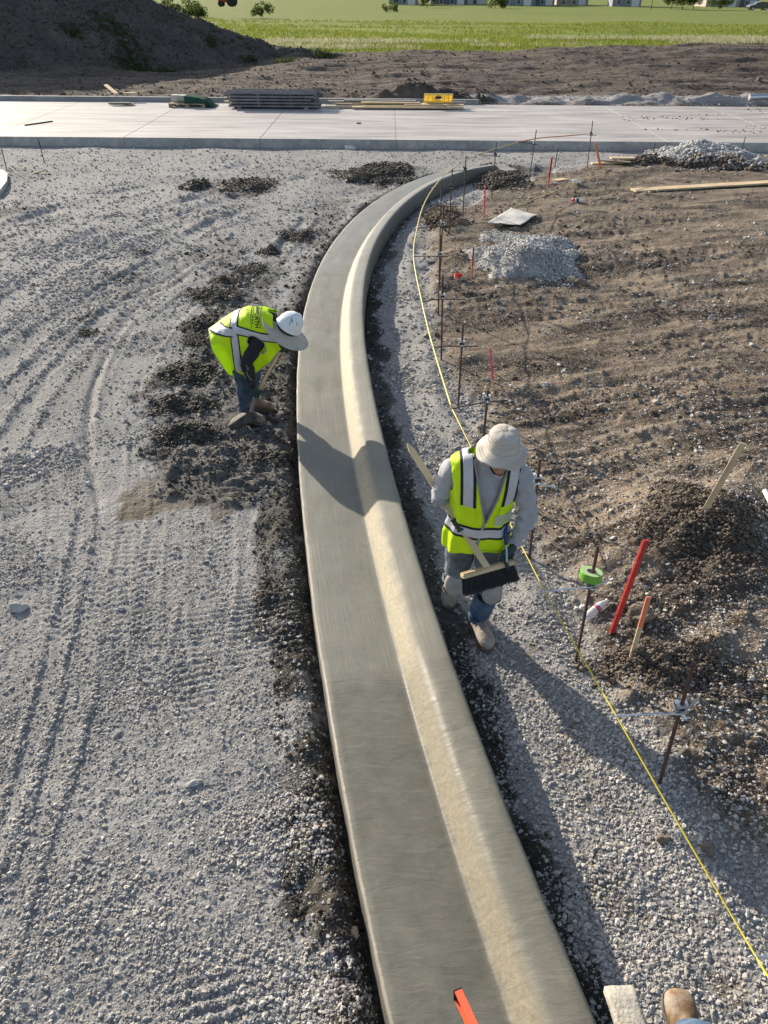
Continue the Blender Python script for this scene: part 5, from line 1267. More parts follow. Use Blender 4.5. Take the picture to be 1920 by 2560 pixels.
def hivis(name):
    n = NB(name); tc = n.n('ShaderNodeTexCoord').outputs['Object']
    c = n.mul((.70, .98, .006), n.ramp(n.noise(tc, 7, 5), .3, .7, .92, 1.06)); n.set(n.b, 'Base Color', c); n.b.inputs['Roughness'].default_value = .65
    n.set(n.b, 'Normal', n.n('ShaderNodeBump', {'Height': n.math('ADD', n.noise(tc, 14, 3), n.math('MULTIPLY', n.noise(tc, 400, 1), .12)), 'Strength': .35, 'Distance': .008}))
    tr = n.n('ShaderNodeBsdfTranslucent', {'Color': c}); ms = n.n('ShaderNodeMixShader', {0: .22}); n.t.links.new(n.b.outputs[0], ms.inputs[1]); n.t.links.new(tr.outputs[0], ms.inputs[2]); n.t.links.new(ms.outputs[0], n.t.nodes['Material Output'].inputs['Surface'])
    return n.m
M['lime'] = hivis('fluorescent_lime_mesh'); M['silver'] = mat('reflective_tape', (.52, .53, .56), .42, metal=.15, var=.06, vscale=20, bump=.15, bscale=50); M['blackband'] = mat('black_webbing', (.010, .011, .015), .8); M['piping'] = mat('grey_binding', (.26, .27, .29), .8)
M['glove'] = mat('dark_green_glove', (.010, .040, .032), .6, var=.35, vscale=25, bump=.3); M['boot'] = mat('dusty_suede', (.30, .25, .195), .9, var=.25, vscale=14, bump=.4, bscale=60, dirt=(.40, .37, .33), dscale=16, dcut=.55)
M['bootbrown'] = mat('brown_leather_boot', (.19, .115, .055), .75, var=.3, vscale=14, bump=.4, dirt=(.30, .26, .21), dscale=14, dcut=.55); M['sole'] = mat('boot_sole', (.12, .10, .085), .9); M['lace'] = mat('laces', (.22, .19, .15), .9)
M['hat'] = mat('cream_cotton', (.52, .475, .42), .95, var=.05, vscale=10, bump=.35, bscale=200); M['pad'] = mat('knee_pad', (.30, .29, .275), .7, var=.2, vscale=14); M['strap'] = mat('black_strap', (.02, .02, .022), .8)
M['helmet'] = mat('white_helmet_shell', (.72, .76, .80), .28, coat=.5); M['straw'] = M['straw']
def brim_mat():
    n = NB('woven_brim'); tc = n.n('ShaderNodeTexCoord').outputs['Object']; sx = n.n('ShaderNodeSeparateXYZ', {0: tc})
    r = n.math('SQRT', n.math('ADD', n.math('POWER', sx.outputs[0], 2.), n.math('POWER', sx.outputs[1], 2.)))
    w_ = n.math('SINE', n.math('MULTIPLY', r, 620.)); c = n.mul(n.mix(n.ramp(n.noise(tc, 12, 5), .3, .7), (.48, .44, .38), (.60, .55, .48)), n.ramp(w_, -1, 1, .8, 1.08))
    n.set(n.b, 'Base Color', c); n.b.inputs['Roughness'].default_value = .9; n.set(n.b, 'Normal', n.n('ShaderNodeBump', {'Height': w_, 'Strength': .4, 'Distance': .002})); return n.m
M['brim'] = brim_mat(); M['cream_band'] = mat('cream_band', (.50, .42, .30), .8)

def remeshed(bm, vox, smooth=6, fac=.5):
    """union of the closed shells in bm as one continuous surface"""
    me = bpy.data.meshes.new('tmp'); bmesh.ops.recalc_face_normals(bm, faces=bm.faces); bm.to_mesh(me); bm.free()
    o = bpy.data.objects.new('tmp', me); C.objects.link(o)
    md = o.modifiers.new('r', 'REMESH'); md.mode = 'VOXEL'; md.voxel_size = vox; md.use_smooth_shade = True
    if smooth: ms = o.modifiers.new('s', 'SMOOTH'); ms.iterations = smooth; ms.factor = fac
    dg = bpy.context.evaluated_depsgraph_get(); dg.update(); out = bpy.data.meshes.new_from_object(o.evaluated_get(dg))
    bpy.data.objects.remove(o); bpy.data.meshes.remove(me); return out
def ring_loft(bm, rings, n=24, ex=2.0):
    """rings: (centre, X, Y, rx, ry_front, ry_back) closed at both ends"""
    R_ = []
    for c, X_, Y_, rx_, rf, rb in rings:
        c = Vector(c); X_ = Vector(X_).normalized(); Y_ = Vector(Y_).normalized(); r_ = []
        for k in range(n):
            a = 2 * PI * k / n; ca, sa = math.cos(a), math.sin(a); e = 2 / ex
            px = math.copysign(abs(ca) ** e, ca) * rx_; py = math.copysign(abs(sa) ** e, sa) * (rf if sa > 0 else rb)
            r_.append(bm.verts.new(c + X_ * px + Y_ * py))
        R_.append(r_)
    for q, s in zip(R_[:-1], R_[1:]):
        for k in range(n): bm.faces.new((q[k], q[(k + 1) % n], s[(k + 1) % n], s[k]))
    bm.faces.new(R_[0][::-1]); bm.faces.new(R_[-1]); return R_
def limb(bm, pts, rs, n=16):
    P_ = catmull([Vector(p) for p in pts], 6); k = len(pts); rr = np.interp(np.linspace(0, k - 1, len(P_)), np.arange(k), rs); add_tube(bm, P_, list(rr), n)
    # rounded ends
    for p, r_ in ((pts[0], rs[0]), (pts[-1], rs[-1])): bmesh.ops.create_icosphere(bm, subdivisions=2, radius=r_ * .98, matrix=Matrix.Translation(Vector(p)))
def seg_dist(co, a, b):
    a = np.array(a[:]); b = np.array(b[:]); d = b - a; t = np.clip(((co - a) @ d) / (d @ d), 0, 1); return np.linalg.norm(co - a - t[:, None] * d, axis=1), t
def subset(me, keep, disp, name, m, parent, thick=0):
    """the faces whose vertices are all kept, moved out along the normals"""
    bm = bmesh.new(); bm.from_mesh(me); bm.verts.ensure_lookup_table(); bm.normal_update()
    no = [v.normal.copy() for v in bm.verts]
    for v in bm.verts: v.co += no[v.index] * float(disp[v.index])
    bmesh.ops.delete(bm, geom=[v for v in bm.verts if not keep[v.index]], context='VERTS')
    if thick: bmesh.ops.solidify(bm, geom=bm.faces[:], thickness=thick)
    me2 = bpy.data.meshes.new(name); bm.to_mesh(me2); bm.free(); return link(name, me2, parent, m, True)
def n3(co, s, seed=0):
    return np.array([mnoise.noise(Vector((c[0] / s + seed, c[1] / s, c[2] / s))) for c in co])
def verts(me):
    a = np.empty(len(me.vertices) * 3, np.float32); me.vertices.foreach_get('co', a); return a.reshape(-1, 3).astype(float)

def grip_hand(Cn, A, Pd, W, r, m, parent, sgn=1, name='glove', spread=.0235, point=None, wrap=215):
    """a hand closed round a bar: four fingers and a thumb around axis A; Pd points from the bar to the palm"""
    Cn, A, Pd, W = Vector(Cn), Vector(A).normalized(), Vector(Pd).normalized(), Vector(W)
    Pd = (Pd - A * Pd.dot(A)).normalized(); T = A.cross(Pd).normalized() * sgn; bm = bmesh.new()
    kn = Cn + Pd * (r + .020)
    d = (kn - W); Yd = d.cross(A).normalized()
    ring_loft(bm, [(W - d.normalized() * .03, A, Yd, .032, .026, .026), (W, A, Yd, .031, .024, .024), (W + d * .35, A, Yd, .038, .021, .021), (W + d * .75, A, Yd, .044, .019, .019), (kn, A, Yd, .043, .016, .016), (kn + T * .008 + d.normalized() * .01, A, Yd, .036, .010, .010)], 16)
    lens = [.86, 1, .95, .78]
    for i in range(4):
        b = Cn + A * (i - 1.5) * spread
        if point is not None and i == point:
            ps = [kn + A * (i - 1.5) * spread, kn + A * (i - 1.5) * spread + T * .03 - Pd * .01, kn + A * ((i - 1.5) * spread) + T * .055 - Pd * .025 + A * .012 * (-1 if i == 0 else 1), kn + A * ((i - 1.5) * spread) + T * .075 - Pd * .045]
            add_tube(bm, catmull(ps, 4), .0095, 8); continue
        n_ = 12; ang = [R(wrap) * lens[i] * k / n_ for k in range(n_ + 1)]
        ps = [kn + A * (i - 1.5) * spread - Pd * .004] + [b + (Pd * math.cos(a) + T * math.sin(a)) * (r + .0115) for a in ang[1:]]
        add_tube(bm, ps, [.0125] * 3 + [.0115] * (n_ - 4) + [.0105, .0085], 8)
    e = A * (-1.5) * spread - A * .012; n_ = 8
    ps = [W + d * .45 + A * -.025, kn * .5 + (W + d * .6) * .5 + e] + [Cn + e * (.9 - .25 * k / n_) + (Pd * math.cos(-R(130) * k / n_) + T * math.sin(-R(130) * k / n_)) * (r + .0125) for k in range(1, n_ + 1)]
    add_tube(bm, ps, [.016, .015] + [.0125] * (n_ - 1) + [.009], 8)
    me = remeshed(bm, .0034, 2); o = link(name, me, parent, m, True)
    # cuff
    return o

def boot(parent, ankle, toe, heel, m, sole=True, shaft=.11, up=None, w_=1.0, laces=True, name='boot'):
    ankle, toe, heel = Vector(ankle), Vector(toe), Vector(heel); f = (toe - heel).normalized()
    up = Vector(up) if up is not None else (ankle - (heel + f * .06)); up = (up - f * up.dot(f)).normalized(); X_ = f.cross(up).normalized(); L = (toe - heel).length
    bm = bmesh.new()
    def c(t, h): return heel + f * (L * t) + up * h
    Rg = [(0.0, .042, .026, .030), (.07, .045, .036, .042), (.25, .048, .038, .046), (.45, .050, .045, .050), (.65, .048, .052, .046), (.82, .042, .052, .040), (.94, .036, .043, .033), (1.0, .030, .022, .020)]
    ring_loft(bm, [(c(t, h), X_, up, wd * w_, hh, hh) for t, h, wd, hh in Rg], 20, 2.4)
    a0 = c(.24, .05); a2 = ankle + (ankle - a0).normalized() * shaft * .55
    add_tube(bm, [a0, a0.lerp(ankle, .6), ankle, a2], [.045, .046, .045, .050], 18); add_tube(bm, [c(.60, .060), c(.42, .085), ankle + f * .012], [.036, .040, .040], 14)
    me = remeshed(bm, .0055, 5); o = link(name, me, parent, m, True)
    # sole
    bm = bmesh.new(); n_ = 28; lo = []; hi = []
    for k in range(n_):
        a = 2 * PI * k / n_; t = .5 - .5 * math.cos(a); wd = np.interp(t, [0, .08, .3, .5, .7, .9, .97, 1], [.004, .034, .040, .040, .053, .046, .028, .004]) * w_ * (1 if a < PI else -1) * 1.0
        p = heel + f * (L * (-.02 + 1.06 * t)) + X_ * wd; lo.append(bm.verts.new(p - up * .012)); hi.append(bm.verts.new(p + up * .014))
    for k in range(n_): bm.faces.new((lo[k], lo[(k + 1) % n_], hi[(k + 1) % n_], hi[k]))
    bm.faces.new(lo[::-1]); bm.faces.new(hi); bm_obj('sole', bm, M['sole'], o)
    if laces:
        bm = bmesh.new()
        for k in range(5):
            t = .62 - .055 * k; h = .086 + .017 * k * (1 + .12 * k)
            for s in (-1, 1): add_tube(bm, [c(t, h - .018) + X_ * .034 * s, c(t - .025, h + .012) + X_ * 0, c(t - .05, h + .002) - X_ * .034 * s], .0028, 5)
        bm_obj('laces', bm, M['lace'], o)
    return o

def slab_cut(src, planes):
    """keep the part of mesh bm between planes given as (point, normal pointing to what is kept)"""
    bm = src.copy()
    for co, no in planes:
        bmesh.ops.bisect_plane(bm, geom=bm.verts[:] + bm.edges[:] + bm.faces[:], dist=1e-5, plane_co=Vector(co), plane_no=Vector(no), clear_inner=True)
    return bm
def strip(src, planes, off, name, m, parent, extra=None):
    bm = slab_cut(src, planes); bm.normal_update()
    if extra: bmesh.ops.delete(bm, geom=[f for f in bm.faces if not extra(f.calc_center_median())], context='FACES')
    for v, n_ in [(v, v.normal.copy()) for v in bm.verts]: v.co += n_ * off
    thicken(bm, .0015)
    me = bpy.data.meshes.new(name); bm.to_mesh(me); bm.free(); return link(name, me, parent, m, True)
def thicken(bm, t):
    """a second skin a little inside the first, joined along open edges"""
    bm.normal_update(); vs_ = bm.verts[:]; fs = bm.faces[:]; mp = {v: bm.verts.new(v.co - v.normal * t) for v in vs_}
    be = [e for e in bm.edges if len(e.link_faces) == 1]
    for f in fs: bm.faces.new([mp[v] for v in reversed(f.verts)])
    for e in be:
        l = e.link_loops[0]; a, b = l.vert, l.link_loop_next.vert
        try: bm.faces.new((b, a, mp[a], mp[b]))
        except ValueError: pass
def banded(src, co, no, half, off, parent, extra=None, border=.017, name='reflective_stripe'):
    """silver tape between two black edges"""
    no = Vector(no).normalized(); co = Vector(co)
    b = strip(src, [(co - no * (half + border), no), (co + no * (half + border), -no)], off, 'webbing', M['blackband'], parent, extra)
    return strip(src, [(co - no * half, no), (co + no * half, -no)], off + .0018, name, M['silver'], b, extra)
def cloth_grid(fn, nu, nv, closed):
    bm = bmesh.new(); g = [[bm.verts.new(fn(i / (nu if closed else nu - 1), j / (nv - 1))) for i in range(nu)] for j in range(nv)]
    for j in range(nv - 1):
        for i in range(nu if closed else nu - 1): bm.faces.new((g[j][i], g[j][(i + 1) % nu], g[j + 1][(i + 1) % nu], g[j + 1][i]))
    return bm, g

# ================= the man with the broom
def broom_man():
    t = empty('person', (.58, 3.95, 0)); tag(t, 'man in bucket hat and lime vest walking and carrying a wooden broom', 'person'); t_inv = t.location.copy()
    root = t
    def W_(o): o.location = -t_inv; return o                    # children are modelled in world coordinates
    rh = dict(R_sh=(.400, 3.885, 1.355), R_el=tuple(gp(1101, 1238, 1.15)), L_sh=(.792, 3.845, 1.355), L_el=(.872, 3.83, 1.085))
    R_wr = gp(1108, 1256, 1.105); L_wr = gp(1291, 1352, .905)
    hipR, hipL = Vector((.50, 3.93, .88)), Vector((.665, 3.91, .88)); knR = Vector((.475, 3.955, .49)); anR = Vector((.475, 4.29, .20)); knL = Vector((.695, 3.865, .49)); anL = Vector((.655, 3.985, .10))
    hc = Vector((.652, 3.745, 1.555)); up = Vector((0.02, -.42, .91)).normalized(); fw = Vector((.0, -1, 0)); fw = (fw - up * fw.dot(up)).normalized(); rt = fw.cross(up).normalized()
    bm = bmesh.new()
    X1 = Vector((1, -.06, .0)); Yf = Vector((-.06, -1, 0))
    ring_loft(bm, [((.582, 3.925, .80), X1, Yf, .12, .09, .10), ((.582, 3.92, .88), X1, Yf, .165, .105, .125), ((.582, 3.905, .96), X1, Yf, .158, .105, .115), ((.584, 3.885, 1.06), X1, Yf, .145, .105, .10), ((.588, 3.87, 1.18), X1, Yf, .158, .115, .11), ((.592, 3.86, 1.29), X1, Yf, .172, .118, .115), ((.595, 3.86, 1.36), X1, Yf, .17, .10, .10), ((.60, 3.855, 1.41), X1, Yf, .125, .075, .085), ((.61, 3.84, 1.45), X1, Yf, .062, .058, .062)], 28, 2.3)
    limb(bm, [(.61, 3.845, 1.42), (.625, 3.815, 1.475), hc - up * .05 + fw * -.01], [.060, .055, .056])
    for sh, el, wr in ((rh['R_sh'], rh['R_el'], R_wr), (rh['L_sh'], rh['L_el'], L_wr)):
        s_, e_ = Vector(sh), Vector(el); limb(bm, [s_, s_.lerp(e_, .5), e_, e_.lerp(wr, .35), wr], [.062, .052, .045, .043, .030])
        limb(bm, [(.60 + (s_.x - .60) * .55, 3.86, 1.375), s_], [.056, .06])
    for h, k, a in ((hipR, knR, anR), (hipL, knL, anL)): limb(bm, [h, h.lerp(k, .5), k, k.lerp(a, .35), a], [.095, .082, .062, .058, .042])
    # head
    ring_loft(bm, [(hc + up * z, rt, fw, a, b, c) for z, a, b, c in ((-.125, .028, .075, -.02), (-.10, .045, .085, .01), (-.06, .062, .088, .05), (-.01, .072, .092, .085), (.04, .076, .094, .098), (.08, .068, .080, .088), (.11, .042, .05, .06), (.122, .01, .012, .015))], 22)
    limb(bm, [hc + up * .0 + fw * .085, hc - up * .028 + fw * .108, hc - up * .036 + fw * .100], [.009, .014, .012], 10)      # nose
    limb(bm, [hc - up * .062 + fw * .088 - rt * .02, hc - up * .062 + fw * .096, hc - up * .062 + fw * .088 + rt * .02], [.006, .009, .006], 8)
    limb(bm, [hc - up * .075 + fw * .086 - rt * .016, hc - up * .075 + fw * .092, hc - up * .075 + fw * .086 + rt * .016], [.006, .009, .006], 8)
    limb(bm, [hc - up * .107 + fw * .068, hc - up * .108 + fw * .078], [.018, .018], 8)
    for s in (-1, 1): ring_loft(bm, [(hc + rt * s * .07, fw, up, .015, .028, .024), (hc + rt * s * .082 - fw * .008, fw, up, .018, .032, .026)], 12)
    me = remeshed(bm, .0062, 4); co = verts(me)
    cls = np.zeros(len(co), int); best = np.full(len(co), 9.); tt = np.zeros(len(co))
    for a, b, k, r_ in ((hipR, knR, 1, .09), (knR, anR, 1, .06), (hipL, knL, 2, .09), (knL, anL, 2, .06), ((.58, 3.92, .82), (.58, 3.9, .95), 1, .14), ((.585, 3.89, .98), (.6, 3.86, 1.38), 3, .15), (rh['R_sh'], rh['R_el'], 4, .055), (rh['R_el'], R_wr, 4, .04), (rh['L_sh'], rh['L_el'], 4, .055), (rh['L_el'], L_wr, 4, .04), ((.61, 3.845, 1.46), hc - up * .04, 5, .05), (hc - up * .04, hc + up * .05, 5, .09)):
        d, q = seg_dist(co, Vector(a), Vector(b)); d = d - r_; m = d < best; best = np.where(m, d, best); cls = np.where(m, k, cls); tt = np.where(m, q, tt)
    nearneck = np.linalg.norm(co - np.array((.615, 3.835, 1.452)), axis=1)
    body = W_(link('body', me, root, M['skin'], True))
    shirt = (cls == 3) | (cls == 4) | ((cls == 5) & (co[:, 2] < 1.44))
    dR, qR = seg_dist(co, Vector(rh['R_el']), R_wr); dL, qL = seg_dist(co, Vector(rh['L_el']), L_wr)
    wr_ = n3(co, .05, 3)
    ripR = np.where(dR < .075, np.sin(qR * 30 + wr_ * 2.4) * .0055 * sst(0, .2, qR), 0); dU, qU = seg_dist(co, Vector(rh['R_sh']), Vector(rh['R_el'])); ripU = np.where(dU < .09, np.sin(qU * 26 + wr_ * 3) * .004 * sst(.2, .7, qU), 0)
    ripL = np.where(dL < .075, np.sin(qL * 20 + wr_ * 3) * .004, 0); dV, qV = seg_dist(co, Vector(rh['L_sh']), Vector(rh['L_el'])); ripV = np.where(dV < .09, np.sin(qV * 14 + wr_ * 3) * .004, 0)
    W_(subset(me, shirt, np.maximum(.0045, .012 + wr_ * .008 + 1.7 * (ripR + ripL + ripU + ripV) + n3(co, .11, 21) * .008), 'shirt', M['shirt_grey'], root))
    je = (cls == 1) | (cls == 2); lowL, qq = seg_dist(co, knL, anL); lowR, q2 = seg_dist(co, knR, anR); wr2 = n3(co, .045, 9)
    fold = np.where(lowL < .09, np.sin(qq * 34 + wr2 * 3) * .006 * sst(.35, .9, qq), 0) + np.where(lowR < .09, np.sin(q2 * 24 + wr2 * 3) * .005, 0) + np.where(co[:, 2] > .5, n3(co, .09, 4) * .010, 0)
    jj = je & ~((lowL < .08) & (qq > .97)); 
    jo = W_(subset(me, jj, .012 + .004 * wr2 + fold + .010 * ((lowL < .09) & (qq > .4)), 'jeans', M['denim_grey'], root)); jo.data.materials.append(M['denim_blue'])
    mi = [1 if (p.center.z < .47 and p.center.x > .58) else 0 for p in jo.data.polygons]; jo.data.polygons.foreach_set('material_index', mi)
    bm = bmesh.new(); add_tube(bm, catmull([hc - up * .069 + fw * .091 - rt * .021, hc - up * .068 + fw * .1005, hc - up * .069 + fw * .091 + rt * .021], 5), .0042, 6); W_(bm_obj('lips', bm, M['lip'], root, smooth=True))
    for s in (-1, 1):
        bm = bmesh.new(); bmesh.ops.create_uvsphere(bm, u_segments=12, v_segments=8, radius=.0125, matrix=Matrix.Translation(hc + up * .012 + rt * s * .031 + fw * .079)); W_(bm_obj('eye', bm, M['whiteplastic'], root, smooth=True))
        bm = bmesh.new(); add_tube(bm, [hc + up * .034 + rt * s * .048 + fw * .083, hc + up * .038 + rt * s * .032 + fw * .092, hc + up * .034 + rt * s * .014 + fw * .095], .004, 6); W_(bm_obj('eyebrow', bm, M['hair'], root))
    hd = np.linalg.norm((co - np.array(hc)), axis=1); rel = co - np.array(hc[:]); f_ = rel @ np.array(fw[:]); u_ = rel @ np.array(up[:])
    W_(subset(me, (cls == 5) & (hd < .15) & ((f_ < -.015) & (u_ > -.06) | (u_ > .055)), .006 + 0 * wr_, 'hair', M['hair'], root))
    # hat
    hu = Vector((.03, -.16, .98)).normalized(); hb = hc + up * .066 + Vector((.0, .0, .0)); hx = Vector((0, 1, 0)).cross(hu).normalized(); hy = hu.cross(hx)
    hm = basis(hx, hy, hu, hb - t_inv)
    prof = [(.0, .102), (.03, .1015), (.055, .098), (.072, .091), (.083, .079), (.087, .070), (.0895, .046), (.092, .044), (.094, .012), (.096, .0), (.104, -.006), (.120, -.020), (.142, -.042), (.149, -.047)]
    bm = bmesh.new(); n_ = 72; rg = []
    for i, (r_, z) in enumerate(prof):
        row = []
        for k in range(n_):
            a = 2 * PI * k / n_; d = 0
            if i >= 9: d = .010 * math.sin(3 * a + 1) * (i - 8) / 4 + .004 * math.sin(7 * a) * (i - 8) / 4
            dent = .0028 * mnoise.noise(Vector((math.cos(a) * 1.6, math.sin(a) * 1.6, z * 22)))
            row.append(bm.verts.new(((r_ + dent) * math.cos(a) * .96, (r_ + dent) * math.sin(a) * 1.06, z + d + dent * .8)))
        rg.append(row)
    for q, s in zip(rg[:-1], rg[1:]):
        for k in range(n_): bm.faces.new((q[k], s[k], s[(k + 1) % n_], q[(k + 1) % n_]))
    bmesh.ops.remove_doubles(bm, verts=bm.verts, dist=1e-5); bmesh.ops.recalc_face_normals(bm, faces=bm.faces); bmesh.ops.solidify(bm, geom=bm.faces[:], thickness=.003)
    hat = bm_obj('bucket_hat', bm, M['hat'], root, smooth=True); hat.matrix_local = hm
    bm = bmesh.new()
    for k in range(4):
        a = k * PI / 2 + .4; add_tube(bm, [(.088 * math.cos(a), .094 * math.sin(a), .052), (.05 * math.cos(a), .055 * math.sin(a), .0945), (0, 0, .100)], .0014, 5)
    for r_, z in ((.0885, .070), (.0925, .045), (.097, .004), (.125, -.024), (.137, -.036)): add_tube(bm, [(r_ * .965 * math.cos(2 * PI * k / 40), r_ * 1.065 * math.sin(2 * PI * k / 40), z + .001) for k in range(41)], .0013, 4)
    bm_obj('seam', bm, M['hat'], hat)
    # vest
    V = [(.81, .213, .150, .165, 3.915), (.90, .208, .150, .160, 3.91), (1.0, .180, .140, .145, 3.895), (1.1, .174, .140, .138, 3.88), (1.2, .190, .150, .140, 3.87), (1.28, .200, .147, .142, 3.86), (1.34, .214, .135, .135, 3.86), (1.40, .216, .118, .122, 3.86), (1.442, .203, .100, .108, 3.857), (1.470, .165, .083, .095, 3.852), (1.488, .115, .068, .080, 3.848), (1.498, .078, .056, .068, 3.845)]
    Vz = np.array([v[0] for v in V]); Va = np.array(V)
    tl = np.r_[0, np.cumsum(np.hypot(np.diff(Va[:, 0]), np.diff(Va[:, 1])))]; tl /= tl[-1]
    def vest(u, v):
        z, rx_, rf, rb, cy = [np.interp(v, tl, Va[:, k]) for k in range(5)]
        a = 2 * PI * u - PI / 2                                   # u=0 at the front
        ca, sa = math.cos(a), math.sin(a); e = 2 / 2.35
        px = math.copysign(abs(ca) ** e, ca) * rx_; py = math.copysign(abs(sa) ** e, sa) * (rf if sa < 0 else rb)
        w_ = (1 - v) ** 1.2
        f = .010 * mnoise.noise(Vector((px * 9, py * 9, z * 2.2))) * (.35 + w_) + .008 * math.sin(a * 9 + z * 4) * w_ + .004 * mnoise.noise(Vector((px * 25, py * 25, z * 16)))
        k = 1 + f / .17
        p = Vector((.585 + px * k, cy + py * k - .06 * px, z - .03 * w_ * math.sin(a * 2 + .6) * (v < .05)))
        if v < .35: p.x -= .022 * (1 - v / .35) * (-sa if sa < 0 else 0) ; p.z += .03 * (1 - v / .35) * px / .2 * -1 * .6
        return p
    bm, g = cloth_grid(vest, 168, 96, True); bm.normal_update()
    bmesh.ops.recalc_face_normals(bm, faces=bm.faces)
    c0 = sum((f.calc_center_median() for f in bm.faces), Vector()) / len(bm.faces)
    if sum((f.calc_center_median() - c0).dot(f.normal) for f in bm.faces) < 0: bmesh.ops.reverse_faces(bm, faces=bm.faces)
    # neck opening and arm holes by clean cuts
    vb = Vector((.603, 3.72, 1.075)); lt_ = Vector((.512, 3.78, 1.50)); rt_ = Vector((.712, 3.78, 1.50))
    nl = Vector((0, 1, 0)).cross(lt_ - vb).normalized(); nr = Vector((0, 1, 0)).cross(rt_ - vb).normalized()
    for pl in (nl, nr): bmesh.ops.bisect_plane(bm, geom=bm.verts[:] + bm.edges[:] + bm.faces[:], plane_co=vb, plane_no=pl, dist=1e-5)
    def inV(p):
        if p.y > 3.83: return p.z > 1.492
        return (p - vb).dot(nl) * (1 if nl.x > 0 else -1) > 0 and (p - vb).dot(nr) * (1 if nr.x > 0 else -1) < 0 and p.z > 1.075
    def inarm(p):
        for s, c_ in ((-1, Vector((.385, 3.87, 1.335))), (1, Vector((.80, 3.85, 1.335)))):
            if abs(p.x - c_.x) < .05 + .0 and ((p.y - c_.y) / .075) ** 2 + ((p.z - c_.z) / .105) ** 2 < 1 and (p.x - .59) * s > .165: return True
        return False
    bmesh.ops.delete(bm, geom=[f for f in bm.faces if inV(f.calc_center_median()) or inarm(f.calc_center_median())], context='FACES')
    # waist band on the whole cloth, shoulder bands on the upper front and back
    v1 = banded(bm, (.6, 3.8, .985), (.05, 0, 1), .031, .003, None)
    v2 = banded(bm, (.487, 3.8, 1.3), (1, 0, .05), .027, .003, None, extra=lambda p: p.z > 1.19)
    v3 = banded(bm, (.735, 3.8, 1.3), (1, 0, -.10), .027, .003, None, extra=lambda p: p.z > 1.20)
    # zip and edge binding
    zp = strip(bm, [((.575, 3.8, 1), (1, 0, -.17)), ((.593, 3.8, 1), (-1, 0, .17))], .0035, 'zip', M['piping'], None, extra=lambda p: p.y < 3.85 and p.z < 1.085)
    hemb = strip(bm, [((0, 0, .842), (-.10, 0, -1))], .002, 'hem_binding', M['piping'], None)
    pk = strip(bm, [((.675, 3.8, 1.2), (1, 0, -.05)), ((.775, 3.8, 1.2), (-1, 0, 0)), ((.7, 3.8, 1.205), (0, 0, -1)), ((.7, 3.8, 1.125), (0, 0, 1))], .006, 'pocket_flap', M['lime'], None, extra=lambda p: p.y < 3.85)
    pk2 = strip(bm, [((.44, 3.8, 1.2), (1, 0, 0)), ((.535, 3.8, 1.2), (-1, 0, 0)), ((.7, 3.8, 1.195), (0, 0, -1)), ((.7, 3.8, 1.06), (0, 0, 1))], .005, 'pocket', M['lime'], None, extra=lambda p: p.y < 3.85)
    clear = strip(bm, [((.66, 3.8, 1.2), (1, 0, -.05)), ((.79, 3.8, 1.2), (-1, 0, 0)), ((.7, 3.8, 1.14), (0, 0, -1)), ((.7, 3.8, 1.05), (0, 0, 1))], .009, 'clear_pocket', mat('clear_pocket_film', (.62, .66, .58), .25, alpha=.45), None, extra=lambda p: p.y < 3.85)
    thicken(bm, .002)
    me_v = bpy.data.meshes.new('vest'); bm.to_mesh(me_v); bm.free(); vo = W_(link('vest', me_v, root, M['lime'], True))
    for o in bpy.data.objects:
        if o.parent is None and o.name.split('.')[0] in ('webbing', 'zip', 'hem_binding', 'pocket_flap', 'pocket', 'clear_pocket') and o.type == 'MESH': o.parent = vo
    # binding round the V
    bm = bmesh.new()
    for a_, dx in ((lt_, -.004), (rt_, .004)):
        P_ = []
        for k in range(16):
            q = vb.lerp(a_, k / 15); 
            v_ = float(np.interp(q.z, Vz, tl)); bestp = min((vest((i / 200) % 1, v_) for i in list(range(-50, 51))), key=lambda p: abs(p.x - q.x) + (0 if p.y < 3.86 else 1)); P_.append(Vector((q.x + dx, bestp.y - .002, q.z)))
        add_tube(bm, P_, .006, 7)
    b_o = bm_obj('neck_binding', bm, M['piping'], vo, smooth=True)
    # broom
    zb = .80; bl = gp(1160, 1437, zb - .03); br = gp(1277, 1404, zb + .0)
    jn = gp(1214, 1412, zb + .012); top = Vector((.150, 4.40, 1.245)); top = gp(1018, 1108, 1.42)
    bt = empty('broom', jn); tag(bt, 'push broom with black bristles and a pointed pale wooden handle', 'broom')
    def B_(o): o.location = -jn; return o
    v = top - jn; z_ = v.normalized(); ax = (br - bl).normalized(); x_ = ax - z_ * ax.dot(z_); x_.normalize(); y_ = z_.cross(x_)
    bm = bmesh.new(); L = v.length; prism(bm, [(-.019, -.03), (.019, -.03), (.019, L - .05), (.004, L), (-.004, L), (-.019, L - .05)], -.0075, .0075)
    o = bm_obj('handle', bm, M['pine_z'], bt, bevel=.0015); o.matrix_local = basis(x_, y_, z_, (0, 0, 0))
    bd = Vector((.10, -.42, -.80)).normalized(); bd = (bd - ax * bd.dot(ax)).normalized(); side = ax.cross(bd).normalized()
    Lb = (br - bl).length + .03; bc = (bl + br) / 2 + bd * .006
    bm = bmesh.new(); add_box(bm, (0, 0, 0), (Lb, .062, .026)); add_box(bm, (0, .014, .0155), (Lb - .004, .016, .007)); add_box(bm, (0, -.018, .0155), (Lb - .004, .020, .007)); o = bm_obj('block', bm, M['pine'], bt, bevel=.003); o.matrix_local = basis(ax, side, ax.cross(side), bc - jn)
    if (ax.cross(side)).dot(-bd) < 0: o.matrix_local = basis(ax, -side, ax.cross(-side), bc - jn)
    V_ = []; F_ = []
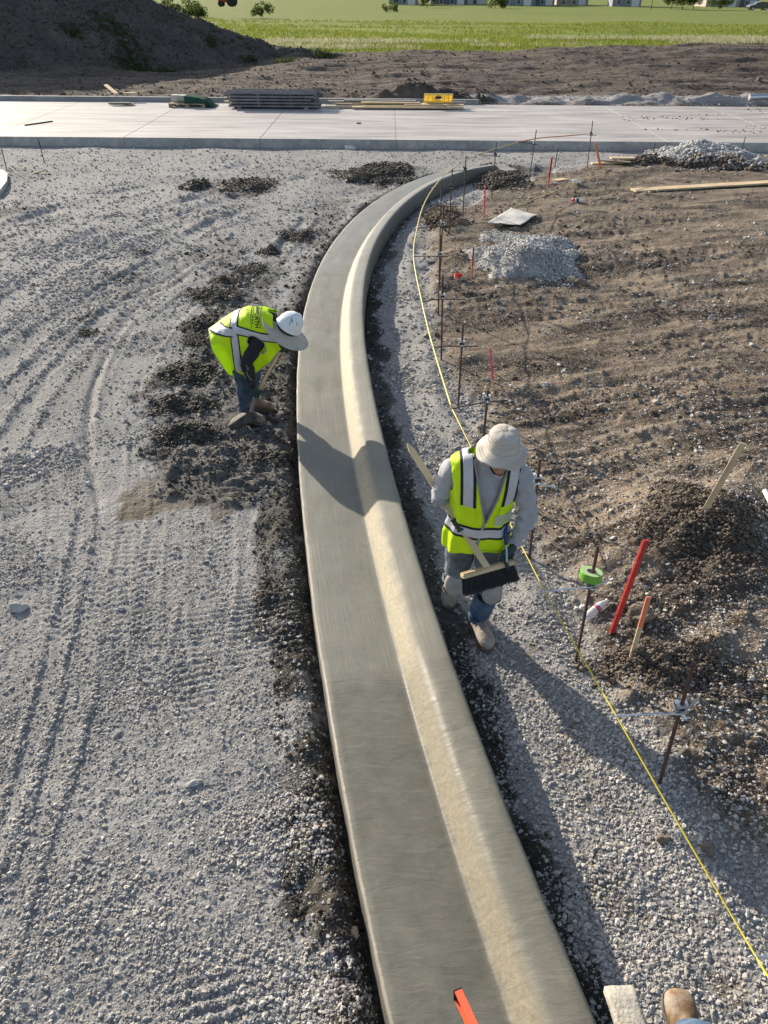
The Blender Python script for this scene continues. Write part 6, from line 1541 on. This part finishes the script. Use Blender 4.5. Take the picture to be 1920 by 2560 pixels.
    for i in range(62):
        for j in range(7):
            b0 = bc + ax * (Lb * .97 * ((i + random.random() * .5) / 62 - .5)) + side * (.05 * (j / 6 - .5)) + bd * .010
            for q in range(3):
                tip = b0 + bd * (.105 + random.uniform(-.006, .006)) + ax * (random.gauss(0, .006) + (i / 62 - .45) * .03) + side * (random.gauss(0, .005) + (j / 6 - .5) * .02); w_ = ax * .0014 + side * random.uniform(-.001, .001); k = len(V_)
                V_ += [b0 - w_, b0 + w_, tip + w_ * .8, tip - w_ * .8]; F_.append((k, k + 1, k + 2, k + 3))
    me_b = bpy.data.meshes.new('bristles'); me_b.from_pydata([tuple(p - jn) for p in V_], [], F_); bo = link('bristles', me_b, bt, M['strap'])
    # hands
    hp = jn.lerp(top, (gp(1140, 1308, 1.0) - jn).length / L); hp = min((jn.lerp(top, k / 100) for k in range(101)), key=lambda p: (p - gp(1140, 1310, p.z)).length)
    W_(grip_hand(hp, z_, (R_wr - hp), R_wr, .014, M['glove'], root, sgn=1, name='glove'))
    ep = br + bd * .004 - ax * .01; W_(grip_hand(ep, ax, (L_wr - ep), L_wr, .030, M['glove'], root, sgn=-1, name='glove', wrap=150))
    # hammer / marker hanging at the vest side
    hm_t = empty('trowel', (0, 0, 0)); a_ = gp(1262, 1290, 1.04) + Vector((0, -.01, 0)); b_ = gp(1266, 1398, .84) + Vector((0, -.03, 0)); hm_t.location = a_; tag(hm_t, 'blue handled edging tool tucked in at the side of the vest', 'tool')
    bm = bmesh.new(); add_tube(bm, [Vector((0, 0, 0)), (b_ - a_) * .62], [.015, .012], 12); o = bm_obj('grip', bm, mat('blue_grip', (.01, .03, .17), .45), hm_t, smooth=True)
    bm = bmesh.new(); add_tube(bm, [(b_ - a_) * .62, (b_ - a_)], .006, 8); bm_obj('shank', bm, M['zinc'], hm_t)
    # boots, knee pads
    W_(boot(root, anL + Vector((0, 0, .0)), (.712, 3.755, .018 + ground_z(.7, 3.78)), (.632, 4.015, .018 + ground_z(.64, 4)), M['boot'], w_=1.08))
    W_(boot(root, anR + Vector((0, .0, 0)), (.462, 4.15, .035), (.475, 4.375, .15), M['boot'], w_=1.05, up=(0, -.5, 1)))
    for kn, nm, dn in ((knR, 0, Vector((-.05, -.98, .10))), (knL, 1, Vector((.10, -.98, .10)))):
        dn.normalize(); upk = Vector((0, 0, 1)) - dn * dn.z; upk.normalize(); sx = upk.cross(dn)
        bm = bmesh.new(); rr_ = []
        for i in range(7):
            a = (i / 6) * PI / 2; rr_.append([bm.verts.new(kn - upk * .015 + (sx * math.cos(b2) * .068 + upk * math.sin(b2) * .088) * math.sin(a) + dn * (.062 + .040 * math.cos(a))) for b2 in np.linspace(0, 2 * PI, 25)[:-1]])
        for q, s in zip(rr_[:-1], rr_[1:]):
            for k in range(24): bm.faces.new((q[k], q[(k + 1) % 24], s[(k + 1) % 24], s[k]))
        bmesh.ops.remove_doubles(bm, verts=bm.verts, dist=1e-4); bmesh.ops.recalc_face_normals(bm, faces=bm.faces); bmesh.ops.solidify(bm, geom=bm.faces[:], thickness=.006); kp = W_(bm_obj('knee_pad', bm, M['pad'], root, smooth=True))
        for dz in (-.075, .02):
            bm = bmesh.new(); P_ = [kn + upk * dz + (sx * math.cos(a) * .080 + dn * math.sin(a) * .084) for a in np.linspace(0, 2 * PI, 25)]; R2 = [[bm.verts.new(p + upk * h) for p in P_[:-1]] for h in (-.014, .014)]
            for k in range(24): bm.faces.new((R2[0][k], R2[0][(k + 1) % 24], R2[1][(k + 1) % 24], R2[1][k]))
            bmesh.ops.solidify(bm, geom=bm.faces[:], thickness=.004); bm_obj('strap', bm, M['strap'], kp)
broom_man()

# ================= the bending man with the shovel
def shovel_man():
    t = empty('person', (-1.45, 7.15, 0)); tag(t, 'man in white helmet and lime vest bending over a shovel', 'person'); root = t; t_inv = t.location.copy()
    def W_(o): o.location = -t_inv; return o
    pel = Vector((-1.49, 7.15, .85)); shc = Vector((-1.12, 7.07, 1.045)); nk = Vector((-1.035, 7.03, 1.045)); hc = Vector((-.945, 6.98, 1.02)); up = Vector((.63, -.02, .72)).normalized(); fw = Vector((.75, .10, -.65)); fw = (fw - up * fw.dot(up)).normalized(); rt = fw.cross(up).normalized()
    shN = Vector((-1.185, 6.945, .945)); elN = Vector((-1.325, 6.88, .725)); wrN = Vector((-1.298, 6.915, .475)); shF = Vector((-1.10, 7.235, 1.0)); elF = Vector((-.985, 7.20, .76)); wrF = Vector((-1.005, 7.00, .865))
    hipN, knN, anN = Vector((-1.465, 7.08, .80)), Vector((-1.415, 7.03, .46)), Vector((-1.43, 7.06, .11)); hipF, knF, anF = Vector((-1.46, 7.24, .80)), Vector((-1.335, 7.28, .47)), Vector((-1.41, 7.36, .11))
    ax = (shc - pel).normalized(); sd = Vector((0, -1, 0)); sd = (sd - ax * sd.dot(ax)).normalized(); bk = ax.cross(sd); bk = bk if bk.z > 0 else -bk
    bm = bmesh.new()
    ring_loft(bm, [(pel.lerp(shc, k), sd, bk, a, b, c) for k, a, b, c in ((-.22, .11, .08, .08), (-.05, .16, .115, .10), (.15, .155, .11, .10), (.4, .145, .10, .10), (.65, .16, .115, .11), (.85, .175, .115, .11), (1.0, .165, .09, .10), (1.1, .11, .07, .08), (1.2, .06, .055, .06))], 26, 2.3)
    limb(bm, [nk - ax * .05, nk, hc - up * .05], [.062, .056, .056])
    for s_, e_, w_ in ((shN, elN, wrN), (shF, elF, wrF)): limb(bm, [s_, s_.lerp(e_, .5), e_, e_.lerp(w_, .35), w_], [.064, .054, .046, .043, .030]); limb(bm, [shc.lerp(s_, .5), s_], [.07, .062])
    for h, k, a in ((hipN, knN, anN), (hipF, knF, anF)): limb(bm, [h, h.lerp(k, .5), k, k.lerp(a, .35), a], [.098, .082, .062, .058, .042])
    ring_loft(bm, [(hc + up * z, rt, fw, a, b, c) for z, a, b, c in ((-.125, .028, .075, -.02), (-.10, .045, .085, .01), (-.06, .062, .088, .05), (-.01, .072, .092, .085), (.04, .076, .094, .098), (.08, .068, .080, .088), (.11, .042, .05, .06), (.122, .01, .012, .015))], 22)
    limb(bm, [hc + fw * .085, hc - up * .028 + fw * .108, hc - up * .036 + fw * .100], [.009, .014, .012], 10); limb(bm, [hc - up * .068 + fw * .088 - rt * .02, hc - up * .068 + fw * .096, hc - up * .068 + fw * .088 + rt * .02], [.006, .009, .006], 8)
    for s in (-1, 1): ring_loft(bm, [(hc + rt * s * .07, fw, up, .015, .028, .024), (hc + rt * s * .082 - fw * .008, fw, up, .018, .032, .026)], 12)
    me = remeshed(bm, .0068, 4); co = verts(me); cls = np.zeros(len(co), int); best = np.full(len(co), 9.)
    for a, b, k, r_ in ((hipN, knN, 1, .09), (knN, anN, 1, .06), (hipF, knF, 1, .09), (knF, anF, 1, .06), (pel - ax * .08, pel + ax * .05, 1, .15), (pel + ax * .1, shc, 3, .15), (shN, elN, 4, .055), (elN, wrN, 4, .04), (shF, elF, 4, .055), (elF, wrF, 4, .04), (nk, hc - up * .04, 5, .05), (hc - up * .04, hc + up * .05, 5, .09)):
        d, q = seg_dist(co, a, b); d = d - r_; m = d < best; best = np.where(m, d, best); cls = np.where(m, k, cls)
    W_(link('body', me, root, M['skin'], True)); wn = n3(co, .05, 13)
    sh_ = W_(subset(me, (cls == 3) | (cls == 4) | ((cls == 5) & (np.linalg.norm(co - np.array(nk[:]), axis=1) < .075)), .012 + wn * .010, 'shirt', M['shirt_black'], root))
    lowN, qn = seg_dist(co, knN, anN); W_(subset(me, cls == 1, .009 + wn * .010 + np.where(co[:, 2] < .35, np.sin(co[:, 2] * 130 + wn * 3) * .004, 0), 'jeans', M['denim_dark'], root))
    rel = co - np.array(hc[:]); f_ = rel @ np.array(fw[:]); u_ = rel @ np.array(up[:]); W_(subset(me, (cls == 5) & (np.linalg.norm(rel, axis=1) < .15) & ((f_ < -.015) & (u_ > -.09) | (u_ > .055)), .006 + 0 * wn, 'hair', M['hair'], root))
    for s in (-1, 1):
        bm = bmesh.new(); bmesh.ops.create_uvsphere(bm, u_segments=12, v_segments=8, radius=.0125, matrix=Matrix.Translation(hc + up * .012 + rt * s * .031 + fw * .079)); W_(bm_obj('eye', bm, M['whiteplastic'], root, smooth=True))
    # pale piping on the near sleeve
    bm = bmesh.new(); P_ = [elN.lerp(wrN, k / 9) + Vector((.012 * math.sin(k * 1.3), -.058 + .014 * k / 9, 0)) for k in range(9)]
    a_ = [[bm.verts.new(p + Vector((dx, -.002, 0))) for p in P_] for dx in (-.009, .009)]
    for k in range(8): bm.faces.new((a_[0][k], a_[0][k + 1], a_[1][k + 1], a_[1][k]))
    bmesh.ops.solidify(bm, geom=bm.faces[:], thickness=.003); bm_obj('sleeve_stripe', bm, M['silver'], sh_, smooth=True)
    # vest: a U-shaped cloth hanging off the back
    T_ = np.array([0, .3, .6, .85, 1.]); BX = [-1.715, -1.50, -1.32, -1.17, -1.06]; BZ = [.955, 1.105, 1.185, 1.195, 1.165]; BY = [7.15, 7.14, 7.11, 7.08, 7.06]; WW = [.205, .215, .215, .225, .20]; DD = [.27, .44, .42, .33, .16]; XS = [.055, .085, .05, .03, .04]
    def vest(u, v):
        u = u * 2 - 1; f = lambda A: float(np.interp(v, T_, A)); s = abs(u); sg = 1 if u > 0 else -1; A = .15
        if s < .5: ph = s / .5 * PI / 2; y = f(WW) * math.sin(ph); z = -A * (1 - math.cos(ph)); x = 0
        else: q = (s - .5) * 2; y = f(WW) - .05 * q * q; z = -A - q * f(DD); x = f(XS) * q
        p = Vector((f(BX) + x + (.03 + .10 * (1 - v) ** 2) * s, f(BY) - sg * y, f(BZ) + z))
        w_ = .3 + (1 - v) * .7; k = .012 * mnoise.noise(Vector((p.x * 9, p.y * 7, p.z * 3))) * w_ + .010 * math.sin(p.x * 40 + 3 * p.z) * sst(.45, .9, s) * w_ + .004 * mnoise.noise(p * 25)
        p.y -= sg * k * (1 if s > .25 else s * 4); p.z += k * (1 - s) * .8; return p
    bm, g = cloth_grid(vest, 150, 90, False); bmesh.ops.recalc_face_normals(bm, faces=bm.faces)
    c0 = Vector((-1.4, 7.1, .9))
    if sum((f.calc_center_median() - c0).dot(f.normal) for f in bm.faces) < 0: bmesh.ops.reverse_faces(bm, faces=bm.faces)
    def hole(p):
        for c_ in (Vector((-1.215, 6.9, .905)), Vector((-1.13, 7.27, .93))):
            if ((p.x - c_.x) / .088) ** 2 + ((p.z - c_.z + (p.x - c_.x) * .3) / .085) ** 2 < 1 and abs(p.y - c_.y) < .1: return True
        q = p - Vector((-1.03, 7.06, 1.2)); return q.length < .085
    bmesh.ops.delete(bm, geom=[f for f in bm.faces if hole(f.calc_center_median())], context='FACES')
    no_ = []
    no_.append(banded(bm, (-1.425, 7, 1.0), (1, 0, .0), .030, .003, None, border=.012, extra=lambda p: p.z > .60))
    no_.append(banded(bm, (-1.4, 6.95, 1.005), (-.02, 0, 1), .030, .0065, None, border=.012, extra=lambda p: p.y < 7.1 and p.x < -1.44))
    no_.append(banded(bm, (-1.3, 6.95, 1.015), (.16, 0, 1), .030, .0065, None, border=.012, extra=lambda p: p.y < 7.1 and p.x > -1.40))
    no_.append(banded(bm, (-1.3, 7.2, 1.1), (0, 1, 0), .026, .003, None, border=.012, extra=lambda p: p.x > -1.30 and p.z > 1.02 and p.x < -1.02))
    hb_ = strip(bm, [((-1.18, 6.9, .9), (1, 0, .25)), ((-1.0, 6.9, .88), (-1, 0, -.1))], .002, 'edge_binding', M['piping'], None, extra=lambda p: False)
    bpy.data.objects.remove(hb_)
    pk = strip(bm, [((-1.60, 6.9, .8), (1, 0, .25)), ((-1.43, 6.9, .72), (-1, 0, 0)), ((0, 0, .80), (.5, 0, -1)), ((0, 0, .56), (0, 0, 1))], .006, 'pocket', M['lime'], None, extra=lambda p: p.y < 7.1 and p.z < .80)
    thicken(bm, .002); me_v = bpy.data.meshes.new('vest'); bm.to_mesh(me_v); bm.free(); vo = W_(link('vest', me_v, root, M['lime'], True))
    for o in bpy.data.objects:
        if o.parent is None and o.name.split('.')[0] in ('webbing', 'pocket') and o.type == 'MESH': o.parent = vo
    # binding along hem and arm hole
    bm = bmesh.new(); add_tube(bm, [vest(i / 80, 0) for i in range(81)], .004, 6); add_tube(bm, [vest(1, i / 40) for i in range(41)], .004, 6)
    c_ = Vector((-1.215, 6.9, .905)); P_ = []
    for k in range(33):
        a = 2 * PI * k / 32; x_ = c_.x + .088 * math.cos(a); z_ = c_.z - (x_ - c_.x) * .3 + .085 * math.sin(a)
        P_.append(min((vest(.5 + .5 * i / 60, j / 40) for i in range(20, 60) for j in range(18, 41)), key=lambda p: (p.x - x_) ** 2 + (p.z - z_) ** 2))
    add_tube(bm, P_, .0055, 6); bm_obj('binding', bm, M['piping'], vo, smooth=True)
    # lettering on the back
    cu = bpy.data.curves.new('txt', 'FONT'); cu.body = 'ELLSWORTH'; cu.size = .062; cu.align_x = 'CENTER'; cu.extrude = .0008; cu.offset = .0012
    to = bpy.data.objects.new('txt', cu); C.objects.link(to); dg = bpy.context.evaluated_depsgraph_get(); dg.update(); tm = bpy.data.meshes.new_from_object(to.evaluated_get(dg)); bpy.data.objects.remove(to)
    bmt = bmesh.new(); bmt.from_mesh(tm); add_box(bmt, (0, .058, 0), (.36, .006, .0016)); add_box(bmt, (0, -.046, 0), (.36, .006, .0016))
    for k in range(9): add_box(bmt, (-.13 + k * .032, -.024, 0), (.018, .012, .0016))
    bmesh.ops.subdivide_edges(bmt, edges=[e for e in bmt.edges if e.calc_length() > .03], cuts=6, use_grid_fill=True)
    for v in bmt.verts:
        q = v.co.copy(); uu = .5 + (q.x + .075) * .86; vv = .755 + q.y * 1.45; p = vest(min(max(uu, 0), 1), vv); a2 = vest(min(max(uu + .01, 0), 1), vv); b2 = vest(min(max(uu, 0), 1), vv + .01); nn = (a2 - p).cross(b2 - p).normalized()
        if nn.z < 0: nn = -nn
        v.co = p + nn * (.003 + q.z)
    o = bm_obj('lettering', bmt, M['blackband'], vo)
    # helmet and woven brim
    hu = Vector((.60, -.08, .79)).normalized(); hy = Vector((.5, .85, -.3)); hy = (hy - hu * hy.dot(hu)).normalized(); hx = hy.cross(hu); hb = hc + up * .045 + Vector((.012, 0, .012)); Mh = basis(hx, hy, hu, hb - t_inv)
    bm = bmesh.new(); n_ = 56; rg = []
    for r_, z in [(.0, .135), (.035, .131), (.07, .115), (.10, .085), (.118, .045), (.125, .0), (.127, -.010), (.134, -.014), (.134, -.018), (.120, -.016)]:
        rg.append([bm.verts.new(((r_ + (.0 if z > .0 else 0)) * math.cos(a) * .93, r_ * math.sin(a) * 1.08 + (.03 * max(0, math.sin(a)) ** 3 if r_ > .13 else 0), z + (.010 * math.exp(-(math.cos(a) * r_ / .02) ** 2) if z > .03 else 0))) for a in np.linspace(0, 2 * PI, n_ + 1)[:-1]])
    for q, s in zip(rg[:-1], rg[1:]):
        for k in range(n_): bm.faces.new((q[k], s[k], s[(k + 1) % n_], q[(k + 1) % n_]))
    bmesh.ops.remove_doubles(bm, verts=bm.verts, dist=1e-5); bmesh.ops.recalc_face_normals(bm, faces=bm.faces); he = bm_obj('helmet', bm, M['helmet'], root, smooth=True); he.matrix_local = Mh
    # dark decals on the shell
    def shell(a, el, lift=.0015): r_ = np.interp(el, [0, .045, .085, .115, .131, .135], [.125, .118, .10, .07, .035, 0]); return Vector(((r_ + lift) * math.cos(a) * .93, (r_ + lift) * math.sin(a) * 1.08, el + lift))
    bm = bmesh.new()
    for pts_ in ([(-1.9, .125), (-1.35, .108), (-1.15, .085), (-1.05, .05)], [(-1.2, .093), (-1.0, .092), (-.92, .08)], [(-.62, .098), (-.50, .092), (-.45, .075)]): add_tube(bm, catmull([shell(a, e) for a, e in pts_], 6), .0022, 5)
    bm_obj('decal', bm, M['blackband'], he)
    bm = bmesh.new(); rg = []
    for r_, z in [(.088, -.050), (.11, -.062), (.15, -.076), (.19, -.087), (.235, -.094), (.256, -.090), (.260, -.083)]:
        rg.append([bm.verts.new((r_ * math.cos(a) * .98, r_ * math.sin(a), z + .012 * math.sin(2 * a + .5) * (r_ / .25) ** 2)) for a in np.linspace(0, 2 * PI, 73)[:-1]])
    for q, s in zip(rg[:-1], rg[1:]):
        for k in range(72): bm.faces.new((q[k], s[k], s[(k + 1) % 72], q[(k + 1) % 72]))
    bmesh.ops.recalc_face_normals(bm, faces=bm.faces); bmesh.ops.solidify(bm, geom=bm.faces[:], thickness=.003); br_ = bm_obj('sun_brim', bm, M['brim'], root, smooth=True); br_.matrix_local = Mh
    def arcband(r_, z0, z1, a0, a1, m, nm, par, th=.003):
        bm = bmesh.new(); A_ = [[bm.verts.new((r_ * math.cos(a) * .93, r_ * math.sin(a) * 1.05, z)) for z in (z0, z1)] for a in np.linspace(a0, a1, 24)]
        for p, q in zip(A_[:-1], A_[1:]): bm.faces.new((p[0], q[0], q[1], p[1]))
        bmesh.ops.solidify(bm, geom=bm.faces[:], thickness=th); o = bm_obj(nm, bm, m, par); return o
    arcband(.104, -.060, -.015, R(-180), R(180), M['strap'], 'head_band', he); hbnd = arcband(.110, -.040, -.016, R(-95), R(-45), M['cream_band'], 'ratchet_strap', he)
    bm = bmesh.new()
    for k in range(4): a = R(-88 + 12 * k); add_box(bm, (.1125 * math.cos(a) * .93, .1125 * math.sin(a) * 1.05, -.027), (.007, .004, .006), Matrix.Rotation(a + PI / 2, 4, 'Z'))
    bm_obj('strap_holes', bm, M['strap'], hbnd)
    # shovel
    top = Vector((-.975, 6.945, .88)); low = Vector((-1.285, 6.945, .345)); st = empty('shovel', low); tag(st, 'wooden handled shovel held low by the bending man', 'shovel')
    v = top - low; z_ = v.normalized(); bm = bmesh.new(); add_tube(bm, [(0, 0, 0), v * .5, v * 1.05], [.019, .0175, .018], 14); bm_obj('handle', bm, M['pine'], st, smooth=True)
    bm = bmesh.new(); add_tube(bm, catmull([v * .10, v * -.03, Vector((-1.325, 6.94, .22)) - low, Vector((-1.345, 6.935, .165)) - low], 5), [.021] * 6 + [.019] * 10, 12); bm_obj('socket', bm, M['formsteel'], st, smooth=True)
    b0 = Vector((-1.335, 6.935, .175)); b1 = Vector((-1.575, 6.865, .045)); dv = b1 - b0; Lb = dv.length; dz = dv.normalized(); sx = Vector((.25, -.8, -.35)); sx = (sx - dz * sx.dot(dz)).normalized(); nrm = sx.cross(dz); bm = bmesh.new(); rr_ = []
    for i in range(15):
        k = i / 14; hw = .088 * (1 if k < .65 else math.sqrt(max(0, 1 - ((k - .65) / .36) ** 2)) * .98 + .02); rr_.append([bm.verts.new(b0 + dv * k + sx * (hw * s) + nrm * (.03 * s * s - .022 * math.exp(-(s / .25) ** 2) * (1 - k) * .8) - low) for s in np.linspace(-1, 1, 13)])
    for i in range(14):
        for j in range(12): bm.faces.new((rr_[i][j], rr_[i + 1][j], rr_[i + 1][j + 1], rr_[i][j + 1]))
    bmesh.ops.recalc_face_normals(bm, faces=bm.faces); bmesh.ops.solidify(bm, geom=bm.faces[:], thickness=.003); bl_ = bm_obj('blade', bm, mat('muddy_blade', (.040, .033, .027), .75, var=.4, vscale=18, bump=.5, dirt=(.11, .10, .085), dscale=14, dcut=.6), st, smooth=True)
    hs = wrN + Vector((.012, .02, -.055)); hs = low + z_ * .03
    W_(grip_hand(low + z_ * .045, z_, Vector((-.2, -.9, .5)), wrN + (low - wrN) * .25, .019, M['glove'], root, sgn=1)); W_(grip_hand(top - z_ * .02, z_, Vector((.6, .5, .5)), wrF, .019, M['glove'], root, sgn=-1))
    W_(boot(root, anN, (-1.215, 6.925, .018 + ground_z(-1.22, 6.93)), (-1.455, 7.085, .018 + ground_z(-1.45, 7.08)), mat('worn_grey_boot', (.17, .145, .12), .85, var=.3, vscale=14, bump=.4, dirt=(.27, .25, .22), dscale=16, dcut=.56), w_=.92)); W_(boot(root, anF, (-1.175, 7.30, .018 + ground_z(-1.2, 7.3)), (-1.445, 7.385, .018 + ground_z(-1.44, 7.38)), M['bootbrown'], w_=.92))
shovel_man()

# ================= third man, only a boot and trouser leg in frame; tools at the bottom edge
def foot_at_edge():
    a = gp(1688, 2500, .42); t = empty('person', a); tag(t, 'booted foot and jeans leg of a person at the bottom edge', 'person'); inv = a.copy()
    def W_(o): o.location = -inv; return o
    toe = gp(1686, 2476, .44); heel = toe + Vector((-.01, -.245, -.06)); ank = heel + Vector((.0, .045, .12)); kn = ank + Vector((.02, -.20, .38)); hip = kn + Vector((.05, -.42, .10))
    bm = bmesh.new(); limb(bm, [ank, ank.lerp(kn, .6), kn, kn.lerp(hip, .5), hip], [.045, .06, .065, .08, .09]); me = remeshed(bm, .01, 3); W_(link('body', me, t, M['skin'], True)); co = verts(me)
    W_(subset(me, np.ones(len(co), bool), .014 + n3(co, .05, 3) * .008 + .012 * (co[:, 2] < ank.z + .12), 'jeans', M['denim_blue'], t))
    W_(boot(t, ank, toe, heel, M['bootbrown'], w_=1.15))
foot_at_edge()
a = gp(1545, 2470, .34); b = gp(1660, 2800, .40); x = (b - a).normalized(); y = Vector((0, 0, 1)).cross(x).normalized(); z = x.cross(y)
M['cement_board'] = mat('cement_caked_wood', (.33, .315, .28), .9, var=.18, vscale=14, bump=.8, bscale=60, dirt=(.42, .37, .29), dscale=9, dcut=.6)
bm = bmesh.new(); add_box(bm, (.25, 0, 0), (.5, .118, .035)); bmesh.ops.subdivide_edges(bm, edges=bm.edges[:], cuts=7, use_grid_fill=True)
for v in bm.verts: v.co += Vector([mnoise.noise(v.co * 28 + Vector((k * 9, 0, 0))) * .004 for k in range(3)])
o = bm_obj('board', bm, M['cement_board'], smooth=True); o.matrix_world = basis(x, y, z, a); tag(o, 'cement caked board end at the bottom edge of the picture', 'board')
a = gp(1145, 2486, .42); b = gp(1225, 2660, .46); x = (b - a).normalized(); y = Vector((0, 0, 1)).cross(x).normalized(); z = x.cross(y)
t = empty('spirit_level', a); t.matrix_world = basis(x, y, z, a); tag(t, 'end of an orange level above the wet gutter, bottom edge', 'level')
OR = mat('orange_enamel', (.72, .11, .045), .35, coat=.4)
bm = bmesh.new(); add_box(bm, (.3, 0, .028), (.6, .032, .005)); add_box(bm, (.3, 0, -.028), (.6, .032, .005)); add_box(bm, (.3, 0, 0), (.6, .008, .052)); bm_obj('rail', bm, OR, t, bevel=.0012)
bm = bmesh.new(); add_box(bm, (-.002, 0, 0), (.006, .036, .064)); bm_obj('end_cap', bm, M['black'], t, bevel=.001)
